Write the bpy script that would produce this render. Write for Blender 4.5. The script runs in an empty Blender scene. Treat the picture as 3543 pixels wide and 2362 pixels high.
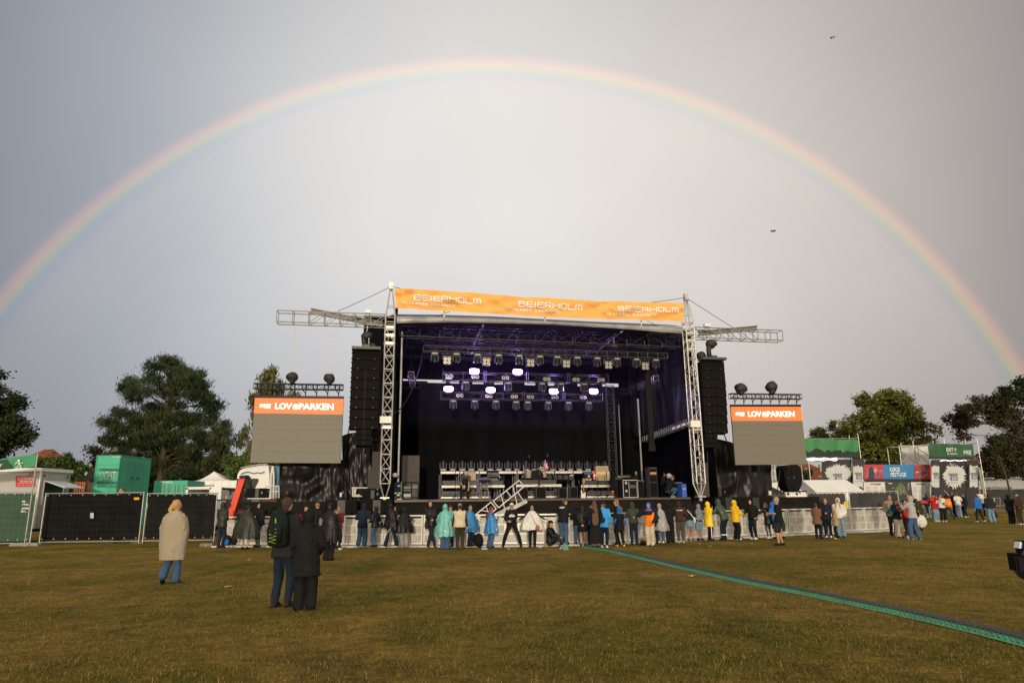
import bpy, bmesh, math, random
import numpy as np
from mathutils import Vector, Matrix, noise
V = Vector
R = math.radians
random.seed(7)
sc = bpy.context.scene
COL = sc.collection
# ------------------------------------------------------------ camera
W0, H0 = 3543.0, 2362.0          # photograph size, all measured points are in its pixels
F0 = 2362.0                      # 24 mm on full frame
TILT = math.atan(557 / F0); ROLL = -0.011; EYE = 1.67
cR, sR, cT, sT = math.cos(ROLL), math.sin(ROLL), math.cos(TILT), math.sin(TILT)
AX = V((cR, -sR * sT, sR * cT)); AU = V((-sR, -cR * sT, cR * cT)); AF = V((0, cT, sT))
cam = bpy.data.cameras.new('camera'); camo = bpy.data.objects.new('camera', cam); COL.objects.link(camo)
cam.sensor_width = 36; cam.lens = 24; cam.clip_end = 2000; cam.clip_start = 0.1
m3 = Matrix((AX, AU, -AF)).transposed()
camo.matrix_world = Matrix.Translation((0, 0, EYE)) @ m3.to_4x4()
sc.camera = camo
sc.render.resolution_x = 1024; sc.render.resolution_y = 682
sc.view_settings.view_transform = 'Standard'; sc.view_settings.look = 'None'
sc.view_settings.exposure = 0.0; sc.view_settings.gamma = 1
# ------------------------------------------------------------ sky (overcast, rainbow round the antisolar point)
AZ, EL = R(-1.61), R(-5.56)
ANTI = V((math.sin(AZ) * math.cos(EL), math.cos(AZ) * math.cos(EL), math.sin(EL)))
wd = bpy.data.worlds.new('World'); sc.world = wd; wd.use_nodes = True
nt = wd.node_tree; N = nt.nodes; L = nt.links
for n in list(N): N.remove(n)
def nd(t, **k):
    n = N.new(t)
    for a, b in k.items(): setattr(n, a, b)
    return n
def mth(op, a, b=None, c=None, clamp=False):
    n = nd('ShaderNodeMath', operation=op, use_clamp=clamp)
    for i, x in enumerate((a, b, c)):
        if x is None: continue
        if hasattr(x, 'is_linked'): L.new(x, n.inputs[i])
        else: n.inputs[i].default_value = x
    return n.outputs[0]
def ramp(fac, stops, interp='EASE'):
    n = nd('ShaderNodeValToRGB'); n.color_ramp.interpolation = interp
    el = n.color_ramp.elements
    while len(el) < len(stops): el.new(0.5)
    for e, (p, c) in zip(el, stops): e.position = p; e.color = (*c, 1)
    L.new(fac, n.inputs[0]); return n.outputs[0]
def dotv(vec, d):
    n = nd('ShaderNodeVectorMath', operation='DOT_PRODUCT'); L.new(vec, n.inputs[0]); n.inputs[1].default_value = d
    return n.outputs['Value']
def mixc(f, a, b, mode='MIX'):
    n = nd('ShaderNodeMix', data_type='RGBA', blend_type=mode)
    for i, x in ((0, f), (6, a), (7, b)):
        if hasattr(x, 'is_linked'): L.new(x, n.inputs[i])
        elif i: n.inputs[i].default_value = (*x, 1)
        else: n.inputs[i].default_value = x
    return n.outputs[2]
tc = nd('ShaderNodeTexCoord').outputs['Generated']
# brightness of the cloud layer: brightest low over the stage, falling off towards the sides and the zenith
lit = V((0.0, math.cos(R(24)), math.sin(R(24))))
ang = mth('MULTIPLY', mth('ARCCOSINE', dotv(tc, lit)), 57.2958)
base = ramp(mth('DIVIDE', ang, 90), [(0.0, (.80, .775, .75)), (.12, (.73, .708, .682)), (.23, (.60, .585, .567)), (.32, (.47, .46, .452)), (.41, (.335, .33, .332)), (.52, (.215, .222, .238)), (1, (.22, .225, .24))], 'LINEAR')
side = mth('ADD', mth('MULTIPLY', dotv(tc, V((1, 0, 0))), 0.9), 0.5, clamp=True)
base = mixc(1.0, base, ramp(side, [(0, (.80, .88, 1.02)), (.3, (.96, .985, 1.03)), (.5, (1, 1, 1)), (.75, (1.01, .985, .965)), (1, (1.07, 1.0, .96))]), 'MULTIPLY')
# left and low the cloud is darker blue grey
lowd = mth('MULTIPLY', mth('SUBTRACT', 1.0, mth('MULTIPLY', mth('ABSOLUTE', dotv(tc, V((0, 0, 1)))), 4.5), clamp=True), mth('MULTIPLY', dotv(tc, V((-1, 0, 0))), 1.2, clamp=True))
base = mixc(mth('MULTIPLY', lowd, .25), base, (.27, .275, .30))
ns = nd('ShaderNodeTexNoise'); ns.inputs['Scale'].default_value = 2.2; ns.inputs['Detail'].default_value = 3; ns.inputs['Roughness'].default_value = .45; L.new(tc, ns.inputs['Vector'])
base = mixc(1.0, base, ramp(ns.outputs['Fac'], [(.25, (.93, .93, .94)), (.75, (1.06, 1.05, 1.04))]), 'MULTIPLY')
aa = mth('MULTIPLY', mth('ARCCOSINE', dotv(tc, ANTI)), 57.2958)
# inside the bow the rain curtain is a little brighter
ins = ramp(mth('DIVIDE', aa, 90), [(.20, (.0, .0, .0)), (.36, (.045, .04, .032)), (.437, (.075, .067, .055)), (.452, (0, 0, 0))])
base = mixc(1.0, base, ins, 'ADD')
bow = ramp(mth('DIVIDE', mth('SUBTRACT', aa, 39.05), 2.75, clamp=True),
  [(0, (0, 0, 0)), (.20, (.006, .00, .014)), (.33, (.0, .012, .042)), (.44, (.010, .055, .028)), (.55, (.10, .09, .004)), (.66, (.17, .075, .008)), (.77, (.14, .035, .012)), (.90, (.03, .006, .004)), (1, (0, 0, 0))])
base = mixc(1.0, base, bow, 'ADD')
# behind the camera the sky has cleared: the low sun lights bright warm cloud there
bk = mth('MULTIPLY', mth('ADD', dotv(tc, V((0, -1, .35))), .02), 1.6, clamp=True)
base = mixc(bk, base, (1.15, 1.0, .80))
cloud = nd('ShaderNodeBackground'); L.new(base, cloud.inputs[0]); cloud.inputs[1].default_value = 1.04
sky = nd('ShaderNodeTexSky'); sky.sky_type = 'NISHITA'; sky.sun_disc = False
sky.sun_elevation = -EL; sky.sun_rotation = math.pi + AZ
bs = nd('ShaderNodeBackground'); L.new(sky.outputs[0], bs.inputs[0]); bs.inputs[1].default_value = 0.05
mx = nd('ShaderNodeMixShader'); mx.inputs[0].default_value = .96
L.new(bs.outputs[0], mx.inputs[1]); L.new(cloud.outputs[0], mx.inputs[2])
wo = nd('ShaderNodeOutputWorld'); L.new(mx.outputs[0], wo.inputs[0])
# ------------------------------------------------------------ sun: low, behind the camera
sl = bpy.data.lights.new('sun', 'SUN'); sl.energy = 2.0; sl.angle = R(3.0); sl.color = (1.0, .86, .66)
so = bpy.data.objects.new('sun', sl); COL.objects.link(so)
so.rotation_euler = ANTI.to_track_quat('-Z', 'Y').to_euler()

# ------------------------------------------------------------ measuring helpers
def ray(x, y): return AX * ((x - W0 / 2) / F0) + AU * (-(y - H0 / 2) / F0) + AF
def P(x, y, Y):
    d = ray(x, y); return V((0, 0, EYE)) + d * (Y / d.y)
def G(x, y, z=0.0):
    d = ray(x, y); return V((0, 0, EYE)) + d * ((z - EYE) / d.z)
def zat(x, y, Y): return P(x, y, Y).z
# stage frame: U along the front, D into the stage
_a = P(1341, 1700, 31.0); _b = P(2411, 1700, 33.7)
SA = V((_a.x, _a.y, 0)); SB = V((_b.x, _b.y, 0))
SU = (SB - SA).normalized(); SD = V((-SU.y, SU.x, 0))
def SP(x, y, d):
    r = ray(x, y); o = V((0, 0, EYE)); q = SA + SD * d
    return o + r * ((q - o).dot(SD) / r.dot(SD))
def ST(u, d, z): return SA + SU * u + SD * d + V((0, 0, z))
def UZ(x, y, d):
    p = SP(x, y, d); return (p - SA).dot(SU), p.z
# ------------------------------------------------------------ materials
MATS = {}
def M(name, c, rough=.6, metal=0.0, var=.12, scale=6.0, bump=0.0, bscale=None, stretch=None, emit=None, alpha=None, spec=None, coat=0):
    if name in MATS: return MATS[name]
    m = bpy.data.materials.new(name); m.use_nodes = True; t = m.node_tree; b = t.nodes['Principled BSDF']
    b.inputs['Roughness'].default_value = rough; b.inputs['Metallic'].default_value = metal
    if spec is not None: b.inputs['Specular IOR Level'].default_value = spec
    if coat: b.inputs['Coat Weight'].default_value = coat
    co = t.nodes.new('ShaderNodeTexCoord'); mp = t.nodes.new('ShaderNodeMapping'); t.links.new(co.outputs['Object'], mp.inputs[0])
    if stretch: mp.inputs['Scale'].default_value = stretch
    n = t.nodes.new('ShaderNodeTexNoise'); n.inputs['Scale'].default_value = scale; n.inputs['Detail'].default_value = 5; t.links.new(mp.outputs[0], n.inputs['Vector'])
    r = t.nodes.new('ShaderNodeValToRGB'); e = r.color_ramp.elements
    e[0].position = .3; e[1].position = .7
    e[0].color = (*[max(0, x * (1 - var)) for x in c], 1); e[1].color = (*[min(1, x * (1 + var)) for x in c], 1)
    t.links.new(n.outputs[0], r.inputs[0]); t.links.new(r.outputs[0], b.inputs['Base Color'])
    if bump:
        n2 = t.nodes.new('ShaderNodeTexNoise'); n2.inputs['Scale'].default_value = bscale or scale * 2; n2.inputs['Detail'].default_value = 6; n2.inputs['Distortion'].default_value = .6
        t.links.new(mp.outputs[0], n2.inputs['Vector'])
        bp = t.nodes.new('ShaderNodeBump'); bp.inputs['Strength'].default_value = bump; bp.inputs['Distance'].default_value = .05
        t.links.new(n2.outputs[0], bp.inputs['Height']); t.links.new(bp.outputs[0], b.inputs['Normal'])
    if emit: b.inputs['Emission Color'].default_value = (*emit[0], 1); b.inputs['Emission Strength'].default_value = emit[1]
    if alpha is not None: b.inputs['Alpha'].default_value = alpha
    MATS[name] = m; return m
ALU = M('aluminium', (.52, .50, .46), .38, .55, .15, 3)
ALUD = M('aluminium_dull', (.30, .29, .27), .5, .5, .2, 3)
BLKM = M('black_metal', (.010, .010, .012), .45, .2, spec=.3)
BLK = M('black_plastic', (.007, .007, .008), .6, spec=.12)
GRILLE = M('speaker_grille', (.009, .0085, .0075), .85, .0, .25, 40, .3, 120, spec=.08)
DRAPE = M('black_drape', (.005, .005, .006), .95, 0, .3, 1.5, .3, 3, (1, 1, .15), spec=.08)
TARP = M('black_tarpaulin', (.009, .0085, .008), .36, 0, .4, 1.2, .7, 1.3, (1, 1, .5), spec=.28)
WHITE = M('white_paint', (.78, .77, .73), .45, 0, .06, 2)
ORA = M('orange_fabric', (.88, .43, .10), .7, 0, .06, 3, .6, 1.6, (1, 1, 1.6))
LETW = M('white_print', (.82, .81, .79), .6, 0, .03)
LETG = M('grey_print', (.28, .29, .29), .6, 0, .05)
LETK = M('black_print', (.02, .022, .022), .6, 0, .05)
# ------------------------------------------------------------ mesh building
ORG = {}
class MB:
    def __init__(s): s.v = []; s.f = []; s.m = []
    def add(s, vs, fs, mi=0):
        o = len(s.v); s.v += [tuple(v) for v in vs]; s.f += [tuple(i + o for i in f) for f in fs]; s.m += [mi] * len(fs); return s
    def quad(s, a, b, c, d, mi=0): return s.add([a, b, c, d], [(0, 1, 2, 3)], mi)
    def box(s, c, sz, ax=None, mi=0):
        c = V(c); ax = ax or (V((1, 0, 0)), V((0, 1, 0)), V((0, 0, 1)))
        X, Y, Z = [a * (k / 2) for a, k in zip(ax, sz)]
        vs = [c + X * i + Y * j + Z * k for i in (-1, 1) for j in (-1, 1) for k in (-1, 1)]
        return s.add(vs, [(0, 1, 3, 2), (4, 6, 7, 5), (0, 4, 5, 1), (2, 3, 7, 6), (0, 2, 6, 4), (1, 5, 7, 3)], mi)
    def tube(s, a, b, r, n=6, r2=None, mi=0, cap=True):
        a = V(a); b = V(b); d = b - a
        if d.length < 1e-6: return s
        d.normalize(); q = d.orthogonal().normalized(); w = d.cross(q); r2 = r if r2 is None else r2
        vs = [p + (q * math.cos(t) + w * math.sin(t)) * rr for p, rr in ((a, r), (b, r2)) for t in [2 * math.pi * i / n for i in range(n)]]
        fs = [(i, (i + 1) % n, n + (i + 1) % n, n + i) for i in range(n)]
        if cap: fs += [tuple(range(n - 1, -1, -1)), tuple(range(n, 2 * n))]
        return s.add(vs, fs, mi)
    def path(s, pts, r, n=5, mi=0):
        for a, b in zip(pts[:-1], pts[1:]): s.tube(a, b, r, n, mi=mi)
        return s
    def rings(s, rings, mi=0, cap=True):
        n = len(rings[0]); o = len(s.v)
        for rg in rings: s.v += [tuple(p) for p in rg]
        for k in range(len(rings) - 1):
            for i in range(n):
                j = (i + 1) % n; a = o + k * n; s.f.append((a + i, a + j, a + n + j, a + n + i)); s.m.append(mi)
        if cap:
            s.f += [tuple(o + i for i in range(n - 1, -1, -1)), tuple(o + (len(rings) - 1) * n + i for i in range(n))]; s.m += [mi] * 2
        return s
    def ell(s, c, r, ax=None, n=12, m=8, mi=0):
        c = V(c); ax = ax or (V((1, 0, 0)), V((0, 1, 0)), V((0, 0, 1)))
        rg = []
        for k in range(m + 1):
            t = math.pi * (k + .02 if k == 0 else (k - .02 if k == m else k)) / m
            rg.append([c + ax[0] * (r[0] * math.sin(t) * math.cos(p)) + ax[1] * (r[1] * math.sin(t) * math.sin(p)) + ax[2] * (-r[2] * math.cos(t)) for p in [2 * math.pi * i / n for i in range(n)]])
        return s.rings(rg, mi)
    def grid(s, fn, nu, nv, mi=0):
        o = len(s.v)
        s.v += [tuple(fn(i / nu, j / nv)) for j in range(nv + 1) for i in range(nu + 1)]
        for j in range(nv):
            for i in range(nu):
                a = o + j * (nu + 1) + i; s.f.append((a, a + 1, a + nu + 2, a + nu + 1)); s.m.append(mi)
        return s
    def mesh(s, name, mats, org=None, smooth=False):
        me = bpy.data.meshes.new(name)
        vs = s.v if org is None else [(x - org[0], y - org[1], z - org[2]) for x, y, z in s.v]
        me.from_pydata(vs, [], s.f)
        mats = mats if isinstance(mats, (list, tuple)) else [mats]
        for m in mats: me.materials.append(m)
        if len(mats) > 1: me.polygons.foreach_set('material_index', s.m)
        if smooth: me.polygons.foreach_set('use_smooth', [True] * len(me.polygons))
        me.update(); return me
    def build(s, name, mats, parent=None, smooth=False, **tags):
        org = None
        if parent is not None: org = ORG[parent.name]
        elif s.v:
            a = np.array(s.v); org = tuple(np.array([(a[:, 0].min() + a[:, 0].max()) / 2, (a[:, 1].min() + a[:, 1].max()) / 2, a[:, 2].min()]).tolist())
        o = bpy.data.objects.new(name, s.mesh(name, mats, org, smooth)); COL.objects.link(o)
        if parent is not None: o.parent = parent; ORG[o.name] = org
        else: o.location = org; ORG[o.name] = org
        for k, v in tags.items(): o[k] = v
        return o
def thing(name, label, cat, loc=(0, 0, 0), group=None):
    o = bpy.data.objects.new(name, None); COL.objects.link(o); o.location = loc; o.empty_display_size = .1
    o['label'] = label; o['category'] = cat
    if group: o['group'] = group
    ORG[o.name] = tuple(loc); return o
def tag(o, label, cat, group=None):
    o['label'] = label; o['category'] = cat
    if group: o['group'] = group
    return o
def kids(o): return [c for c in COL.objects if c.parent == o]
CH = {}
def copy_tree(o, loc, rotz=None, label=None, group=None, scale=None, kidsof=None):
    r = o.copy(); COL.objects.link(r); r.location = loc
    if rotz is not None: r.rotation_euler = (0, 0, rotz)
    if scale: r.scale = (scale,) * 3
    if label: r['label'] = label
    if group: r['group'] = group
    for c, gs in kidsof:
        k = c.copy(); COL.objects.link(k); k.parent = r
        for g in gs: h = g.copy(); COL.objects.link(h); h.parent = k
    return r
def tree_of(o): return [(c, [g for g in o.children_recursive if g.parent == c]) for c in o.children]
# text laid into a quad of four world points (TL TR BR BL)
def text(s, q, mat, parent, name='lettering', bold=0.0, lift=.012, shear=0, spacing=1.0, ext=.003, space=None, sag=None):
    cu = bpy.data.curves.new('t', 'FONT'); cu.body = s; cu.offset = bold; cu.resolution_u = 3; cu.shear = shear; cu.space_character = spacing
    cu.align_x = 'CENTER'
    ob = bpy.data.objects.new('t', cu); me = bpy.data.meshes.new_from_object(ob)
    co = np.array([v.co[:] for v in me.vertices]); bpy.data.objects.remove(ob)
    if len(co) == 0: return None
    mn, mxx = co.min(0), co.max(0); a = (co[:, 0] - mn[0]) / (mxx[0] - mn[0]); b = (co[:, 1] - mn[1]) / (mxx[1] - mn[1])
    TL, TR, BR, BL = [np.array(p) for p in q]
    nrm = np.cross(TR - TL, BL - TL); nrm /= np.linalg.norm(nrm)
    if nrm[1] > 0: nrm = -nrm
    p = (TL[None] * ((1 - a) * b)[:, None] + TR[None] * (a * b)[:, None] + BR[None] * (a * (1 - b))[:, None] + BL[None] * ((1 - a) * (1 - b))[:, None]) + nrm * lift
    if sag is not None: p = np.array([sag(V(x)) for x in p])
    org = np.array(ORG[parent.name]) if parent is not None else np.zeros(3)
    fs = [tuple(pl.vertices) for pl in me.polygons]
    m2 = bpy.data.meshes.new(name); m2.from_pydata([tuple(x) for x in p - org], [], fs); m2.materials.append(mat); bpy.data.meshes.remove(me)
    o = bpy.data.objects.new(name, m2); COL.objects.link(o); o.parent = parent; ORG[o.name] = tuple(org); return o
# box truss along a->b; up vector; w across, h high
def truss(mb, a, b, w, h, bay, r=.025, side=None, rb=None, mi=0, ladder=False, faces='ftbk'):
    a = V(a); b = V(b); d = (b - a); Ln = d.length; d.normalize()
    side = side or d.cross(V((0, 0, 1))).normalized()
    up = side.cross(d).normalized()
    if up.z < 0: up = -up
    rb = rb or r * .6
    cs = [side * (sx * w / 2) + up * (sz * h / 2) for sx, sz in ((-1, -1), (1, -1), (1, 1), (-1, 1))]
    if h == 0: cs = [side * (-w / 2), side * (w / 2)]
    for c in cs: mb.tube(a + c, b + c, r, 6, mi=mi)
    n = max(1, round(Ln / bay)); k = len(cs)
    prs = [(i, (i + 1) % k) for i in range(k)] if k > 2 else [(0, 1)]
    for i in range(n + 1):
        p = a + d * (Ln * i / n)
        for x, y in prs: mb.tube(p + cs[x], p + cs[y], rb, 5, mi=mi, cap=False)
        if i < n:
            q = a + d * (Ln * (i + 1) / n)
            for x, y in prs:
                if i % 2: x, y = y, x
                mb.tube(p + cs[x], q + cs[y], rb, 5, mi=mi, cap=False)
    return mb
def fold(p, s, amp, seed=0.0): return amp * noise.noise(V((p[0] * s[0] + seed, p[1] * s[1], p[2] * s[2])))
# cloth sheet through 4 corners with real folds
def sheet(TL, TR, BR, BL, nu, nv, amp, sx, sz, seed=0., nrm=None, mb=None, mi=0, edge=0.):
    mb = mb or MB(); TL, TR, BR, BL = V(TL), V(TR), V(BR), V(BL)
    nn = nrm or (TR - TL).cross(BL - TL).normalized()
    lu = (TR - TL).length; lv = (BL - TL).length
    def fn(u, v):
        p = (TL * (1 - u) + TR * u) * (1 - v) + (BL * (1 - u) + BR * u) * v
        k = amp * (noise.noise(V((u * lu * sx + v * .6, v * lv * sz, seed))) + .45 * noise.noise(V((u * lu * sx * 2.7, v * lv * sz * 2.3, seed + 9))))
        q = p + nn * k
        if edge: q += V((0, 0, -1)) * edge * (1 - v) * 0
        return q
    return mb.grid(fn, nu, nv, mi)

# open side arm: four chords, posts, cross bars, diagonals only in the two upright faces
def arm_truss(mb, a, b, w, h, n, r):
    a, b = V(a), V(b); d = (b - a).normalized(); s = SD; u = ez; cs = {(i, j): s * (i * w / 2) + u * (j * h / 2) for i in (-1, 1) for j in (-1, 1)}
    for c in cs.values(): mb.tube(a + c, b + c, r, 6)
    for k in range(n + 1):
        p = a.lerp(b, k / n)
        for i in (-1, 1): mb.tube(p + cs[(i, -1)], p + cs[(i, 1)], r * .8, 5); mb.tube(p + cs[(-1, i)], p + cs[(1, i)], r * .5, 5)
        if 0 < k <= n and k < n - 1:
            q = a.lerp(b, (k - 1) / n)
            for i in (-1, 1): mb.tube(q + cs[(i, 1)], p + cs[(i, -1)], r * .65, 5)
    return mb
# ============================================================ GROUND
def ground_mat():
    m = bpy.data.materials.new('worn_grass_ground'); m.use_nodes = True; t = m.node_tree; b = t.nodes['Principled BSDF']; b.inputs['Roughness'].default_value = .95
    b.inputs['Specular IOR Level'].default_value = .1
    co = t.nodes.new('ShaderNodeTexCoord')
    def nz(s, d, r, stretch=(1, 1, 1)):
        mp = t.nodes.new('ShaderNodeMapping'); mp.inputs['Scale'].default_value = stretch; t.links.new(co.outputs['Object'], mp.inputs[0])
        n = t.nodes.new('ShaderNodeTexNoise'); n.inputs['Scale'].default_value = s; n.inputs['Detail'].default_value = d; n.inputs['Roughness'].default_value = r; t.links.new(mp.outputs[0], n.inputs['Vector']); return n.outputs[0]
    def rp(f, st):
        r = t.nodes.new('ShaderNodeValToRGB'); e = r.color_ramp.elements
        while len(e) < len(st): e.new(.5)
        for x, (p, c) in zip(e, st): x.position = p; x.color = (*c, 1)
        t.links.new(f, r.inputs[0]); return r.outputs[0]
    def mx(f, a, bb, mode='MIX'):
        n = t.nodes.new('ShaderNodeMix'); n.data_type = 'RGBA'; n.blend_type = mode
        for i, x in ((0, f), (6, a), (7, bb)):
            if hasattr(x, 'is_linked'): t.links.new(x, n.inputs[i])
            else: n.inputs[i].default_value = x
        return n.outputs[2]
    patch = rp(nz(.28, 6, .65), [(.34, (.086, .092, .009)), (.45, (.135, .108, .016)), (.58, (.225, .152, .036)), (.68, (.125, .088, .022))])
    mid = rp(nz(1.7, 8, .75), [(.3, (.45, .46, .4)), (.5, (1, 1, 1)), (.72, (1.6, 1.45, 1.25))])
    mid2 = rp(nz(7.0, 6, .8), [(.32, (.60, .62, .55)), (.5, (1, 1, 1)), (.68, (1.5, 1.38, 1.2))])
    fine = rp(nz(28, 4, .8), [(.3, (.45, .45, .42)), (.52, (1, 1, 1)), (.75, (1.8, 1.7, 1.5))])
    c = mx(1.0, mx(1.0, mx(1.0, patch, mid, 'MULTIPLY'), mid2, 'MULTIPLY'), fine, 'MULTIPLY')
    t.links.new(c, b.inputs['Base Color'])
    bp = t.nodes.new('ShaderNodeBump'); bp.inputs['Strength'].default_value = .9; bp.inputs['Distance'].default_value = .04
    t.links.new(nz(22, 5, .8), bp.inputs['Height']); t.links.new(bp.outputs[0], b.inputs['Normal'])
    return m
mb = MB()
def sst(t): t = max(0., min(1., t)); return t * t * (3 - 2 * t)
def gz(x, y): return .85 * sst((y - 47) / 15) * sst((x - 8) / 10) + .05 * noise.noise(V((x * .12, y * .12, 0))) * max(0, min(1, (26 - y) / 12)) * max(0, min(1, (y - 3) / 6))
mb.grid(lambda u, v: (-60 + u * 130, -8 + v * 92, gz(-60 + u * 130, -8 + v * 92)), 90, 64)
mb.add([(-900, -8, -.02), (900, -8, -.02), (900, 1300, -.02), (-900, 1300, -.02)], [(0, 1, 2, 3)])
mb.add([(-900, -300, -.02), (900, -300, -.02), (900, -8, -.02), (-900, -8, -.02)], [(0, 1, 2, 3)])
g = mb.build('ground', ground_mat()); g['kind'] = 'structure'
# grass: blades as real geometry, dense near the camera
def blades(name, n, ymin, ymax, hgt, wid, seed, cs):
    rg = np.random.default_rng(seed)
    y = ymin + (ymax - ymin) * rg.random(n) ** 1.0
    x = (rg.random(n) - .5) * 2 * (y * .86 + 1.0)
    cl = np.array([noise.noise(V((a * .9, b * .9, 3.3))) for a, b in zip(x, y)])
    keep = rg.random(n) < .62 + .6 * cl; x = x[keep]; y = y[keep]; cl = cl[keep]; n = len(x)
    ht = hgt * (.45 + rg.random(n)) * (1 + .5 * cl); an = rg.random(n) * 6.283; ln = rg.random(n) * 1.5 + .25; w = wid * (.6 + .8 * rg.random(n))
    z0 = np.array([gz(a, b) for a, b in zip(x, y)]) - .004
    lx, ly = np.cos(an), np.sin(an)
    p0 = np.stack([x - ly * w, y + lx * w, z0], 1); p1 = np.stack([x + ly * w, y - lx * w, z0], 1)
    mdl = np.stack([x + lx * ht * ln * .35, y + ly * ht * ln * .35, z0 + ht * .65], 1)
    p2 = mdl + np.stack([ly * w * .6, -lx * w * .6, 0 * w], 1); p3 = mdl - np.stack([ly * w * .6, -lx * w * .6, 0 * w], 1)
    p4 = np.stack([x + lx * ht * ln, y + ly * ht * ln, z0 + ht * .9], 1)
    co = np.stack([p0, p1, p2, p3, p4], 1).reshape(-1, 3)
    i = np.arange(n) * 5
    me = bpy.data.meshes.new(name); me.vertices.add(n * 5); me.vertices.foreach_set('co', co.ravel())
    lp = np.concatenate([np.stack([i, i + 1, i + 2, i + 3], 1), ], 1); lt = np.stack([i + 3, i + 2, i + 4], 1)
    loops = np.concatenate([lp, lt], 1).ravel()
    me.loops.add(n * 7); me.loops.foreach_set('vertex_index', loops.astype(np.int32))
    st = np.stack([np.arange(n) * 7, np.arange(n) * 7 + 4], 1).ravel(); me.polygons.add(n * 2); me.polygons.foreach_set('loop_start', st.astype(np.int32))
    me.update(calc_edges=True); me.validate()
    at = me.color_attributes.new('tint', 'FLOAT_COLOR', 'POINT')
    pick = rg.random(n); k = cl * .5
    c = np.where((pick < .30 + k)[:, None], np.array(cs[0]), np.where((pick < .72)[:, None], np.array(cs[1]), np.array(cs[2])))
    c = c * (.6 + .8 * rg.random(n))[:, None]
    at.data.foreach_set('color', np.repeat(np.concatenate([c, np.ones((n, 1))], 1), 5, 0).ravel())
    m = bpy.data.materials.get('grass_blades')
    if not m:
        m = bpy.data.materials.new('grass_blades'); m.use_nodes = True; t = m.node_tree; b = t.nodes['Principled BSDF']; b.inputs['Roughness'].default_value = .7; b.inputs['Specular IOR Level'].default_value = .2
        a = t.nodes.new('ShaderNodeVertexColor'); a.layer_name = 'tint'; t.links.new(a.outputs[0], b.inputs['Base Color'])
    me.materials.append(m)
    o = bpy.data.objects.new(name, me); COL.objects.link(o); o['kind'] = 'stuff'; o['label'] = 'short worn grass, olive and straw brown, covering the festival field'; return o
CSG = [(.088, .094, .012), (.135, .10, .021), (.22, .15, .045)]
blades('grass', 430000, 5.5, 26, .030, .0032, 3, CSG)
blades('long_straw', 15000, 5.5, 22, .055, .0030, 8, [(.14, .11, .02), (.22, .15, .045), (.28, .19, .07)])
# gravel path far right
mb = MB(); mb.quad(P(3170, 1768, 62) * 1, P(3543 + 900, 1768, 62), P(3543 + 900, 1776, 55), P(3130, 1776, 55))
vv = [(G(3150, 1774).x, 62.0), (75, 62.0), (75, 56.5), (G(3150, 1774).x - 4, 56.5)]
mb = MB(); mb.grid(lambda u, v: (17 + 60 * u, 55.4 + 2.2 * v, gz(17 + 60 * u, 55.4 + 2.2 * v) + .03), 40, 4)
o = mb.build('path', M('gravel_path', (.15, .12, .08), .95, var=.25, scale=3)); o['kind'] = 'structure'
# cable ramp: green edge strip, black ribbed lid
gp = [(2001, 1893), (2103, 1909), (2200, 1932), (2291, 1955), (2375, 1974), (2490, 2000), (2599, 2025), (2700, 2046), (2808, 2067), (2910, 2091), (3018, 2115), (3150, 2146), (3297, 2182), (3420, 2214), (3543, 2248), (3800, 2330)]
pts = [G(*p) for p in gp]
# resample
def resample(pts, step):
    cum = [0]
    for a, b in zip(pts[:-1], pts[1:]): cum.append(cum[-1] + (b - a).length)
    out = []; i = 0
    for k in range(int(cum[-1] / step) + 1):
        t = k * step
        while i < len(pts) - 2 and cum[i + 1] < t: i += 1
        out.append(pts[i].lerp(pts[i + 1], (t - cum[i]) / max(1e-6, cum[i + 1] - cum[i])))
    return out
rp_ = resample(pts, .9)
GRNP = M('green_rubber', (.06, .29, .145), .5, var=.2, scale=8, bump=.4, bscale=40)
RUB = M('black_rubber', (.035, .033, .036), .42, var=.3, scale=10, bump=.5, bscale=60)
cr = thing('cable_ramp', 'long cable ramp with green edge and black ribbed lid crossing the grass', 'cable ramp', rp_[len(rp_) // 2])
me_, ml, mt = MB(), MB(), MB()
for i, (a, b) in enumerate(zip(rp_[:-1], rp_[1:])):
    d = (b - a).normalized(); n = V((d.y, -d.x, 0))     # n points at the camera side
    back = -n; jit = .012 * noise.noise(a * 3)
    a2 = a + d * .006; zb = gz(a.x, a.y) + .012
    def row(mbx, o1, z1, o2, z2, mi=0):
        mbx.quad(a2 + back * o1 + V((0, 0, zb + z1)), b + back * o1 + V((0, 0, zb + z1)), b + back * o2 + V((0, 0, zb + z2)), a2 + back * o2 + V((0, 0, zb + z2)), mi)
    row(me_, 0 + jit, 0, .15 + jit, .036)
    for k in range(9):
        c = a + d * (.05 + .1 * k) + back * (.06 + jit) + V((0, 0, zb + .025)); me_.box(c, (.05, .012, .012), (d, back, V((0, 0, 1))))
        me_.box(c + back * .06 + V((0, 0, .016)), (.05, .012, .012), (d, back, V((0, 0, 1))))
    ml.box(a + d * .45 + back * (.275 + jit) + V((0, 0, zb + .038)), (.888, .24, .026), (d, back, V((0, 0, 1))))
    for k in range(12): ml.box(a + d * (.05 + .073 * k) + back * (.275 + jit) + V((0, 0, zb + .054)), (.018, .20, .006), (d, back, V((0, 0, 1))))
    row(mt, .40 + jit, .035, .46 + jit, .0)
    for k in range(4): mt.box(a + d * (.1 + .22 * k) + back * (.405 + jit) + V((0, 0, zb + .042)), (.05, .015, .008), (d, back, V((0, 0, 1))), 1)
me_.build('edge_strip', GRNP, cr, label='green studded edge strip'); ml.build('lid', RUB, cr); mt.build('back_strip', [RUB, M('pale_green', (.35, .5, .4), .5)], cr)
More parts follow.
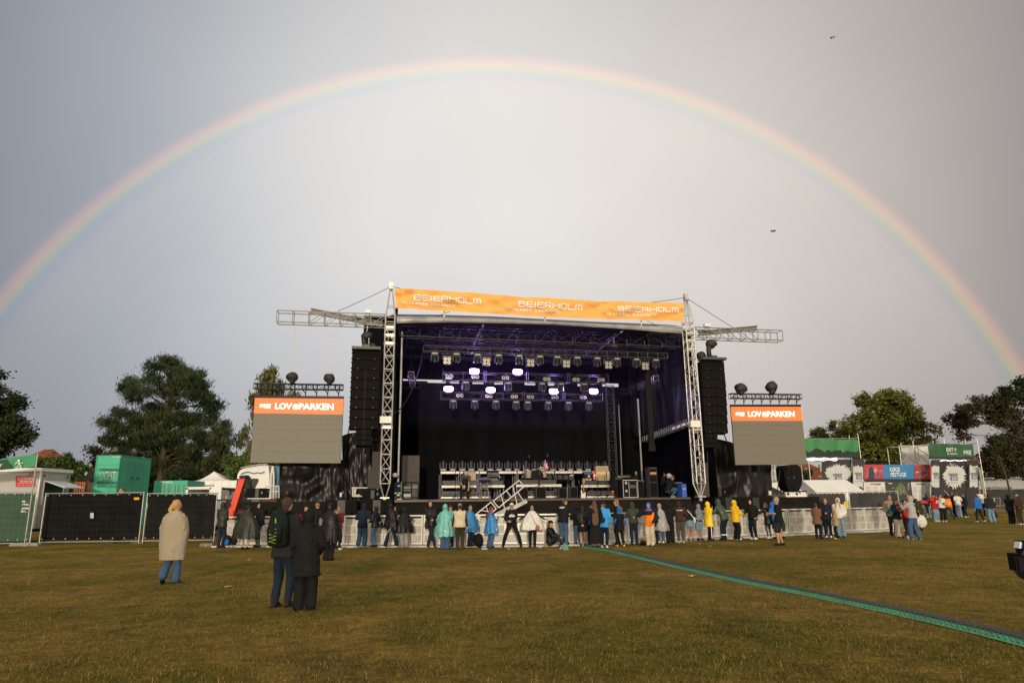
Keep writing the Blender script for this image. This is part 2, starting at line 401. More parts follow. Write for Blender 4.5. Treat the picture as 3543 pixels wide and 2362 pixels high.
# litter
def litter(S, kind, lab, hgt=.1):
    p = G(*S); t = None; mb = MB()
    if kind == 'cup':
        a = random.random() * 6; d = V((math.cos(a), math.sin(a), 0)); p = p + V((0, 0, .045))
        n = 10; q = d.cross(V((0, 0, 1)))
        mb.rings([[p + d * k + (q * math.cos(t) + V((0, 0, 1)) * math.sin(t)) * r for t in [6.283 * i / n for i in range(n)]] for k, r in ((-.06, .03), (.06, .042))], cap=False)
        tag(mb.build('plastic_cup', M('clear_plastic', (.75, .76, .74), .25, alpha=.55)), lab, 'cup', 'litter along the barrier')
    elif kind == 'bottle':
        p = p + V((0, 0, .04)); d = V((.9, -.2, 0)).normalized()
        for k, r, k2, r2 in ((-.11, .03, .05, .034), (.05, .034, .09, .014), (.09, .014, .12, .013)): mb.tube(p + d * k, p + d * k2, r, 10, r2)
        tag(mb.build('plastic_bottle', M('blue_plastic', (.25, .5, .62), .25)), lab, 'bottle', 'litter along the barrier')
    else:
        nrm = V((random.uniform(-.4, .4), -1, 1.4)).normalized(); q = p + V((0, 0, .02)); w = .07
        mb.grid(lambda u, v: q + V(((u - .5) * w * 2, (v - .5) * w, .02 * noise.noise(V((u * 5, v * 5, S[0]))) + .012 * u)), 4, 3)
        tag(mb.build('paper_scrap', M('paper', (.72, .70, .64), .7)), lab, 'litter', 'scraps lying on the grass')
litter((1677, 1902), 'bottle', 'blue plastic bottle lying on the grass by the black backpack')
litter((1762, 1903), 'cup', 'clear cup lying in front of the man with the red and white cap')
litter((1868, 1896), 'cup', 'crushed clear cup beside the woman in the white poncho')
litter((1943, 1899), 'cup', 'clear cup by the shoe of the sitting man')
litter((1222, 1895), 'cup', 'clear cup leaning at the barrier foot beneath the navy jacket')
litter((1177, 1902), 'cup', 'clear cup lying on the grass left of the navy jacket')
for S, l in (((2423, 1882), 'white paper scrap on the grass under the denim skirts'), ((2455, 1890), 'tiny pale scrap on the grass before the first yellow coat'), ((788, 2031), 'white scrap on the grass left of the couple'), ((863, 1938), 'pale torn strip on the grass behind the backpack man'), ((2393, 1994), 'white scrap near the middle of the green strip'), ((2600, 1881), 'pale strip on the grass left of the man in shorts'), ((1780, 1902), 'flattened white wrapper before the barrier')):
    litter(S, 'paper', l)
# ============================================================ CROWD BARRIER
bl = [(730, 1893), (960, 1893), (1200, 1894), (1500, 1893), (1771, 1892), (1978, 1889), (2150, 1882), (2300, 1876), (2440, 1869), (2600, 1861), (2760, 1852), (2924, 1845), (3080, 1838), (3150, 1835)]
bp_ = [G(*p) for p in bl]
# smooth (Catmull-Rom)
sp = []
for i in range(len(bp_) - 1):
    p0, p1, p2, p3 = bp_[max(0, i - 1)], bp_[i], bp_[i + 1], bp_[min(len(bp_) - 1, i + 2)]
    for k in range(10):
        t = k / 10; sp.append(.5 * ((2 * p1) + (p2 - p0) * t + (2 * p0 - 5 * p1 + 4 * p2 - p3) * t * t + (3 * p1 - p0 - 3 * p2 + p3) * t ** 3))
sp.append(bp_[-1]); BPT = resample(sp, 1.12)
BARM = M('barrier_aluminium', (.66, .64, .59), .45, .25, .14, 3)
def sheet_mat():
    m = bpy.data.materials.new('perforated_sheet'); m.use_nodes = True; t = m.node_tree; b = t.nodes['Principled BSDF']; b.inputs['Roughness'].default_value = .55; b.inputs['Metallic'].default_value = .3
    co = t.nodes.new('ShaderNodeTexCoord'); vo = t.nodes.new('ShaderNodeTexVoronoi'); vo.inputs['Scale'].default_value = 34; vo.inputs['Randomness'].default_value = .0; t.links.new(co.outputs['Object'], vo.inputs[0])
    r = t.nodes.new('ShaderNodeValToRGB'); r.color_ramp.elements[0].position = .25; r.color_ramp.elements[0].color = (.34, .33, .30, 1); r.color_ramp.elements[1].position = .42; r.color_ramp.elements[1].color = (.56, .54, .49, 1); t.links.new(vo.outputs[0], r.inputs[0])
    n = t.nodes.new('ShaderNodeTexNoise'); n.inputs['Scale'].default_value = 2.5; n.inputs['Detail'].default_value = 6; t.links.new(co.outputs['Object'], n.inputs[0])
    r2 = t.nodes.new('ShaderNodeValToRGB'); r2.color_ramp.elements[0].position = .3; r2.color_ramp.elements[0].color = (.6, .58, .54, 1); r2.color_ramp.elements[1].position = .65; t.links.new(n.outputs[0], r2.inputs[0])
    x = t.nodes.new('ShaderNodeMix'); x.data_type = 'RGBA'; x.blend_type = 'MULTIPLY'; x.inputs[0].default_value = 1; t.links.new(r.outputs[0], x.inputs[6]); t.links.new(r2.outputs[0], x.inputs[7]); t.links.new(x.outputs[2], b.inputs['Base Color']); return m
PERF = sheet_mat(); FLOORP = M('barrier_floor', (.50, .48, .43), .6, .1, .25, 5)
ex, ey, ez = V((1, 0, 0)), V((0, 1, 0)), V((0, 0, 1))
BH = 1.2
bar = thing('barrier_panel', '', 'crowd barrier', (0, 0, 0), 'crowd barrier panels in a row before the stage')
mb = MB(); w = 1.10
for x in (-w / 2 + .03, w / 2 - .03): mb.box((x, 0, .09 + (BH - .12) / 2), (.055, .04, BH - .12))
mb.box((0, 0, BH), (w, .09, .055)); mb.box((0, 0, .12), (w - .12, .036, .06))
for z in (.47, .83): mb.box((0, -.004, z), (w - .12, .03, .035))
mb.box((0, -.006, .60), (.035, .024, BH - .22))
mb.build('frame', BARM, bar)
MB().box((0, .012, .6), (w - .11, .012, BH - .2)).build('sheet', PERF, bar)
mb = MB(); mb.box((0, -.28, .045), (w, .62, .03)); mb.box((0, -.6, .03), (w, .04, .05)); mb.build('floor_plate', FLOORP, bar)
mb = MB(); mb.tube((-w / 2 + .03, .05, BH - .05), (-w / 2 + .03, .95, .03), .02); mb.tube((w / 2 - .03, .05, BH - .05), (w / 2 - .03, .95, .03), .02); mb.box((0, .5, .03), (w, .9, .03)); mb.build('brace', BARM, bar)
kk = tree_of(bar)
BPL = []
for i, (a, b) in enumerate(zip(BPT[:-1], BPT[1:])):
    d = b - a; c = (a + b) / 2; rz = math.atan2(d.y, d.x)
    # pts follow the front edge of the floor plate: shift the panel back
    n = V((-d.y, d.x, 0)).normalized(); c = c + n * .62
    BPL.append((c, rz, n))
NB = len(BPL)
def barlab(i):
    x = BPL[i][0]
    who = ['olive rain jacket', 'dark poncho woman', 'smiling man in black', 'backpack couple', 'backpack couple', 'man in a black cap', 'maroon jacket', 'gap left of the navy jacket', 'navy jacket', 'striped track trousers', 'grey trousers under a poncho', 'gap before the crossed legs', 'man with crossed legs', 'turquoise poncho', 'cream vest', 'first blue poncho', 'red haired woman', 'man with the red and white cap', 'woman in the white poncho', 'sitting man', 'leaning crew member', 'black skirt', 'long brown hair', 'boy with yellow shoes', 'grey green jacket', 'orange jacket', 'clear poncho', 'brown hooded sweater', 'denim skirt', 'first yellow coat', 'green leaning jacket', 'second yellow coat', 'beer drinker', 'backpack and braid', 'man in shorts', 'gap right of the man in shorts', 'gap left of the black jacket group', 'black jacket group', 'girl in the leopard coat', 'gap right of the white hood', 'gap before the selfie group', 'selfie group']
    k = min(len(who) - 1, int(i * len(who) / NB)); return who[k]
used = {}
for i, (c, rz, n) in enumerate(BPL):
    l = barlab(i)
    used[l] = used.get(l, 0) + 1
    pre = ['silver barrier panel behind the ', 'next silver barrier panel to the right of the '][min(1, used[l] - 1)]
    o = bar if i == 0 else copy_tree(bar, c, rz, kidsof=kk)
    o.location = c; o.rotation_euler = (0, 0, rz); o['label'] = pre + l
# barrier end piece wooden crate
# ============================================================ STAGE
ZD = 1.84
uL = 0.0; uR = (SB - SA).length
st = thing('concert_stage', 'large black concert stage with silver truss towers and open black interior', 'stage', ST(uR / 2, 0, 0))
DEP = 10.5
def slab(mb, u0, u1, d0, d1, z0, z1, mi=0):
    vs = [ST(u, d, z) for u in (u0, u1) for d in (d0, d1) for z in (z0, z1)]
    return mb.add(vs, [(0, 1, 3, 2), (4, 6, 7, 5), (0, 4, 5, 1), (2, 3, 7, 6), (0, 2, 6, 4), (1, 5, 7, 3)], mi)
uWL = UZ(845, 1722, -.2)[0]; uWR = UZ(2835, 1720, 1.3)[0]; uMidL = UZ(1365, 1725, -.35)[0]; uMidR = UZ(2390, 1722, -.35)[0]
DECKM = M('stage_deck', (.02, .018, .018), .35, .0, .3, 3); 
mb = MB(); slab(mb, uWL, uMidL, .1, 4, ZD - .12, ZD - .02); slab(mb, uMidL, uMidR, -.3, DEP, ZD - .1, ZD); slab(mb, uMidR, uWR, 1.35, 5, ZD - .14, ZD - .04); mb.build('deck', DECKM, st)
mb = MB(); slab(mb, uMidL, uMidR, -.335, -.303, ZD - .085, ZD - .03); mb.build('deck_edge', M('deck_edge', (.10, .07, .055), .5, .2), st)
SK = M('black_scrim', (.014, .0125, .010), .9, 0, .35, 1.2, .5, 2.5, (1, 1, 3), spec=.08)
def skirt(u0, u1, d, z1, seed, amp=.04):
    return sheet(ST(u0, d, z1), ST(u1, d, z1), ST(u1, d, .02), ST(u0, d, .02), max(12, int((u1 - u0) * 6)), 14, amp, .8, 2.2, seed, -SD)
skirt(uMidL, uMidR, -.26, ZD - .1, 1).build('skirt', SK, st, smooth=True)
skirt(uWL, uMidL, .06, ZD - .015, 2).build('skirt', SK, st, smooth=True)
skirt(uMidR, uWR, 1.3, ZD - .035, 3).build('skirt', SK, st, smooth=True)
mb = MB(); a, b = ST(uWL, .06, ZD - .06), ST(UZ(1100, 1722, 0)[0], .06, ZD - .06); mb.tube(a, b, .022, 8); mb.build('deck_rail', BLKM, st)
# back drape and the side drapes
zT = zat(1800, 1312, 42)
dB = 8.0
ub0, zb1 = UZ(1452, 1330, dB); ub1 = UZ(2142, 1340, dB)[0]; zslit0 = UZ(1550, 1326, dB)[1]; zslit1 = UZ(1550, 1311, dB)[1]
mb = sheet(ST(ub0, dB, zslit0), ST(ub1, dB, zslit0), ST(ub1, dB, ZD), ST(ub0, dB, ZD), 90, 8, .10, 1.3, .12, 4, -SD)
mb.build('back_drape', DRAPE, st, smooth=True)
zr = UZ(1800, 1120, 0)[1]
mb = MB(); zq1 = UZ(1550, 1314, DEP)[1]; zq0 = UZ(1550, 1323, DEP)[1]; uq0 = UZ(1394, 1320, DEP)[0]; uq1 = UZ(2140, 1320, DEP)[0]; slab(mb, uMidL - 2, uq0, DEP + .01, DEP + .06, 0, zr); slab(mb, uq1, uMidR + 4, DEP + .01, DEP + .06, 0, zr); [slab(mb, uq0 + (uq1 - uq0) * a_, uq0 + (uq1 - uq0) * b_, DEP + .01, DEP + .06, zq0 - .5, zq1 + .3) for a_, b_ in ((.19, .21), (.25, .31), (.36, .41), (.45, .55), (.60, .66), (.69, .80), (.84, .92))]; slab(mb, uMidL - 2, uMidR + 4, DEP, DEP + .05, zq1, zr + 3); slab(mb, uMidL - 2, ub0 + .6, DEP - .1, DEP, 0, zq0 + .05); slab(mb, ub1 - .6, uMidR + 4, DEP - .1, DEP, 0, zq0 - .1)
slab(mb, ub0, ub1, dB + .8, dB + .85, 0, zslit0 - .3)
mb.build('back_wall', DRAPE, st)
# side walls
uSL = UZ(1372, 1300, .6)[0]; uSR = UZ(2390, 1300, .6)[0]
mb = sheet(ST(uSL, .7, zr + 1.2), ST(uSL - .3, DEP, zr + 1.6), ST(uSL - .3, DEP, ZD), ST(uSL, .7, ZD), 40, 30, .12, .8, .25, 6, SU); mb.build('side_drape', DRAPE, st, smooth=True)
TARPI = M('inner_tarpaulin', (.03, .029, .032), .30, 0, .35, 1.0, .9, 1.5, (1, 1, .35))
zs = UZ(2300, 1470, 3)[1]
mb = sheet(ST(uSR + .1, .5, zr + .15), ST(uSR + .3, DEP, zr + 2.4), ST(uSR + .3, DEP, zs), ST(uSR + .1, .5, zs), 60, 60, .30, .7, .16, 8, -SU); mb.build('side_tarpaulin', TARPI, st, smooth=True)
mb = sheet(ST(uSR + .9, .5, zs), ST(uSR + .9, DEP, zs), ST(uSR + .9, DEP, ZD), ST(uSR + .9, .5, ZD), 40, 30, .15, .7, .3, 12, -SU); mb.build('side_drape', DRAPE, st, smooth=True)
mb = MB(); truss(mb, ST(uSR + .05, .3, zs), ST(uSR + .25, 8, zs - .3), .3, .3, .35, .022); mb.build('side_truss', ALUD, st)
# roof: slightly arched skin, fascia strip, three roof trusses with braces
z1L = UZ(911, 726, 0)
def S2(x, y): return x * 1.50638, y * 1.50638
ftop = [(911, 726), (1021, 727), (1150, 731), (1261, 737), (1400, 744), (1480, 747), (1567, 751)]
fbot = [(911, 742), (1021, 740), (1150, 742), (1261, 745), (1400, 753), (1480, 759), (1567, 766)]
ft = [SP(*S2(*p), .05) for p in ftop]; fb = [SP(*S2(*p), -.02) for p in fbot]
def lerpl(pl, t):
    k = t * (len(pl) - 1); i = min(int(k), len(pl) - 2); return pl[i].lerp(pl[i + 1], k - i)
mb = MB(); mb.grid(lambda u, v: lerpl(ft, u).lerp(lerpl(fb, u), v) + SD * (-.10 * math.sin(v * 3.1) + .03 * noise.noise(V((u * 26, v * 2, 0)))), 80, 5)
mb.build('fascia', M('silver_tarpaulin', (.34, .34, .345), .35, .1, .25, 1.5, .5, 2, (1, 1, .3)), st, smooth=True)
ROOFM = M('roof_skin', (.035, .033, .04), .5, 0, .2, 1)
mb = MB()
def roofz(u, v): return lerpl(ft, u) + SD * (v * DEP + .02) + V((0, 0, 1.1 * math.sin(math.pi * min(1, v * 1.02)) * (1 if v < 1 else 0) + .02))
mb.grid(lambda u, v: roofz(u, v) + SU * ((u - .5) * 1.6 * v), 40, 16); mb.build('roof', ROOFM, st, smooth=True)
mb = MB()
PUR = M('dark_truss_metal', (.075, .072, .082), .45, .5)
for d, dz in ((1.2, -.25), (4.2, .25), (7.4, .1)):
    truss(mb, ST(uSL + .1, d, zr + dz), ST(uSR - .1, d, zr + dz - .12), .5, .6, 1.0, .028, rb=.015)
for k in range(9):
    u = uSL + .5 + k * (uSR - uSL - 1) / 8; mb.tube(ST(u, .6, zr - .2), ST(u, 8.6, zr - .1), .035, 6)
    if k < 8: mb.tube(ST(u, 1.2, zr - .25), ST(u + 1.7, 4.2, zr + .1), .018, 5); mb.tube(ST(u + 1.7, 4.2, zr), ST(u, 7.4, zr), .018, 5)
mb.build('roof_truss', PUR, st)
mb = MB(); truss(mb, ST(uSL, 9.2, zslit0 + .05), ST(uSR, 9.2, zslit0 - .1), .3, .3, .5, .03); mb.build('rear_truss', PUR, st)
# interior columns, pipes
mb = MB()
for x, d, r, y0 in ((1379, 1.2, .055, 1300), (2219, 3.0, .05, 1380), (2150, 7.0, .03, 1400)): q = SP(x, 1600, d); mb.tube(V((q.x, q.y, ZD)), V((q.x, q.y, SP(x, y0, d).z if x > 1400 else zr - .3)), r, 10)
mb.build('support_pipe', ALUD, st)
mb = MB(); q = SP(2258, 1600, 2.2); mb.box((q.x, q.y, (ZD + 2.6 + zr) / 2), (.26, .26, zr - ZD - 2.2)); mb.box((q.x, q.y, ZD + 2.5), (.32, .32, .35)); mb.build('lift_column', M('lift_grey', (.018, .017, .016), .85, .0, spec=.05), st)
mb = MB(); q0 = SP(2120, 1600, 7.6); truss(mb, V((q0.x, q0.y, ZD)), V((q0.x, q0.y, zslit0)), .45, .25, .55, .02, side=SU); mb.build('rear_ladder', PUR, st)
# towers -------------------------------------------------------
def tower(xs, top, mast0, mast1, base, nm):
    mb = MB(); q = SP(xs[0], xs[1], 0); u0 = (V((q.x, q.y, 0)) - SA).dot(SU)
    zb = UZ(xs[0], base, 0)[1]; zt = UZ(xs[2], top, 0)[1]
    c = ST(u0, 0, 0)
    truss(mb, c + V((0, 0, zb)), c + V((0, 0, zt)), .43, .43, .62, .033, side=SU, rb=.019)
    for z in (zb + (zt - zb) * .35, zb + (zt - zb) * .9, zt - .3): # collars
        for s in (-1, 1): mb.box(c + SD * s * .215 + V((0, 0, z)), (.5, .02, .1), (SU, SD, ez))
    # foot cone
    f = c + V((0, 0, zb - .62))
    for a in (-1, 1):
        for b_ in (-1, 1): mb.tube(c + SU * a * .215 + SD * b_ * .215 + V((0, 0, zb)), f + SU * a * .04 + SD * b_ * .04, .03)
    mb.box(f, (.4, .4, .05), (SU, SD, ez)); mb.box(f - V((0, 0, .1)), (.12, .12, .2), (SU, SD, ez))
    tw = mb.build('tower', ALU, st)
    mb = MB(); zm0 = zt; zm1 = UZ(xs[2], mast1, 0)[1]; zk = zm0 + (zm1 - zm0) * .32
    for a in (-1, 1):
        for b_ in (-1, 1):
            mb.tube(c + SU * a * .215 + SD * b_ * .215 + V((0, 0, zm0)), c + SU * a * .215 + SD * b_ * .215 + V((0, 0, zk)), .033)
            mb.tube(c + SU * a * .215 + SD * b_ * .215 + V((0, 0, zk)), c + SU * a * .05 + SD * b_ * .05 + V((0, 0, zm1)), .033)
    for t in (0, .5, 1.0):
        z = zm0 + (zk - zm0) * t
        for s in (-1, 1): mb.tube(c + SU * -.215 + SD * s * .215 + V((0, 0, z)), c + SU * .215 + SD * s * .215 + V((0, 0, z)), .02); mb.tube(c + SD * -.215 + SU * s * .215 + V((0, 0, z)), c + SD * .215 + SU * s * .215 + V((0, 0, z)), .02)
    z = zk + (zm1 - zk) * .35; 
    for s in (-1, 1): mb.tube(c + SU * -.16 + SD * s * .16 + V((0, 0, z)), c + SU * .16 + SD * s * .16 + V((0, 0, z)), .02)
    mb.tube(c + SU * -.1 + V((0, 0, zm1)), c + SU * .1 + V((0, 0, zm1)), .13, 12); mb.box(c + V((0, 0, zm1 + .16)), (.2, .16, .26), (SU, SD, ez))
    mb.box(c + V((0, 0, zm0 + .05)), (.34, .3, .2), (SU, SD, ez), 0)
    mb.build('mast', ALU, st)
    return u0, c, zt, zm1
TL_ = tower((1341, 1400, 1350), 1140, 1090, 998, 1672, 'L')
TR_ = tower((2400, 1400, 2385), 1160, 1110, 1036, 1672, 'R')
def ubox(mb, x0, y0, x1, y1, d, th, mi=0):
    a = UZ(x0, y1, d); b = UZ(x1, y0, d); m_ = ((a[0] + b[0]) / 2, (a[1] + UZ(x0, y0, d)[1] * 0 + b[1]) / 2)
    mb.box(ST(m_[0], d, m_[1]), (abs(b[0] - a[0]), th, abs(b[1] - a[1])), (SU, SD, ez), mi)
mb = MB(); ubox(mb, 1314, 1440, 1355, 1463, -.3, .1); mb.build('ballast_box', WHITE, st)
mb = MB(); ubox(mb, 2390, 1455, 2421, 1477, -.3, .1); mb.build('ballast_box', WHITE, st)
# side arms
def arm(xi, yi, xo, yo, hh, d, nm):
    a = UZ(xi, yi, d); b = UZ(xo, yo, d)
    mb = MB(); A_ = ST(a[0], d + .25, a[1]); B_ = ST(b[0], d + .25, (a[1] + b[1]) / 2); A_.z = (a[1] + b[1]) / 2
    arm_truss(mb, A_, B_, .5, hh, 7, .026); mb.build('side_arm', ALUD, st); return A_, B_
AL = arm(1335, 1108, 958, 1091, .53, -.1, 'l'); AR = arm(2403, 1149, 2708, 1160, .53, -.1, 'r')
mb = MB(); 
for (x0, y0, d0), (x1, y1, d1) in ((((1078, 1068, 1.6)), (1326, 1116, .3)), ((2617, 1128, 2.4), (2415, 1146, .3))):
    a, b = SP(x0, y0, d0), SP(x1, y1, d1); dd = (b - a).normalized(); sd = dd.cross(ez).normalized(); up = sd.cross(dd)
    mb.box((a + b) / 2, ((b - a).length, .2, .05), (dd, sd, up)); mb.box((a + b) / 2 - up * .22, ((b - a).length, .2, .03), (dd, sd, up)); mb.box((a + b) / 2 - up * .11, ((b - a).length, .03, .2), (dd, sd, up)); mb.build('roof_beam', M('weathered_beam', (.26, .26, .24), .6, .3), st); mb = MB()
mb = MB(); ubox(mb, 1262, 1073, 1284, 1083, 0, .2); ubox(mb, 2436, 1121, 2456, 1130, 0, .2); mb.build('winch_bracket', WHITE, st)
# guy cables
def sagline(a, b, s, n=14): return [a.lerp(b, i / n) - V((0, 0, s * 4 * (i / n) * (1 - i / n))) for i in range(n + 1)]
mb = MB(); pL = TL_[1] + V((0, 0, TL_[3] + .1)); pR = TR_[1] + V((0, 0, TR_[3] + .1))
mb.path(sagline(pL, SP(1168, 1077, .2), .02, 6), .014); mb.path(sagline(pR, SP(2535, 1132, .2), .02, 6), .014)
mb.path(sagline(pL, pR, .75, 20), .014); mb.path(sagline(ST(TL_[0], 0, TL_[2] - .05), SP(1560, 1076, .1), .05, 8), .012); mb.path(sagline(SP(2240, 1110, .1), ST(TR_[0], 0, TR_[2] - .2), .05, 8), .012)
mb.build('guy_cable', BLKM, st)
# cables hanging inside and the multicore
mb = MB(); c_ = [SP(*p) for p in ((1463, 1215, 1.5), (1455, 1260, 1.4), (1440, 1310, 1.2), (1415, 1370, 1.0), (1390, 1410, .8), (1362, 1432, .4))]; mb.path(c_, .03); mb.build('loom_cable', BLKM, st)
# ============================================================ BANNER
tb = [(905.5, 662.5), (960, 664), (1021, 668), (1090, 672), (1150, 678), (1200, 682), (1250.6, 683.5), (1310, 687), (1375, 692), (1420, 692), (1469, 693), (1520, 694.5), (1569.5, 695.5)]
bb = [(911, 708), (960, 710), (1021, 714), (1090, 718.5), (1150, 722), (1200, 725), (1250.6, 727.5), (1310, 730), (1375, 732), (1420, 733.5), (1469, 735), (1520, 736.5), (1569.5, 738.5)]
T_ = [SP(*S2(*p), -.28) for p in tb]; B_ = [SP(*S2(*p), -.28) for p in bb]
ban = thing('stage_banner', 'long orange banner with white lettering above the stage roof', 'banner', T_[6])
def bwave(u, v):
    a = .17 * noise.noise(V((u * 13 + v * 1.5, v * 1.4, 5))) + .07 * noise.noise(V((u * 26 - v * 3, v * 2.0, 9)))
    return a * (.35 + .65 * math.sin(math.pi * min(1, max(0, v))) + .2)
def bpt(u, v, lift=0): return lerpl(T_, u).lerp(lerpl(B_, u), v) - SD * (bwave(u, v) + lift)
mb = MB(); mb.grid(lambda u, v: bpt(u, v), 260, 16); mb.build('cloth', ORA, ban, smooth=True)
# lettering follows the same folds
def banner_text(s, x0, x1, y0l, y1l, y0r, y1r, bold, sp_=1.0):
    q = [SP(*S2(x0, y0l), -.28), SP(*S2(x1, y0r), -.28), SP(*S2(x1, y1r), -.28), SP(*S2(x0, y1l), -.28)]
    uu0 = (T_[0] - SA).dot(SU); uu1 = (T_[-1] - SA).dot(SU)
    def sag(p):
        u = ((p - SA).dot(SU) - uu0) / (uu1 - uu0)
        # invert polyline parameter
        lo, hi = 0., 1.
        for _ in range(22):
            m_ = (lo + hi) / 2
            if (lerpl(T_, m_) - SA).dot(SU) < (p - SA).dot(SU): lo = m_
            else: hi = m_
        t, b = lerpl(T_, lo), lerpl(B_, lo); v = (t.z - p.z) / (t.z - b.z)
        return bpt(lo, v, .05)
    if s: text(s, q, LETW, ban, bold=bold, lift=0, sag=sag, spacing=sp_)
    return q, sag
GLY = dict(B=[[(0, 0), (0, 1), (.8, 1), (.92, .85), (.8, .55), (0, .55)], [(.8, .55), (1, .35), (1, .15), (.85, 0), (0, 0)]], E=[[(1, 1), (.15, 1), (0, .85), (0, .15), (.15, 0), (1, 0)], [(0, .52), (.9, .52)]], I=[[(.5, 0), (.5, 1)]], R=[[(0, 0), (0, 1), (.85, 1), (1, .85), (1, .6), (.85, .48), (.3, .48)], [(.6, .48), (1, 0)]], H=[[(0, 0), (0, 1)], [(1, 0), (1, 1)], [(0, .5), (1, .5)]], O=[[(.15, 0), (.85, 0), (1, .15), (1, .85), (.85, 1), (.15, 1), (0, .85), (0, .15), (.15, 0)]], L=[[(0, 1), (0, .15), (.15, 0), (1, 0)]], M=[[(0, 0), (0, 1), (.85, 1), (1, .85), (1, 0)], [(.5, 1), (.5, 0)]])
def big_word(x0, x1, y0l, y1l, y0r, y1r):
    q, sag = banner_text('', x0, x1, y0l, y1l, y0r, y1r, 0); TL, TR, BR, BL = q; W_ = (TR - TL).length; Hh = (TL - BL).length; mb = MB(); ws = [{'I': .22}.get(c, 1.12 if c in 'MH' else 1.) for c in 'BEIERHOLM']; tot = sum(ws) + .34 * 8; x = 0; th = .105 * Hh
    for c, w_ in zip('BEIERHOLM', ws):
        for pl in GLY[c]:
            for (ax_, ay_), (bx_, by_) in zip(pl[:-1], pl[1:]):
                f = lambda u, v: TL.lerp(TR, u / tot).lerp(BL.lerp(BR, u / tot), 1 - v)
                A_, B2 = f(x + ax_ * w_, ay_ * .84 + .08), f(x + bx_ * w_, by_ * .84 + .08); dd = (B2 - A_).normalized(); nn = dd.cross(SD).normalized() * th; A_ = A_ - dd * th * .7; B2 = B2 + dd * th * .7; k = 4
                for i in range(k): a, b = A_.lerp(B2, i / k), A_.lerp(B2, (i + 1) / k); mb.quad(sag(a - nn), sag(b - nn), sag(b + nn), sag(a + nn))
        x += w_ + .34
    mb.build('lettering', LETW, ban)
for (x0, x1, a, b, c, d) in ((951, 1103, 677, 690, 687, 699), (1192, 1337, 692, 705, 701.5, 713), (1420, 1557, 703.6, 715, 707.5, 719)): big_word(x0, x1, a, b, c, d)
for (x0, x1, a, b, c, d) in ((919, 1046, 692.5, 698.5, 700.5, 706.5), (1162, 1283, 707.5, 713.5, 713.5, 719.5), (1392, 1507, 719, 725, 722, 728)): banner_text('VI SKABER BALANCE', x0, x1, a, b, c, d, .022, 1.25)
mb = MB()
for x, y0, y1 in ((1021, 666, 730), (1250.6, 680, 738), (1470, 690, 750)): a, b = SP(*S2(x, y0), -.05), SP(*S2(x, y1), -.05); mb.tube(V((a.x, a.y, a.z)), V((a.x, a.y, b.z)), .03, 8)
mb.build('pole', WHITE, ban)
# ============================================================ SIDE TARPS (part of the stage)
def poly_sheet(top, bot, d, n, m, amp, seed, sx=.9, sz=.35):
    T = [SP(*p, d) for p in top]; B = [SP(*p, d) for p in bot]
    return MB().grid(lambda u, v: lerpl(T, u).lerp(lerpl(B, u), v) - SD * (amp * (noise.noise(V((u * n / 9 * sx + v * 1.3, v * 3 * sz * 3, seed))) + .4 * noise.noise(V((u * n / 3 * sx, v * 5 * sz, seed + 5))))), n, m)
poly_sheet([(1184, 1507), (1210, 1498), (1239, 1493), (1290, 1483), (1334, 1470)], [(1184, 1740), (1334, 1740)], 1.6, 40, 36, .22, 3).build('wing_tarpaulin', TARP, st, smooth=True)
poly_sheet([(968, 1590), (1190, 1590)], [(968, 1740), (1190, 1740)], 1.4, 50, 24, .20, 11).build('wing_tarpaulin', TARP, st, smooth=True)
poly_sheet([(2384, 1490), (2420, 1498), (2488, 1518), (2536, 1531), (2600, 1550), (2666, 1575)], [(2384, 1730), (2673, 1728)], 3.0, 64, 30, .17, 19).build('wing_tarpaulin', TARP, st, smooth=True)
mb = MB()
for a, b, d in (((1239, 1495, 1.2)), (1, 1, 1), ()) if False else (): pass
for x0, y0, x1, y1, d in ((1247, 1540, 1232, 1700, 1.0), (1208, 1480, 1198, 1530, .6), (1315, 1480, 1316, 1720, .9), (2504, 1497, 2580, 1713, 2.0), (2580, 1610, 2625, 1712, 2.2), (2447, 1548, 2452, 1712, 1.0), (1168, 1610, 1142, 1722, .5), (1160, 1610, 1215, 1720, .6), (2563, 1612, 2545, 1712, 2.0)):
    mb = MB(); mb.tube(SP(x0, y0, d), SP(x1, y1, d), .028, 6); mb.build('stay_strap', BLKM, st)
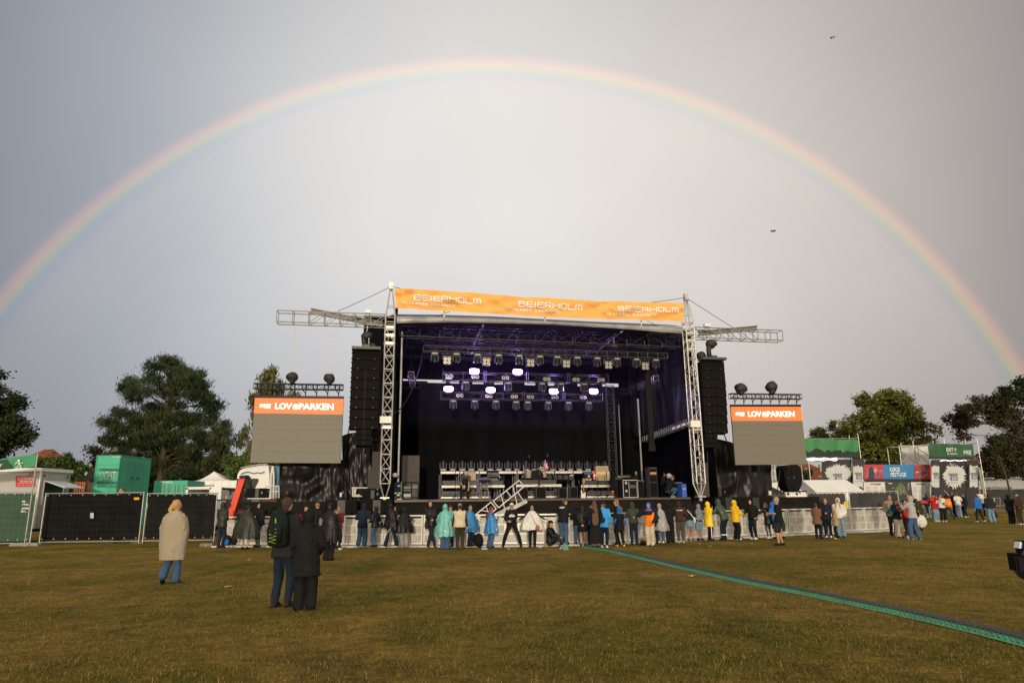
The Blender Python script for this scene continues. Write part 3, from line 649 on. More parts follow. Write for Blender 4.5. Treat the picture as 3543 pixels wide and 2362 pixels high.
# ============================================================ LINE ARRAYS
CORN = M('copper_badge', (.45, .22, .10), .5, .3)
def cab_mesh(w, h, dp, split):
    mb = MB(); mb.box((0, dp / 2 + .02, 0), (w * .97, dp, h * .97)); 
    if split:
        for s in (-1, 1): mb.box((s * (w * .25 + .02), 0, 0), (w * .5 - .07, .05, h * .90), mi=1)
        mb.box((0, .03, 0), (.10, .03, h * .9), mi=0)
    else: mb.box((0, 0, 0), (w * .96, .05, h * .90), mi=1)
    for s in (-1, 1):
        mb.box((s * w * .5, .12, h * .3), (.03, .1, .06)); mb.box((s * w * .5, .12, -h * .3), (.03, .1, .06))
        mb.box((s * w * .29 + .02, -.03, -h * .38), (.025, .01, .025), mi=2)
    return mb
def line_array(x0t, x1t, yt, ys, x0b, x1b, small, d, lab):
    a = SP((x0t + x1t) / 2, yt, d); w = (SP(x1t, yt, d) - SP(x0t, yt, d)).length
    t = thing('line_array', lab, 'line array speaker', a, 'hanging line arrays'); mb = MB(); mb.box(a, (w, .6, .12), (SU, SD, ez)); mb.box(a - SD * .1 + ez * .1, (.3, .3, .12), (SU, SD, ez)); mb.build('fly_frame', M('dark_steel', (.07, .068, .062), .5, .3), t)
    org = V(ORG[t.name])
    def ax3(tilt): return Matrix((SU, (SD * math.cos(tilt) + ez * math.sin(tilt)), (ez * math.cos(tilt) - SD * math.sin(tilt)))).transposed().to_4x4()
    first = {}
    zs = [SP((x0t + x1t) / 2, y, d).z for y in ys]
    for i in range(len(zs) - 1):
        h = zs[i] - zs[i + 1]; key = 'w' if i < 2 else 's'
        if key not in first: first[key] = cab_mesh(w, h, .5, key == 's').mesh('cabinet', [BLK, GRILLE, CORN])
        o = bpy.data.objects.new('cabinet', first[key]); COL.objects.link(o); o.parent = t
        til = -R(.5 + i * .6); c = V((a.x, a.y, (zs[i] + zs[i + 1]) / 2)) + SD * (-.0 + .004 * i * i) - org
        o.matrix_local = Matrix.Translation(c) @ ax3(til); ORG[o.name] = tuple(org)
    for k, (xa, xb, ya, yb) in enumerate(small):
        h = SP(xa, ya, d).z - SP(xa, yb, d).z; wv = (SP(xb, ya, d) - SP(xa, ya, d)).length
        if 'm' not in first: first['m'] = cab_mesh(wv, h, .45, True).mesh('cabinet', [BLK, GRILLE, BLK])
        o = bpy.data.objects.new('cabinet', first['m']); COL.objects.link(o); o.parent = t
        o.matrix_local = Matrix.Translation(SP((xa + xb) / 2, (ya + yb) / 2, d) + SD * (.12 + .04 * k) - org) @ ax3(-R(5 + 2 * k)); ORG[o.name] = tuple(org)
    return t
line_array(1218, 1317, 1207, [1213, 1246, 1279, 1312, 1346, 1379, 1413, 1448, 1481], 1208, 1307, [(1231, 1285, 1484, 1502), (1231, 1284, 1502, 1520), (1231, 1283, 1520, 1538)], -.9, 'tall black line array hanging left of the stage')
line_array(2424, 2505, 1243, [1249, 1280, 1310, 1341, 1372, 1403, 1434, 1465, 1496], 2426, 2509, [(2444, 2487, 1498, 1514), (2444, 2486, 1514, 1530), (2443, 2485, 1530, 1546)], -.3, 'tall black line array hanging right of the stage')
# ============================================================ COVERED HOISTS
BAG = M('hoist_cover_fabric', (.018, .018, .018), .6, 0, .3, 6, .4, 5)
def blob(mb, c, r, seed, flat=1.0, n=18, m=12, amp=.22):
    o = len(mb.v); mb.ell(c, r, n=n, m=m); c = V(c)
    for i in range(o, len(mb.v)):
        p = V(mb.v[i]); q = p - c; k = 1 + amp * noise.noise(V((q.x * 4 + seed, q.y * 4, q.z * 4))) + amp * .5 * noise.noise(V((q.x * 11 + seed, q.y * 11, q.z * 11)))
        mb.v[i] = tuple(c + q * k)
CHAINM = M('chain_steel', (.5, .47, .42), .45, .6)
def chain(mb, a, b, r=.028):
    a, b = V(a), V(b); n = int((b - a).length / .11); d = (b - a).normalized(); q = d.orthogonal().normalized(); w = d.cross(q)
    for i in range(n):
        p = a + (b - a) * ((i + .5) / n); s = q if i % 2 else w
        for k in (-1, 1): mb.tube(p - d * .05 + s * k * r * .7, p + d * .05 + s * k * r * .7, .008, 4)
        for e in (-.05, .05): mb.tube(p + d * e - s * r * .7, p + d * e + s * r * .7, .008, 4)
def hoist(x, y, rpx, d, chx, chy, yb, lab, tall=False):
    c = SP(x, y, d); k = (SP(x + 10, y, d) - c).length / 10
    t = thing('chain_hoist', lab, 'chain hoist', c, 'covered chain hoists')
    mb = MB(); r = rpx * k; blob(mb, c, (r, r * .8, r * (.85)), x)
    if tall:
        e = SP(x - 5, yb, d); 
        o = len(mb.v); mb.rings([[V((p0.x, p0.y, p0.z)) + SU * rr * math.cos(a) + SD * rr * math.sin(a) for a in [6.283 * i / 10 for i in range(10)]] for p0, rr in ((c - ez * r * .3 - SU * r * .35, r * .55), ((c + e) / 2 - SU * r * .3, r * .42), (e, r * .45))])
    else: mb.rings([[p0 + SU * rr * math.cos(a) + SD * rr * math.sin(a) for a in [6.283 * i / 10 for i in range(10)]] for p0, rr in ((c - ez * r * .5, r * .6), (SP(x + 2, yb, d), r * .35))])
    mb.build('cover', BAG, t, smooth=True)
    mb = MB(); chain(mb, SP(chx, chy, d), c + ez * r * .6)
    if tall: chain(mb, c - ez * r * .5 + SU * r * .45 - SD * .2, SP(x + 8, yb - 2, d) - SD * .2)
    mb.build('chain', CHAINM, t); return t
hoist(1010, 1304, 22, -.05, 1021, 1116, 1326, 'black covered hoist on its long chain, outer one over the left screen')
hoist(1139, 1309, 20, -.05, 1145, 1124, 1330, 'black covered hoist on its long chain, inner one over the left screen')
hoist(1268, 1162, 20, -.6, 1272, 1126, 1204, 'tall covered hoist hanging over the left line array', True)
hoist(1289, 1198, 13, -.2, 1289, 1185, 1208, 'small covered hoist behind the tall one on the left line array')
hoist(2563, 1343, 20, -.05, 2554, 1172, 1366, 'black covered hoist on its long chain, inner one over the right screen')
hoist(2670, 1338, 20, -.05, 2656, 1178, 1366, 'black covered hoist on its long chain, outer one over the right screen')
hoist(2460, 1190, 18, -.2, 2460, 1165, 1238, 'tall covered hoist hanging over the right line array', True)
hoist(2427, 1230, 16, .1, 2425, 1176, 1238, 'small covered hoist beside the tall one on the right line array')
# ============================================================ SCREENS
LED = M('led_panel_grey', (.155, .145, .115), .55, 0, .05, 30)
LEDO = M('led_lit_orange', (.8, .13, .03), .5, emit=((1.0, .125, .028), .98))
LEDW = M('led_lit_white', (.8, .8, .8), .5, emit=((1, 1, 1), .85))
def screen(TL, TR, BL, BR, YL, YR, bandL, bandR, tr, hangs, lab, labt, dt):
    p = [P(*TL, YL), P(*TR, YR), P(*BR, YR), P(*BL, YL)]
    # keep the screen a true vertical rectangle
    p[3] = V((p[0].x, p[0].y, P(*BL, YL).z)); p[2] = V((p[1].x, p[1].y, P(*BR, YR).z))
    t = thing('video_screen', lab, 'LED screen', (p[2] + p[3]) / 2, 'video screens beside the stage')
    U = (p[1] - p[0]).normalized(); Nn = V((U.y, -U.x, 0)).normalized()
    if Nn.y > 0: Nn = -Nn
    back = -Nn
    zl = P(*bandL, YL).z; zr_ = P(*bandR, YR).z
    m1 = V((p[0].x, p[0].y, zl)); m2 = V((p[1].x, p[1].y, zr_))
    mb = MB(); nu, nv = 8, 6
    for i in range(nu):
        for j in range(nv):
            def q(u, v): return (p[0] * (1 - u) + p[1] * u) * (1 - v) + (p[3] * (1 - u) + p[2] * u) * v
            g_ = .0007; a, b, c_, d_ = q(i / nu + g_ * .4, j / nv + g_), q((i + 1) / nu - g_ * .4, j / nv + g_), q((i + 1) / nu - g_ * .4, (j + 1) / nv - g_), q(i / nu + g_ * .4, (j + 1) / nv - g_)
            off = back * (.004 * random.random()); vs = [x + off for x in (a, b, c_, d_)] + [x + back * .1 for x in (a, b, c_, d_)]
            mb.add(vs, [(0, 3, 2, 1), (0, 1, 5, 4), (1, 2, 6, 5), (2, 3, 7, 6), (3, 0, 4, 7), (4, 5, 6, 7)])
    mb.build('led_panel', LED, t)
    mb = MB(); fr = Nn * .006
    a, b, c_, d_ = p[0] + fr, p[1] + fr, m2 + fr, m1 + fr; mb.quad(a - ez * .06, b - ez * .06, c_, d_); mb.build('lit_band', LEDO, t)
    mb = MB(); mb.box((p[0] + p[1]) / 2 + back * .05 + ez * .0, ((p[1] - p[0]).length, .12, .12), (U, back, ez))
    for f in (.12, .37, .62, .87): 
        q = p[0].lerp(p[1], f) + back * .13; mb.box((q.x, q.y, (p[0].z + p[2].z) / 2), (.06, .06, p[0].z - p[2].z), (U, back, ez))
    mb.build('frame', BLKM, t)
    w = (p[1] - p[0]).length
    def bq(u0, v0, u1, v1, sk=0):
        f = lambda u, v: (p[0] * (1 - u) + p[1] * u) * (1 - v) + (m1 * (1 - u) + m2 * u) * v + Nn * .008
        return [f(u0, v0), f(u1, v0), f(u1, v1), f(u0, v1)]
    text('LOV', bq(.232, .37, .423, .74), LEDW, t, bold=.035, lift=.004); text('PARKEN', bq(.50, .37, .895, .74), LEDW, t, bold=.035, lift=.004)
    text('e', bq(.430, .40, .497, .76), LEDW, t, bold=.03, lift=.004); text('e', bq(.437, .43, .490, .73), LEDO, t, bold=-.012, lift=.006)
    text('KØGE', bq(.058, .42, .185, .66), LEDW, t, bold=.05, lift=.004, shear=.15); text('FESTUGE', bq(.105, .63, .18, .71), LEDW, t, bold=.02, lift=.004, shear=.15)
    # truss above
    (xa, ya0, ya1), (xb, yb0, yb1) = tr
    A0, A1, B0, B1 = P(xa, ya0, YL + dt), P(xa, ya1, YL + dt), P(xb, yb0, YR + dt), P(xb, yb1, YR + dt)
    h = (A0 - A1).length * .92
    tt = thing('screen_truss', labt, 'truss', (A0 + B0) / 2, 'trusses carrying the screens')
    mb = MB(); truss(mb, (A0 + A1) / 2, (B0 + B1) / 2, h, h, .38, .024, side=Nn, rb=.012); mb.build('truss_frame', PUR, tt)
    A = (A0 + A1) / 2; B = (B0 + B1) / 2
    for k in range(hangs):
        mb = MB(); f = (k + .55) / hangs; c = A.lerp(B, f); lo = p[0].lerp(p[1], f) + back * .05 + ez * .06; md = c.lerp(lo, .72); 
        for s in (-1, 1): mb.tube(c + U * s * .09 - ez * h * .5 + Nn * .1, md, .022, 5); mb.tube(c + U * s * .09 + ez * h * .5 + Nn * (h / 2 + .02), c + U * s * .09 - ez * h * .5 + Nn * (h / 2 + .02), .028, 5)
        mb.tube(md, lo, .012, 5); mb.ell(md - ez * .05, (.03, .03, .05), n=6, m=4); mb.build('sling', BLKM, tt)
    return t
screen((882.9, 1372), (1188.6, 1375), (871.4, 1600), (1181.4, 1602), 30.3, 30.5, (880, 1428.6), (1187, 1433), ((879, 1326, 1345), (1187, 1331, 1349)), 8, 'wide LED screen with orange top band left of the stage', 'black truss with slings over the left screen', .1)
screen((2528, 1403), (2771, 1403), (2542, 1608), (2790, 1605), 34.3, 34.8, (2532, 1455), (2776, 1455), ((2524, 1361, 1378), (2770, 1365, 1380)), 8, 'LED screen with orange top band right of the stage', 'black truss with slings over the right screen', .1)
# ============================================================ LAMPS
GLASS = M('lens_glass', (.30, .27, .22), .18, .6)
HOUS = M('lamp_housing', (.022, .021, .023), .5, .2)
HOUL = M('lamp_base_grey', (.08, .078, .082), .45, .3)
LGT = M('lamp_lit', (1, 1, 1), .5, emit=((.55, .40, 1.0), 16.0))
SIL = M('reflector', (.55, .50, .42), .25, .8)
def frame_kit(root): return tree_of(root)
def orient(o): o.rotation_euler = (0, 0, math.atan2(SU.y, SU.x))
def proto_head(up=False):
    t = thing('moving_head_lamp', '', 'stage lamp'); s = 1 if up else -1
    mb = MB(); mb.box((0, 0, s * .05), (.34, .24, .12)); mb.tube((-.08, 0, -s * .0), (-.08, 0, -s * .07), .03); mb.tube((.08, 0, 0), (.08, 0, -s * .07), .03); 
    for k in (-.08, 0, .08): mb.box((k, -.125, s * .05), (.05, .01, .04), mi=1)
    mb.build('base', [HOUL, WHITE], t)
    mb = MB()
    for k in (-1, 1): mb.box((k * .17, 0, s * .27), (.05, .12, .32)); mb.box((k * .09, 0, s * .13), (.16, .14, .05))
    mb.build('yoke', HOUS, t)
    mb = MB(); d = V((0, -.35, s * 1)).normalized() if not up else ez; c = V((0, 0, s * .33)); mb.tube(c - d * .17, c + d * .12, .12, 14); mb.tube(c + d * .12, c + d * .2, .12, 14, .085); mb.build('head', HOUS, t, smooth=False)
    return t
def proto_blinder():
    t = thing('blinder_lamp', '', 'stage lamp')
    mb = MB()
    for k in (-1, 1): mb.tube((k * .23, 0, -.02), (k * .23, 0, -.3), .015); 
    mb.tube((-.23, 0, -.02), (.23, 0, -.02), .015); mb.tube((0, 0, -.02), (0, 0, .08), .025); mb.box((0, 0, -.16), (.40, .02, .1)); mb.build('bracket', HOUL, t)
    mb = MB(); mb.box((0, .04, -.36), (.4, .14, .36))
    for i in (-1, 1): mb.box((0, -.045, -.36 + i * .175), (.4, .03, .012)); mb.box((i * .195, -.045, -.36), (.012, .03, .36))
    mb.build('housing', HOUS, t)
    for i in (-1, 1):
        for j in (-1, 1):
            mb = MB(); c = V((i * .093, -.036, -.36 + j * .088)); mb.tube(c, c + V((0, -.02, 0)), .078, 16, .082); mb.ell(c + V((0, -.015, 0)), (.05, .02, .05), n=12, m=6, mi=1); mb.build('lens', [SIL, GLASS], t, smooth=False)
    return t
def proto_wash():
    t = thing('wash_lamp', '', 'stage lamp')
    mb = MB(); mb.box((0, .06, 0), (.50, .1, .27)); mb.box((0, .0, -.18), (.3, .12, .05)); mb.tube((0, .05, -.13), (0, .05, -.19), .03); mb.build('housing', HOUS, t)
    mb = MB(); n_ = 24; mb.rings([[V((.23 * abs(math.cos(a)) ** .45 * (1 if math.cos(a) > 0 else -1) * k, -.012 - q, .125 * abs(math.sin(a)) ** .45 * (1 if math.sin(a) > 0 else -1) * k)) for a in [6.2832 * (i + .5) / n_ for i in range(n_)]] for k, q in ((1, -.02), (1, .0), (.8, .03), (.4, .045))]); mb.build('lit_face', LGT, t); return t
def proto_twin():
    t = thing('twin_lamp', '', 'stage lamp'); mb = MB(); mb.box((0, .05, 0), (.42, .14, .2)); mb.box((0, .05, .14), (.05, .05, .1)); mb.build('housing', HOUS, t)
    for k in (-1, 1):
        mb = MB(); c = V((k * .105, -.025, 0)); mb.tube(c, c + V((0, -.012, 0)), .085, 16); mb.tube(c + V((0, -.012, 0)), c + V((0, -.02, 0)), .055, 14, mi=1); mb.build('lens', [SIL, HOUS], t)
    return t
def spread(pr, items, labf, group, d):
    ks = tree_of(pr)
    for i, (x, y) in enumerate(items):
        c = SP(x, y, d); o = pr if i == 0 else copy_tree(pr, c, kidsof=ks)
        o.location = c; orient(o); o['label'] = labf(i); o['group'] = group
ORD = ['leftmost', 'second', 'third', 'fourth', 'fifth', 'sixth', 'seventh', 'eighth', 'ninth', 'tenth', 'eleventh', 'twelfth', 'thirteenth', 'fourteenth', 'fifteenth', 'sixteenth', 'seventeenth', 'eighteenth', 'rightmost']
def fy(x, x0, y0, x1, y1): return y0 + (y1 - y0) * (x - x0) / (x1 - x0)
dF = 1.6
mh = [1504, 1579, 1652, 1724.6, 1796, 1867, 1927, 1996, 2065, 2133, 2200, 2267]
spread(proto_head(), [(x, fy(x, 1504, 1220, 2267, 1243)) for x in mh], lambda i: ('%s moving head lamp hanging from the front truss, counted from the left' % (ORD[i] if i < 11 else 'rightmost')), 'moving heads hanging from the front truss', dF)
bl4 = [1547, 1683, 1835, 1958.5, 2103.6, 2230.5]
spread(proto_blinder(), [(x, fy(x, 1504, 1222, 2267, 1245)) for x in bl4], lambda i: '%s square four-lens blinder on the front truss' % (ORD[i] if i < 5 else 'rightmost'), 'four-lens blinders on the front truss', dF)
t = thing('lighting_truss', 'long front lighting truss hanging under the stage roof', 'truss', SP(1885, 1210, dF)); mb = MB(); truss(mb, SP(1465, 1206, dF), SP(2305, 1233, dF), .4, .28, .55, .024, side=SD, rb=.013); mb.build('truss_frame', PUR, t)
for n_, (x0, y0, x1, y1, h, d, lab) in enumerate(((1528, 1303, 2103, 1313, .42, 3.4, 'upper rear lighting truss behind the lit lamps'), (1521, 1369, 2084, 1377, .36, 5.2, 'lower rear lighting truss below the lit lamps'))):
    t = thing('lighting_truss', lab, 'truss', SP(1800, (y0 + y1) / 2, d)); mb = MB(); a, b = SP(x0, y0, d), SP(x1, y1, d)
    k = 4
    for i in range(k):
        p0, p1 = a.lerp(b, i / k + .006), a.lerp(b, (i + 1) / k - .006); truss(mb, p0, p1, .45, h, .9, .022, side=SD, rb=.012)
        for p in (p0, p1): mb.tube(p - ez * h * .5 - SD * .23, p + ez * h * .75 - SD * .23, .02)
    mb.build('truss_frame', PUR, t)
tw = [(1554, 1302), (1644, 1304), (1748.5, 1307), (1892, 1311), (1993, 1313), (2079, 1314)]
tw2 = [(1590.6, 1368), (1691, 1370), (1779, 1372), (1834.6, 1373), (1920.5, 1374), (2017, 1375)]
pt = proto_twin(); kt = tree_of(pt)
for i, (x, y) in enumerate(tw + tw2):
    d = 3.1 if i < 6 else 4.9; c = SP(x, y, d); o = pt if i == 0 else copy_tree(pt, c, kidsof=kt); o.location = c; orient(o)
    o['label'] = '%s twin round lamp on the %s rear truss' % (ORD[i % 6] if i % 6 < 5 else 'rightmost', 'upper' if i < 6 else 'lower'); o['group'] = 'twin round lamps on the rear trusses'
wl = [(1641, 1284, 3.0), (1791, 1286, 3.0), (1552, 1345, 4.6), (1697.5, 1348.6, 4.6), (1915.8, 1353, 4.6), (2054, 1353, 4.6)]
pw = proto_wash(); kw = tree_of(pw)
for i, (x, y, d) in enumerate(wl):
    c = SP(x, y, d); o = pw if i == 0 else copy_tree(pw, c, kidsof=kw); o.location = c; orient(o); o.scale = (1.05, 1, 1.05)
    o['label'] = 'lit violet white lamp, %s' % ['left one of the upper pair', 'right one of the upper pair', 'leftmost of the lower four', 'second of the lower four', 'third of the lower four', 'rightmost of the lower four'][i]; o['group'] = 'lit violet lamps over the stage'
    la = bpy.data.lights.new('lamp_light', 'POINT'); la.energy = 120; la.color = (.45, .30, 1.0); la.shadow_soft_size = .2
    lo = bpy.data.objects.new('lamp_light', la); COL.objects.link(lo); lo.location = (0, -.25, 0); lo.parent = o
pm = proto_head(); km = tree_of(pm); lo_ = [(1568, 1384, 5.3), (1642, 1385, 5.3), (1715, 1386, 5.3), (1785, 1388, 5.3), (1825, 1389, 5.3), (1896, 1390, 5.3), (1966, 1391, 5.3), (2036, 1391, 5.3), (1611, 1320, 3.5), (1758, 1322, 3.5), (1875, 1324, 3.5), (1940, 1325, 3.5), (2020, 1326, 3.5)]
for i, (x, y, d) in enumerate(lo_):
    c = SP(x, y, d); o = pm if i == 0 else copy_tree(pm, c, kidsof=km); o.location = c; orient(o)
    o['label'] = ('%s dim moving head hanging under the lower rear truss' % (ORD[i] if i < 7 else 'rightmost')) if i < 8 else '%s dim moving head hanging under the upper rear truss' % (ORD[i - 8] if i < 12 else 'rightmost'); o['group'] = 'dim moving heads under the rear trusses'
# chain motors over the front truss with white tubes
for x, y, l in ((1665, 1182, 'left'), (2125, 1198, 'right')):
    c = SP(x, y, dF); t = thing('chain_hoist', 'small dark chain motor on the %s half of the front truss' % l, 'chain hoist', c, 'small chain motors above the front truss'); mb = MB(); mb.box(c, (.3, .2, .16), (SU, SD, ez)); mb.tube(c - SU * .16, c + SU * .16, .09, 10); mb.build('body', HOUL, t); mb = MB(); mb.tube(c, c + ez * .7, .02); mb.build('chain', CHAINM, t)
for (x0, y0, d0), (x1, y1, d1), l in (((1671, 1125, .3), (1638, 1192, 3.5), 'left'), ((2153, 1144, .3), (2075, 1206, 3.5), 'right')):
    a, b = SP(x0, y0, d0), SP(x1, y1, d1); mb = MB(); mb.tube(a, b, .055, 12); mb.tube(a, a - (b - a).normalized() * .03, .065, 12); tag(mb.build('roof_pipe', M('shiny_pipe', (.5, .46, .6), .25, .7), smooth=False), 'shiny white pipe under the roof on the %s' % l, 'pipe', 'shiny pipes under the roof')
# ============================================================ RISERS AND BACKLINE
EDGE = M('riser_edge', (.60, .58, .52), .4, .2, .1, 3)
def riser(x0, y0, x1, y1, d, segs, lab, batt=False, name='stage_riser', edgeh=.12, legbot=None):
    a, b = SP(x0, y0, d), SP(x1, y1, d); a.z = b.z = (a.z + b.z) / 2
    t = thing(name, lab, 'stage riser', V(((a.x + b.x) / 2, (a.y + b.y) / 2, ZD)), 'stage risers in steps')
    mb = MB(); me_ = MB()
    for i in range(segs):
        p, q = a.lerp(b, i / segs + .003), a.lerp(b, (i + 1) / segs - .003); c = (p + q) / 2; w = (q - p).length
        me_.box(c - ez * edgeh / 2, (w, .05, edgeh), (SU, SD, ez)); mb.box(c + SD * .6 - ez * .03, (w, 1.14, .05), (SU, SD, ez))
    mb.build('platform', DECKM, t); me_.build('edge', EDGE, t)
    for i in range(segs + 1):
        for s in ((.05, -.05) if 0 < i < segs else ((.05,) if i == 0 else (-.05,))):
            p = a.lerp(b, i / segs) + SU * s; mb = MB(); mb.tube(V((p.x, p.y, ZD)) + SD * .06, p + SD * .06 - ez * edgeh, .025, 6); mb.build('leg', ALUD, t); mb = MB(); mb.tube(V((p.x, p.y, ZD)) + SD * 1.1, p + SD * 1.1 - ez * edgeh, .025, 6); mb.build('leg', ALUD, t)
    return a, b
riser(1523, 1629, 2108, 1630, 5.6, 9, 'tall rear riser carrying the row of moving heads')
riser(1527, 1678, 1746, 1678, 4.4, 2, 'middle riser at the left of the drums')
riser(2010, 1677, 2129, 1677, 4.4, 1, 'middle riser below the cream amplifiers')
riser(1785, 1675, 1943, 1675, 3.6, 1, 'drum riser in the centre of the stage')
riser(1525, 1717, 1700, 1717, 3.4, 2, 'lowest step under the left risers', edgeh=.09)
riser(1825, 1715, 1935, 1715, 3.0, 1, 'lowest step before the drum riser', edgeh=.09)
riser(2030, 1715, 2129, 1715, 3.4, 1, 'lowest step under the right risers', edgeh=.09)
# LED battens standing on the steps
pbt = thing('led_batten', '', 'stage lamp'); MB().box((0, 0, .165), (1.15, .12, .13)).build('hood', M('batten_black', (.03, .03, .032), .4, .2), pbt)
mb = MB(); mb.box((0, .0, .06), (1.12, .1, .06)); 
for k in range(9): mb.box((-.5 + k * .125, -.056, .06), (.05, .01, .03), mi=1)
mb.build('strip', [HOUS, GLASS], pbt); kb = tree_of(pbt); i = 0
for x0, x1, y, d, n, w in ((1530, 1744, 1678, 4.4, 3, 'middle left'), (2014, 2127, 1677, 4.4, 2, 'middle right'), (1800, 1928, 1675, 3.6, 2, 'drum riser'), (1530, 1698, 1715, 3.4, 3, 'lowest left'), (1828, 1930, 1713, 3.0, 2, 'lowest centre'), (2032, 2127, 1713, 3.4, 2, 'lowest right')):
    for k in range(n):
        c = SP(x0 + (x1 - x0) * (k + .5) / n, y, d); o = pbt if i == 0 else copy_tree(pbt, c, kidsof=kb); o.location = c + SD * .1; orient(o); i += 1
        wd_ = (SP(x1, y, d) - SP(x0, y, d)).length / n; o.scale = (wd_ / 1.19, 1, 1)
        o['label'] = '%s of the black LED battens on the %s step' % (['left one', 'middle one' if n == 3 else 'right one', 'right one'][k], w); o['group'] = 'LED battens on the risers'
ph = proto_head(True); kh = tree_of(ph); xs = [1533, 1566, 1599, 1630, 1663, 1695, 1726, 1757, 1788, 1820, 1851, 1880, 1912, 1942, 1972, 2003, 2033, 2064, 2094]
for i, x in enumerate(xs):
    c = SP(x, 1628, 5.9); o = ph if i == 0 else copy_tree(ph, c, kidsof=kh); o.location = c; orient(o); o['label'] = '%s moving head standing on the rear riser, counted from the left' % ORD[i]; o['group'] = 'moving heads standing on the rear riser'
def cab(name, lab, cat, x0, y0, x1, y1, d, dp, mats, parts, grp=None, zfloor=None):
    if x0 > 2450: d += 1.25
    a = UZ(x0, y1, d); b = UZ(x1, y0, d); u = (a[0] + b[0]) / 2; w = abs(b[0] - a[0]); h = abs(b[1] - a[1]); z0 = a[1] if zfloor is None else zfloor
    if zfloor is not None: h = b[1] - zfloor
    t = thing(name, lab, cat, ST(u, d + dp / 2, z0), grp)
    bmb = MB(); bmb.box(ST(u, d + dp / 2, z0 + h / 2), (w, dp, h), (SU, SD, ez))
    bmb.build('cabinet', mats, t)
    for nm, (p0, q0, p1, q1), m, th in parts:
        mb = MB(); mb.box(ST(u - w / 2 + w * (p0 + p1) / 2, d - th / 2 + .004, z0 + h * (1 - (q0 + q1) / 2)), (w * (p1 - p0), th, h * (q1 - q0)), (SU, SD, ez)); mb.build(nm, m, t)
    return t
CRM = M('cream_vinyl', (.55, .46, .28), .6); CRG = M('cream_grille', (.36, .27, .14), .8, 0, .2, 60); BEI = M('beige_grille', (.42, .33, .20), .8, 0, .15, 50)
WOODD = M('dark_wood_box', (.045, .04, .036), .6)
cab('guitar_amplifier', 'tall black amplifier with beige cloth front on the left riser', 'amplifier', 1603, 1631, 1648, 1662, 4.6, .3, BLK, [('grille', (.03, .04, .97, .97), BEI, .02)])
for k, (y0, y1) in enumerate(((1626, 1641.5), (1645, 1661))):
    cab('amplifier_head', 'black amplifier head, %s of the two stacked in silver frames' % ['upper', 'lower'][k], 'amplifier', 1686, y0, 1725, y1, 4.6, .3, BLK, [('frame', (0, 0, 1, .06), ALUD, .02), ('frame', (0, .94, 1, 1), ALUD, .02), ('panel', (.06, .55, .94, .85), HOUL, .015)])
cab('bass_cabinet', 'left black bass cabinet with two cones beside the drums', 'speaker cabinet', 1914, 1641, 1946, 1660, 4.7, .3, BLK, [('cone', (.08, .15, .45, .85), HOUS, .02), ('cone', (.55, .15, .92, .85), HOUS, .02)], 'bass cabinets')
cab('bass_cabinet', 'right black bass cabinet with white badge beside the drums', 'speaker cabinet', 1947, 1641, 1987, 1660, 4.7, .3, BLK, [('cone', (.08, .15, .45, .85), HOUS, .02), ('cone', (.55, .3, .92, .95), HOUS, .02), ('badge', (.6, .1, .92, .22), WHITE, .01)], 'bass cabinets')
cab('equipment_case', 'small black case right of the stacked amplifier heads', 'case', 1726, 1645, 1746, 1662, 4.6, .3, BLK, [('corner', (.05, .1, .2, .4), SIL, .01)])
cab('bass_amplifier', 'black bass amplifier with blue panel', 'amplifier', 2020, 1631, 2050, 1653, 4.6, .3, BLK, [('panel', (.08, .12, .92, .40), M('blue_panel', (.05, .08, .25), .4), .015), ('dial', (.45, .55, .7, .85), SIL, .015)])
cab('small_amplifier', 'small beige amplifier beneath the blue panel amplifier', 'amplifier', 2026, 1654, 2046, 1661, 4.5, .25, BEI, [('badge', (.3, .3, .7, .6), BLK, .01)])
cab('amplifier_head', 'cream amplifier head on top of the cream cabinet', 'amplifier', 2064, 1612, 2104, 1629, 4.6, .3, CRM, [('grille', (.05, .15, .95, .85), CRG, .015)])
cab('guitar_cabinet', 'large cream speaker cabinet with brown grille on the right riser', 'speaker cabinet', 2064, 1630, 2108, 1661, 4.6, .35, CRM, [('grille', (.06, .38, .94, .95), CRG, .015)])
for k, (x0, x1, y0) in enumerate(((1798, 1827, 1685), (1855, 1889, 1683), (1934, 1961, 1685), (1973, 1998, 1683))):
    cab('monitor_speaker', '%s dark upright monitor speaker on the stage floor' % ['first', 'second', 'third', 'fourth'][k], 'monitor speaker', x0, y0, x1, 1725, .9 + .2 * (k % 2), .35, M('monitor_brown', (.04, .034, .028), .6), [('grille', (.06, .05, .94, .95), GRILLE, .02)], 'monitor speakers on the stage floor', ZD)
cab('subwoofer', 'small black speaker with orange badge at the ramp head', 'speaker cabinet', 1748, 1706, 1769, 1727, 1.0, .4, BLK, [('grille', (.05, .05, .95, .95), GRILLE, .02), ('badge', (.45, .55, .65, .65), CORN, .025)], None, ZD)
cab('road_case', 'black road case with silver edges at stage right', 'road case', 2157, 1659, 2206, 1722, 2.2, .7, BLK, [('edge', (0, 0, .03, 1), ALU, .02), ('edge', (.97, 0, 1, 1), ALU, .02), ('edge', (0, 0, 1, .04), ALU, .02), ('edge', (0, .95, 1, 1), ALU, .02), ('rack_unit', (.45, .28, .85, .46), HOUL, .02), ('rack_frame', (.38, .12, .42, .92), ALUD, .02), ('rack_frame', (.90, .12, .94, .92), ALUD, .02), ('latch', (.15, .1, .28, .24), SIL, .02), ('latch', (.15, .55, .28, .68), SIL, .02)], None, ZD)
cab('equipment_case', 'black case right of the silver edged road case', 'case', 2207, 1661, 2226, 1724, 2.3, .6, BLK, [('edge', (0, 0, 1, .03), ALUD, .02)], None, ZD)
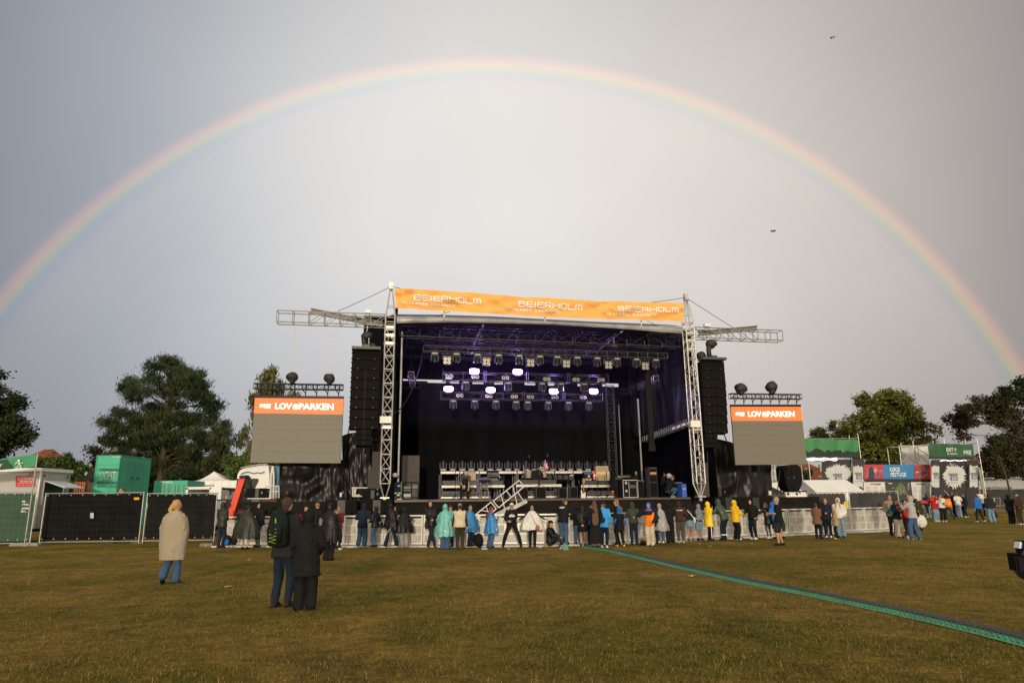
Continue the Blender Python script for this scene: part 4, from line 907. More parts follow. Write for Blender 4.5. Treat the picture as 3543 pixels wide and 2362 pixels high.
cab('speaker_stack', 'slim dark speaker column at the right of the stage', 'speaker cabinet', 2250, 1616, 2272, 1722, 1.4, .5, M('stack_grey', (.032, .030, .028), .7), [('grille', (.05, .05, .95, .24), GRILLE, .02), ('grille', (.05, .27, .95, .48), GRILLE, .02), ('grille', (.05, .51, .95, .97), GRILLE, .02), ('badge', (.1, .16, .9, .23), CORN, .03)], None, ZD)
cab('road_case', 'black road case behind the crouching crew member', 'road case', 2340, 1668, 2362, 1716, 2.0, .7, BLK, [('edge', (0, 0, 1, .04), ALUD, .02), ('edge', (0, 0, .04, 1), ALUD, .02), ('latch', (.2, .7, .6, .85), SIL, .02)], None, ZD)
cab('blue_case', 'bright blue equipment case at the right edge of the stage', 'case', 2361, 1673, 2374, 1713, 1.2, .6, M('case_blue', (.03, .10, .50), .45), [('latch', (.2, .3, .8, .45), SIL, .02)], None, ZD)
cab('equipment_rack', 'black rack with blue labels left on the stage', 'equipment rack', 1363, 1666, 1390, 1725, .9, .5, BLK, [('label', (.45, .18, .8, .26), M('label_blue', (.10, .42, .6), .5), .01), ('label', (.05, .58, .4, .66), MATS['label_blue'], .01), ('label', (.55, .58, .9, .66), MATS['label_blue'], .01), ('edge', (.9, 0, 1, 1), HOUL, .02)], None, ZD)
cab('scenery_panel', 'grey brown flat panel standing at the left rear of the stage', 'panel', 1387, 1575, 1452, 1722, 4.0, .08, M('panel_grey', (.075, .066, .055), .8), [], None, ZD)
for k, (x0, y0, x1, y1) in enumerate(((1287, 1562, 1318, 1616), (1271, 1619, 1318, 1690))):
    cab('side_fill_speaker', '%s tall dark brown side fill cabinet behind the left tower' % ['upper', 'lower'][k], 'speaker cabinet', x0, y0, x1, y1 + (3 if k == 0 else 0), .75, .6, M('fill_brown', (.045, .038, .032), .7), [('grille', (.04, .04, .96, .96), M('fill_grille', (.06, .05, .042), .85, 0, .2, 40), .02)], 'side fill cabinets')
cab('speaker_stack', 'tall dark speaker column behind the right tower', 'speaker cabinet', 2421, 1600, 2447, 1716, .8, .5, MATS['fill_brown'], [('grille', (.04, .03, .96, .5), MATS['fill_grille'], .02), ('grille', (.04, .53, .96, .97), MATS['fill_grille'], .02)], None, ZD)
# speaker boxes on the wings
for x0, x1, y0, y1, l in ((851, 922, 1688, 1722, 'black sub speaker box on the left wing under the red boom'), (1252, 1321, 1693, 1726, 'black sub speaker box on the left wing by the stage tower'), (2457, 2520, 1687, 1717, 'black sub speaker box on the right wing by the stage tower')):
    cab('wing_speaker', l, 'speaker cabinet', x0, y0, x1, y1, .3, .9, BLK, [('grille', (.03, .05, .42, .95), GRILLE, .02), ('port', (.45, .05, .62, .95), HOUS, .01), ('grille', (.65, .05, .97, .95), GRILLE, .02), ('handle', (.75, .35, .82, .6), HOUL, .03)], 'speaker boxes on the stage wings')
# subwoofers in front of the stage
i = 0
for xs_, y0, y1, side in (((1124, 1180, 1236), 1727, 1781, 'left'), ((1247, 1302, 1358), 1727, 1781, 'left'), ((2476, 2523, 2570), 1718, 1768, 'right'), ((2573, 2616, 2660), 1718, 1768, 'right')):
    d = -.95
    t = cab('subwoofer', 'large black subwoofer %s below the %s stage wing' % (['farther from the stage', 'nearer to the stage', 'nearer to the stage', 'farther from the stage'][i], side), 'subwoofer', xs_[0], y0, xs_[2], y1, d, .8, BLK, [('grille', (.01, .03, .36, .94), GRILLE, .04), ('port', (.38, .04, .62, .93), HOUS, .01), ('grille', (.64, .03, .99, .94), GRILLE, .04), ('badge', (.3, .82, .33, .86), CORN, .045)], 'subwoofers before the stage wings'); i += 1
    # lower cabinet
    a = UZ(xs_[0], y1 + 1, d); b = UZ(xs_[2], y1 + 1, d); d2 = d + (1.25 if xs_[0] > 2450 else 0); a = UZ(xs_[0], y1 + 1, d2); b = UZ(xs_[2], y1 + 1, d2); mb = MB(); slab(mb, a[0], b[0], d2 + .02, d2 + .8, .02, a[1]); mb.build('lower_cabinet', BLK, t)
mb = MB(); ubx = UZ(1124, 1770, -1.3); uby = UZ(2660, 1760, -1.3)
for z in (.95,): mb.tube(ST(ubx[0] - 3, -1.2, z), ST(uby[0] - 6, -1.2, z - .02), .018)
for k in range(18): u = ubx[0] - 3 + (uby[0] - 6 - ubx[0] + 3) * k / 17; mb.tube(ST(u, -1.2, .02), ST(u, -1.2, .95), .016)
tag(mb.build('pit_rail', BLKM), 'thin dark hand rail running through the pit before the stage', 'railing')
# pit ramp stairs with hand rails
t = thing('stair_ramp', 'white aluminium stair ramp with tube rails leaning on the stage front', 'stairs', SP(1770, 1760, -1.4))
aa_, bb_ = SP(1712, 1790, -2.1), SP(1822, 1732, -.5); up = (bb_ - aa_).normalized(); sd = (SD * .9).normalized(); nn = up.cross(SD).normalized()
mb = MB()
for s in (0, .9): mb.box((aa_ + bb_) / 2 + SD * s, ((bb_ - aa_).length, .05, .22), (up, SD, up.cross(SD)))
for k in range(9): mb.box(aa_.lerp(bb_, (k + .5) / 9) + SD * .45, (.22, .88, .03), (SU, SD, ez), 0)
mb.build('tread_frame', BARM, t)
mb = MB()
for qs in (((1707, 1733), (1796, 1661), (1813, 1683), (1725, 1756)), ((1628, 1794), (1699, 1736), (1717, 1760), (1690, 1782))):
    p = [SP(*q, -.9) for q in qs]
    for a, b in zip(p, p[1:] + (p[:1] if qs[0][0] == 1707 else [])): mb.tube(a, b, .026, 8)
    mb.tube(p[0].lerp(p[1], .5), p[3].lerp(p[2], .5), .022); mb.tube(p[0].lerp(p[1], .3), p[3].lerp(p[2], .3) - ez * .6, .022); mb.tube(p[0].lerp(p[1], .75), p[3].lerp(p[2], .75) - ez * .7, .022)
mb.tube(SP(1790, 1700, -.9), SP(1817, 1742, -.9), .026); mb.build('hand_rail', BARM, t)
# drum kit
DR = M('drum_shell', (.32, .27, .18), .3, .4); CHROME = M('chrome', (.7, .7, .7), .15, .95); CYM = M('cymbal', (.12, .05, .05), .3, .7)
c0 = SP(1858, 1656, 3.9); t = thing('drum_kit', 'drum kit with black bass drum and silver shells', 'drum kit', c0)
kf = (SP(1868, 1656, 3.9) - c0).length / 10
mb = MB(); c = SP(1859, 1645, 3.7); mb.tube(c, c + SD * .5, .30, 22); mb.tube(c - SD * .01, c, .32, 22, .32); mb.build('bass_drum', [BLK], t)
for x, y, r, h in ((1872, 1625, .16, .22), (1828, 1641, .2, .3), (1882, 1643, .16, .2)):
    mb = MB(); c = SP(x, y, 3.9); mb.tube(c - ez * h * .6, c + ez * h * .6, r, 16); mb.tube(c + ez * h * .6, c + ez * (h * .6 + .02), r * 1.04, 16, mi=1); mb.build('tom_drum', [DR, CHROME], t)
for x, y, r in ((1812, 1606, .28), (1840, 1618, .32), (1894, 1598, .25), (1900, 1612, .22)):
    mb = MB(); c = SP(x, y, 4.0); mb.rings([[c + (SU * math.cos(a) + SD * math.sin(a)) * rr + ez * (z + .1 * rr * math.sin(a)) for a in [6.283 * i / 18 for i in range(18)]] for rr, z in ((r, 0), (r * .3, .02), (.02, .05))]); mb.build('cymbal', CYM, t)
mb = MB()
for x, y0 in ((1812, 1606), (1894, 1598), (1840, 1618), (1905, 1625), (1872, 1630)):
    c = SP(x, y0, 4.0); f = SP(x, 1655, 4.0); mb.tube(V((c.x, c.y, f.z)), c, .014)
    for a in (0, 2.1, 4.2): mb.tube(V((c.x, c.y, f.z + .3)), V((c.x + .25 * math.cos(a), c.y + .25 * math.sin(a), f.z)), .012)
mb.build('stand', CHROME, t)
def micstand(x, yb, yt, d, boom, lab, base=None):
    f = SP(x, yb, d); top = SP(x, yt, d); top = V((f.x, f.y, top.z)); t = thing('microphone_stand', lab, 'microphone stand', f, 'microphone stands on stage')
    mb = MB(); mb.tube(f, top, .014)
    for a in (0.3, 2.4, 4.5): mb.tube(f + ez * .12, f + V((.28 * math.cos(a), .28 * math.sin(a), 0)), .012)
    if boom: e = SP(*boom, d); mb.tube(top, e, .011); mb.tube(top, top + (top - e) * .3, .011)
    else: e = top
    mb.build('stand', BLKM, t); mb = MB(); mb.tube(e + ez * .07, e - ez * .1, .022, 8); mb.build('microphone', HOUL, t)
micstand(1811, 1655, 1588, 4.1, (1831, 1577), 'boom microphone stand left of the drums')
micstand(1918, 1655, 1588, 4.1, (1894, 1573), 'boom microphone stand right of the drums')
micstand(1575, 1725, 1623, 1.2, None, 'straight microphone stand at the left front of the stage')
micstand(1699, 1725, 1640, 1.2, None, 'straight microphone stand beside the covered keyboard')
micstand(1867, 1683, 1636, 2.9, None, 'thin straight stand in front of the bass drum')
micstand(2069, 1722, 1655, 1.5, None, 'straight microphone stand left of the cream amplifiers')
micstand(2102, 1724, 1632, 1.5, (2092, 1653), 'microphone stand in front of the cream cabinet')
micstand(2005, 1722, 1665, 1.3, None, 'microphone stand with bottles left of the white guitar')
micstand(2230, 1722, 1664, 1.2, None, 'stand with small table top right of the road case')
micstand(2315, 1718, 1650, 1.2, None, 'microphone stand with grey windshield at stage right')
mb = MB(); blob(mb, SP(2314, 1645, 1.2), (.13, .11, .12), 3); tag(mb.build('windshield', M('grey_fur', (.38, .36, .35), .9, 0, .3, 30), smooth=True), 'round grey windshield on the stand at stage right', 'microphone windshield')
mb = MB(); blob(mb, SP(1366, 1643, .6), (.13, .1, .1), 5); tag(mb.build('windshield', M('grey_fur', (.3, .3, .3), .9), smooth=True), 'round grey windshield left of the stage panel', 'microphone windshield')
# flags
RED = M('flag_red', (.62, .03, .03), .7); FW = M('flag_white', (.75, .73, .70), .7)
def flag(x0, y0, x1, y1, x2, y2, x3, y3, d, lab, pole=None):
    q = [SP(x0, y0, d), SP(x1, y1, d), SP(x2, y2, d), SP(x3, y3, d)]
    t = thing('danish_flag', lab, 'flag', (q[2] + q[3]) / 2); f = lambda u, v, o=0: (q[0] * (1 - u) + q[1] * u) * (1 - v) + (q[3] * (1 - u) + q[2] * u) * v - SD * (.03 * math.sin(u * 9 + v * 3) + o)
    MB().grid(lambda u, v: f(u, v), 14, 8).build('cloth', RED, t)
    mb = MB(); mb.grid(lambda u, v: f(u, .41 + v * .18, .008), 14, 2); mb.grid(lambda u, v: f(.3 + u * .15, v, .010), 3, 8); mb.build('cross', FW, t)
    if pole: mb = MB(); mb.tube(SP(*pole[0], d), SP(*pole[1], d), .012); mb.build('pole', FW, t)
flag(1887, 1592, 1899, 1617, 1897, 1626, 1884, 1617, 3.6, 'small red and white flag on a stick above the drums', ((1887, 1590), (1880, 1628)))
flag(2051, 1629, 2063, 1629, 2063, 1658, 2052, 1658, 4.4, 'red and white flag hanging between the amplifiers')
# guitar
c = SP(2019, 1712, 1.1); t = thing('electric_guitar', 'white electric guitar standing upright on the stage', 'guitar', V((c.x, c.y, ZD))); kf = (SP(2029, 1712, 1.1) - c).length / 10
mb = MB(); out = [(-8, 12), (-9, 4), (-8, -4), (-9, -14), (-6, -17), (-4, -10), (-1, -6), (3, -7), (6, -11), (8, -8), (6, 0), (8, 8), (10, 12), (4, 14), (-4, 14)]
ps = [c + SU * (x * kf) - ez * (y * kf * .95) for x, y in out]; mb.add(ps + [p + SD * .045 for p in ps], [tuple(range(len(ps))), tuple(range(2 * len(ps) - 1, len(ps) - 1, -1))] + [(i, (i + 1) % len(ps), len(ps) + (i + 1) % len(ps), len(ps) + i) for i in range(len(ps))]); mb.build('body', M('guitar_white', (.62, .62, .52), .3), t)
mb = MB(); mb.box((c + SP(2019, 1665, 1.1)) / 2 - SD * .01 + ez * .15, (.055, .03, 1.0 * (SP(2019, 1665, 1.1).z - c.z)), (SU, SD, ez)); mb.build('neck', M('maple', (.28, .13, .05), .4), t)
mb = MB(); mb.box(SP(2019, 1662, 1.1), (.09, .03, .2), (SU, SD, ez)); mb.build('headstock', M('maple_light', (.55, .38, .18), .4), t)
# covered keyboard
t = thing('keyboard', 'keyboard on a trestle stand covered with a grey violet cloth', 'keyboard', V((SP(1675, 1722, 1.0).x, SP(1675, 1722, 1.0).y, ZD)))
mb = MB()
for a, b in (((1663, 1668), (1659, 1727)), ((1685, 1668), (1692, 1727)), ((1668, 1668), (1664, 1727)), ((1680, 1668), (1678, 1727))): mb.tube(SP(*a, 1.0 if a[0] in (1663, 1685) else 1.5), SP(*b, 1.0 if a[0] in (1663, 1685) else 1.5), .02)
mb.tube(SP(1660, 1690, 1.0), SP(1690, 1690, 1.0), .018); mb.build('stand', ALUD, t)
a = SP(1650, 1665, .9); b = SP(1695, 1660, .9)
mb = MB(); mb.box(SP(1677, 1664, 1.2), (.5, .3, .12), (SU, SD, ez)); mb.build('case', BLK, t)
mb = MB(); mb.grid(lambda u, v: a.lerp(b, u) + SD * (.7 * min(1, v * 1.6)) * 1 + ez * ((.16 + .05 * noise.noise(V((u * 6, v * 5, 2)))) if v > .3 else -.05 - (.3 - v) * (1.6 if u < .3 else .5) + .03 * noise.noise(V((u * 14, 0, 1)))) , 24, 14); mb.build('cloth', M('cloth_violet', (.09, .085, .12), .8), t, smooth=True)
# mixing desk, cart, easel bits
cab('mixing_desk', 'dark mixing desk in front of the bald man', 'mixing desk', 2133, 1642, 2185, 1652, 3.0, .8, BLK, [('button_row', (.05, .2, .9, .4), HOUL, .01), ('button_row', (.05, .6, .9, .75), SIL, .005)])
cab('desk_case', 'dark case carrying the mixing desk', 'case', 2130, 1653, 2154, 1722, 3.0, .8, BLK, [('edge', (0, 0, 1, .04), HOUL, .01)], None, ZD)
t = thing('tool_cart', 'open black trolley with boxes and a fan left on the stage', 'trolley', V((SP(1421, 1722, 1.2).x, SP(1421, 1722, 1.2).y, ZD)))
mb = MB()
for x in (1396, 1424, 1447):
    for d in (1.0, 1.6): a, b = SP(x, 1668, d), SP(x, 1723, 1.0); mb.tube(V((a.x, a.y, ZD)), V((a.x, a.y, SP(x, 1668, 1.0).z)), .02)
for y in (1668, 1692, 1720):
    for d in (1.0, 1.6): a, b = SP(1396, y, d), SP(1447, y, d); z = SP(1396, y, 1.0).z; mb.tube(V((a.x, a.y, z)), V((b.x, b.y, z)), .02)
mb.build('frame', BLKM, t); mb = MB(); mb.box(SP(1410, 1690, 1.2), (.35, .3, .2), (SU, SD, ez)); mb.box(SP(1436, 1687, 1.2), (.25, .3, .25), (SU, SD, ez)); mb.build('box', HOUL, t)
mb = MB(); mb.box(SP(1409, 1715, 1.2), (.33, .3, .2), (SU, SD, ez)); mb.build('water_can', M('milky_plastic', (.35, .34, .30), .5), t); mb = MB(); c = SP(1432, 1712, 1.1); mb.tube(c, c + SD * .1, .17, 16); mb.build('fan', HOUS, t)
for x0, y0, x1, y1, d, nm, lab, m in ((1366, 1724, 1380, 1711, .5, 'x', 'blue and yellow folding stand lying at the left stage edge', M('blue_tool', (.03, .10, .3), .5)),):
    c = SP(1378, 1712, .4); t = thing('folding_stand', lab, 'stand', c)
    for s in (-1, 1): mb = MB(); mb.tube(c, SP(1378 + s * 13, 1724, .4), .025); mb.build('leg', m, t)
    mb = MB(); mb.box(c, (.12, .05, .06), (SU, SD, ez)); mb.box(SP(1381, 1726, .4), (.2, .05, .04), (SU, SD, ez)); mb.build('clamp', M('yellow_plastic', (.75, .45, .03), .5), t)
# metronome-like wooden stand by the cream amp
mb = MB(); c = SP(2120, 1700, 1.5)
for s in (-1, 1): mb.tube(c, SP(2120 + s * 7, 1722, 1.5), .015)
mb.box(c, (.1, .05, .1), (SU, SD, ez)); tag(mb.build('music_stand', M('orange_wood', (.35, .12, .03), .5)), 'small folding stand with orange top right of the risers', 'stand')
# road case frame on left wing
t = thing('case_frame', 'white edged open road case on the left wing', 'road case', SP(1262, 1716, .6))
mb = MB(); 
for a, b in (((1217, 1687), (1309, 1687)), ((1220, 1716), (1252, 1716)), ((1220, 1687), (1220, 1716)), ((1306, 1687), (1306, 1696)), ((1226, 1690), (1226, 1712)), ((1226, 1712), (1245, 1712)), ((1232, 1690), (1228, 1708))): mb.tube(SP(*a, .9), SP(*b, .9), .035, 6)
mb.build('edge', BARM, t); mb = MB(); ubox(mb, 1218, 1688, 1308, 1716, 1.3, .05); mb.build('panel', BLK, t)
# line array on dolly right
c = SP(2745, 1697, 2.4); t = thing('speaker_dolly', 'curved black line array parked on a wheeled dolly', 'speaker cabinet', c)
out = [(2712, 1618), (2716, 1608), (2760, 1606), (2768, 1614), (2775, 1640), (2775, 1675), (2765, 1697), (2730, 1697), (2722, 1680), (2715, 1650)]
ps = [SP(x, y, 2.4) for x, y in out]; n = len(ps); mb = MB(); mb.add(ps + [p + SD * .8 for p in ps], [tuple(range(n)), tuple(range(2 * n - 1, n - 1, -1))] + [(i, (i + 1) % n, n + (i + 1) % n, n + i) for i in range(n)])
ubox(mb, 2745, 1612, 2747, 1695, 2.39, .02, 0); mb.build('cabinet', BLK, t)
mb = MB(); 
for x, y in ((2728, 1652), (2747, 1650)): ubox(mb, x - 3, y - 2, x + 3, y + 1, 2.385, .03); ubox(mb, x - 3, y + 2, x + 3, y + 4, 2.385, .03)
mb.build('handle', HOUL, t)
mb = MB(); ubox(mb, 2720, 1697, 2780, 1702, 2.6, .6); mb.build('dolly', BLKM, t); mb = MB(); ubox(mb, 2692, 1611, 2730, 1616, 2.4, .06)
mb.build('hook_bar', BLKM, t)
for x in (2727, 2757): mb = MB(); q = SP(x, 1708, 2.5); mb.tube(q - SU * .03, q + SU * .03, .07, 12); mb.build('wheel', HOUL, t)
mb = MB()
for a, b in (((2700, 1614), (2688, 1712)), ((2700, 1612), (2770, 1708))): mb.tube(SP(*a, 2.0), SP(*b, 2.0), .025)
tag(mb.build('ratchet_strap', BLKM), 'black straps running down beside the speaker dolly', 'strap')
# wing frame rack left (white bars)
mb = MB()
for x in (918, 935, 955, 965): mb.tube(SP(x, 1681, .8), SP(x, 1722, .8), .025)
for y in (1681, 1700): mb.tube(SP(918, y, .8), SP(965, y, .8), .03)
tag(mb.build('rail_frame', BARM), 'pale tube railing on the left wing behind the speaker box', 'railing')
for x, y in ((1179, 1711), (2664, 1705)): mb = MB(); ubox(mb, x - 4, y - 8, x + 4, y + 7, 1.0, .05); tag(mb.build('notice_sheet', M('notice_paper', (.6, .57, .5), .6)), 'small white notice on the %s tarpaulin' % ('left' if x < 2000 else 'right'), 'notice')
# hanging short trusses inside
for x0, y0, x1, y1, d0, d1, l in ((1422, 1295, 1428, 1330, 2, 3.5, 'left'), (2270, 1308, 2215, 1340, 1.5, 4.5, 'right')):
    a, b = SP(x0, y0, d0), SP(x1, y1, d1); t = thing('cable_truss', 'short dark truss hanging on a sling inside the stage %s' % l, 'truss', a); mb = MB(); truss(mb, a, b, .28, .28, .35, .02, rb=.01); mb.build('truss_frame', M('violet_metal', (.25, .23, .33), .35, .5), t); mb = MB(); k = a + ez * .7
    for s in (-1, 1): mb.tube(a + SU * .12 * s, k, .012)
    mb.tube(k, k + ez * 1.5, .01); mb.build('sling', BLKM, t)
# ============================================================ TREES
BARK = M('bark', (.06, .045, .032), .9, 0, .3, 12, .5, 14)
def leafmat():
    m = bpy.data.materials.new('foliage'); m.use_nodes = True; t = m.node_tree; b = t.nodes['Principled BSDF']; b.inputs['Roughness'].default_value = .6; b.inputs['Specular IOR Level'].default_value = .25
    a = t.nodes.new('ShaderNodeVertexColor'); a.layer_name = 'tint'; t.links.new(a.outputs[0], b.inputs['Base Color']); return m
LEAF = leafmat()
def tree(name, lab, base, blobs, Y, leaf, dens, cols, seed, cat='tree', droop=0.0, depth=1.0, tuft=.30, trunk=.25, limbs=True, flat=1.0, grp=None, up=0.0, elong=1.0):
    rg = np.random.default_rng(seed); rnd = random.Random(seed)
    bx = P(base[0], base[1], Y); root = V((bx.x, Y, 0)); t = thing(name, lab, cat, root, grp)
    px = (P(base[0] + 10, base[1], Y) - bx).length / 10
    cs, rs = [], []
    for (x, y, rx, ry) in blobs:
        c = P(x, y, Y); dz = rnd.uniform(-1, 1) * depth * 1.2; cs.append(np.array([c.x, Y + dz, c.z])); rs.append(np.array([rx * px, (rx + ry) / 2 * px * depth, ry * px]))
    pos, cl = [], []
    for c, r in zip(cs, rs):
        vol = (r[0] * r[2]) ** 1.0; k = max(6, int(vol / (tuft ** 2) * 6.5)); r = r * 1.12
        d = rg.normal(size=(k, 3)); d /= np.linalg.norm(d, axis=1)[:, None]; cc = c + d * r * (rg.random((k, 1)) ** .33) * .95
        m = max(8, int(dens * 6.5 * tuft ** 2 / leaf ** 2))
        off = rg.normal(size=(k, m, 3)) * tuft * np.array([.55 * elong, .55, .42 * flat]) * (.6 + .8 * rg.random((k, 1, 1)))
        if droop: off[:, :, 2] -= np.abs(rg.normal(size=(k, m))) * droop
        pos.append((cc[:, None] + off).reshape(-1, 3)); tint = rg.random(k); cl.append(np.repeat(tint, m))
    pos = np.concatenate(pos); tint = np.concatenate(cl); n = len(pos)
    a = rg.normal(size=(n, 3)); a[:, 2] *= .6; a /= np.linalg.norm(a, axis=1)[:, None]; b = np.cross(a, rg.normal(size=(n, 3))); b /= np.linalg.norm(b, axis=1)[:, None]
    if droop: a[:, 2] = -1.4; a /= np.linalg.norm(a, axis=1)[:, None]
    if up: a[:, 2] = np.abs(a[:, 2]) + up; a /= np.linalg.norm(a, axis=1)[:, None]; b = np.cross(a, b); b /= np.linalg.norm(b, axis=1)[:, None]
    s = leaf * (.6 + .8 * rg.random((n, 1))); ln = 1.0 if not (droop or up) else 1.8
    w_ = 1.0 if not up else .45
    v = np.stack([pos - a * s * ln, pos + b * s * .55 * w_, pos + a * s * ln, pos - b * s * .55 * w_], 1).reshape(-1, 3) - np.array(root)
    me = bpy.data.meshes.new('crown'); me.vertices.add(n * 4); me.vertices.foreach_set('co', v.ravel()); me.loops.add(n * 4); me.loops.foreach_set('vertex_index', np.arange(n * 4, dtype=np.int32)); me.polygons.add(n); me.polygons.foreach_set('loop_start', (np.arange(n) * 4).astype(np.int32)); me.update(calc_edges=True)
    at = me.color_attributes.new('tint', 'FLOAT_COLOR', 'POINT'); C0 = np.array(cols)
    q = np.clip(tint * (len(C0) - 1) + rg.normal(size=n) * .25, 0, len(C0) - 1.001); i0 = q.astype(int); f = (q - i0)[:, None]; c = (C0[i0] * (1 - f) + C0[i0 + 1] * f) * (.75 + .5 * rg.random((n, 1)))
    at.data.foreach_set('color', np.repeat(np.concatenate([c, np.ones((n, 1))], 1), 4, 0).ravel()); me.materials.append(LEAF)
    o = bpy.data.objects.new('crown', me); COL.objects.link(o); o.parent = t
    if trunk:
        mb = MB(); top = max(c[2] for c in cs); zc = sum(c[2] for c in cs) / len(cs); ax = V((0, 0, 0)); cxm = sum(c[0] for c in cs) / len(cs)
        mid = V((root.x * .7 + cxm * .3, Y, zc * .55)); hi = V((cxm, Y, zc + (top - zc) * .6))
        mb.tube(root, mid, trunk, 8, trunk * .75); mb.tube(mid, hi, trunk * .75, 8, trunk * .2)
        if limbs:
            for c, r in zip(cs, rs):
                p = V(c); f = min(1, max(0, (p.z - r[2] - mid.z) / max(.1, hi.z - mid.z))); s_ = mid.lerp(hi, f); k = s_.lerp(p, .5) + V((rnd.uniform(-.4, .4), rnd.uniform(-.4, .4), rnd.uniform(-.02, .18) * (p - s_).length * (1 if not droop else 2)))
                s_ += V((0, 0, -rnd.uniform(0, 1.0))); mb.tube(s_, k, trunk * .2, 5, trunk * .13); mb.tube(k, p, trunk * .13, 5, trunk * .05)
                for _ in range(2): e = p + V((rnd.uniform(-1, 1) * r[0], rnd.uniform(-1, 1) * r[1], rnd.uniform(-.6, .9) * r[2])) * .85; mb.tube(k.lerp(p, .6), e, trunk * .09, 4, trunk * .03)
        mb.build('trunk', BARK, t)
    return t
rr = random.Random(11)
# big pine: pads in layers (zoomed coordinates converted to photograph pixels)
def Z1(x, y): return x / 1.96, 1200 + y / 1.96
lay = [(70, 1105, 1125, 12), (95, 1090, 1160, 16), (125, 1070, 1215, 22), (160, 1060, 1330, 30), (200, 990, 1390, 32), (245, 890, 1420, 34), (290, 830, 1440, 34), (335, 870, 1460, 34), (385, 900, 1455, 36), (440, 780, 1420, 34), (490, 900, 1450, 36), (530, 700, 1520, 34), (575, 740, 1490, 36), (620, 720, 1440, 36), (670, 880, 1480, 40), (730, 900, 1460, 44), (790, 960, 1430, 46), (840, 1000, 1390, 40)]
bl_ = []
for y, x0, x1, ry in lay:
    n = max(1, int((x1 - x0) / 95))
    for k in range(n + 1):
        if rr.random() < .10 and 0 < k < n: continue
        x = x0 + (x1 - x0) * k / max(1, n) + rr.uniform(-12, 12); xx, yy = Z1(x + (30 if k == 0 else -30 if k == n else 0), y + rr.uniform(-16, 16)); bl_.append((xx, yy, rr.uniform(26, 38), ry / 1.96 * rr.uniform(.7, .95)))
tree('pine_tree', 'large dark pine tree with layered branches behind the green containers', (548, 1700), bl_, 58, .10, .62, [(.011, .020, .006), (.021, .034, .009), (.036, .052, .013), (.055, .075, .017)], 5, depth=1.6, tuft=.42, trunk=.38, up=.7)
def blobfill(poly, n, r0, r1, seed, flat=.8):
    r_ = random.Random(seed); xs = [p[0] for p in poly]; ys = [p[1] for p in poly]; out = []
    def inside(x, y):
        c = False; j = len(poly) - 1
        for i in range(len(poly)):
            if (poly[i][1] > y) != (poly[j][1] > y) and x < (poly[j][0] - poly[i][0]) * (y - poly[i][1]) / (poly[j][1] - poly[i][1]) + poly[i][0]: c = not c
            j = i
        return c
    k = 0
    while len(out) < n and k < 5000:
        k += 1; x, y = r_.uniform(min(xs), max(xs)), r_.uniform(min(ys), max(ys))
        if inside(x, y): out.append((x, y, r_.uniform(r0, r1), r_.uniform(r0, r1) * flat))
    return out
tree('oak_tree', 'dark green oak at the left edge of the picture', (-60, 1700), blobfill([(-160, 1240), (0, 1248), (18, 1300), (10, 1350), (50, 1360), (75, 1400), (65, 1450), (45, 1475), (112, 1508), (70, 1540), (60, 1590), (-160, 1600)], 90, 18, 30, 2), 52, .11, .42, [(.012, .020, .006), (.022, .034, .010), (.038, .052, .014)], 21, tuft=.36, trunk=.35)
tree('shrub_tree', 'brownish green broad shrub tree left of the pine', (380, 1700), blobfill([(300, 1580), (345, 1555), (400, 1535), (450, 1525), (470, 1600), (440, 1700), (300, 1700)], 34, 14, 24, 3), 62, .11, .5, [(.03, .034, .010), (.055, .052, .014), (.09, .075, .02)], 22, tuft=.35, trunk=.15, grp=None)
tree('hedge', 'green hedge behind the toilet trailer', (200, 1700), blobfill([(145, 1605), (185, 1590), (225, 1592), (262, 1612), (290, 1640), (300, 1700), (145, 1700)], 26, 12, 20, 4), 48, .09, .6, [(.03, .05, .01), (.05, .085, .016), (.075, .12, .02)], 23, cat='hedge', tuft=.3, trunk=0)
tree('cypress_tree', 'left taller one of two small dark cypresses above the hedge', (223, 1700), [(222, 1580, 9, 14), (223, 1600, 14, 18), (224, 1625, 14, 20)], 54, .07, .9, [(.015, .028, .008), (.03, .045, .012)], 24, tuft=.18, trunk=.1, grp='small cypresses', up=1.2)
tree('cypress_tree', 'right shorter one of two small dark cypresses above the hedge', (246, 1700), [(246, 1590, 6, 12), (246, 1608, 9, 16), (247, 1630, 9, 18)], 54, .07, .9, [(.015, .028, .008), (.03, .045, .012)], 25, tuft=.18, trunk=.1, grp='small cypresses', up=1.2)
tree('thin_tree', 'sparse pale branched tree left of the cypresses', (190, 1700), [(196, 1578, 8, 8), (175, 1590, 8, 6), (207, 1568, 4, 8), (160, 1600, 8, 5)], 50, .06, .14, [(.05, .06, .02), (.09, .09, .03)], 26, tuft=.2, trunk=.07)
tree('evergreen_bush', 'dark evergreen understorey between the pine and the white tent', (600, 1700), blobfill([(470, 1580), (560, 1560), (700, 1560), (720, 1640), (690, 1700), (470, 1700)], 40, 18, 28, 6), 64, .12, .5, [(.016, .026, .008), (.03, .042, .012), (.05, .06, .018)], 27, tuft=.4, trunk=.12)
tree('larch_tree', 'drooping grey green conifer right of the pine', (775, 1700), [(770, 1480, 12, 8), (790, 1490, 22, 8), (825, 1505, 22, 9), (760, 1520, 26, 14), (800, 1525, 26, 10), (838, 1530, 14, 8), (765, 1560, 30, 22), (745, 1600, 30, 26), (790, 1590, 26, 26), (760, 1640, 36, 30)], 56, .09, .42, [(.022, .032, .012), (.045, .058, .020), (.07, .08, .03)], 28, tuft=.3, droop=.18, trunk=.16)
tree('leafy_bush', 'light green leafy bush behind the white truck cab', (860, 1700), blobfill([(800, 1600), (830, 1575), (875, 1560), (990, 1560), (1000, 1700), (800, 1700)], 34, 16, 26, 8), 50, .11, .55, [(.04, .07, .012), (.07, .12, .02), (.11, .16, .03)], 29, tuft=.34, trunk=.1)
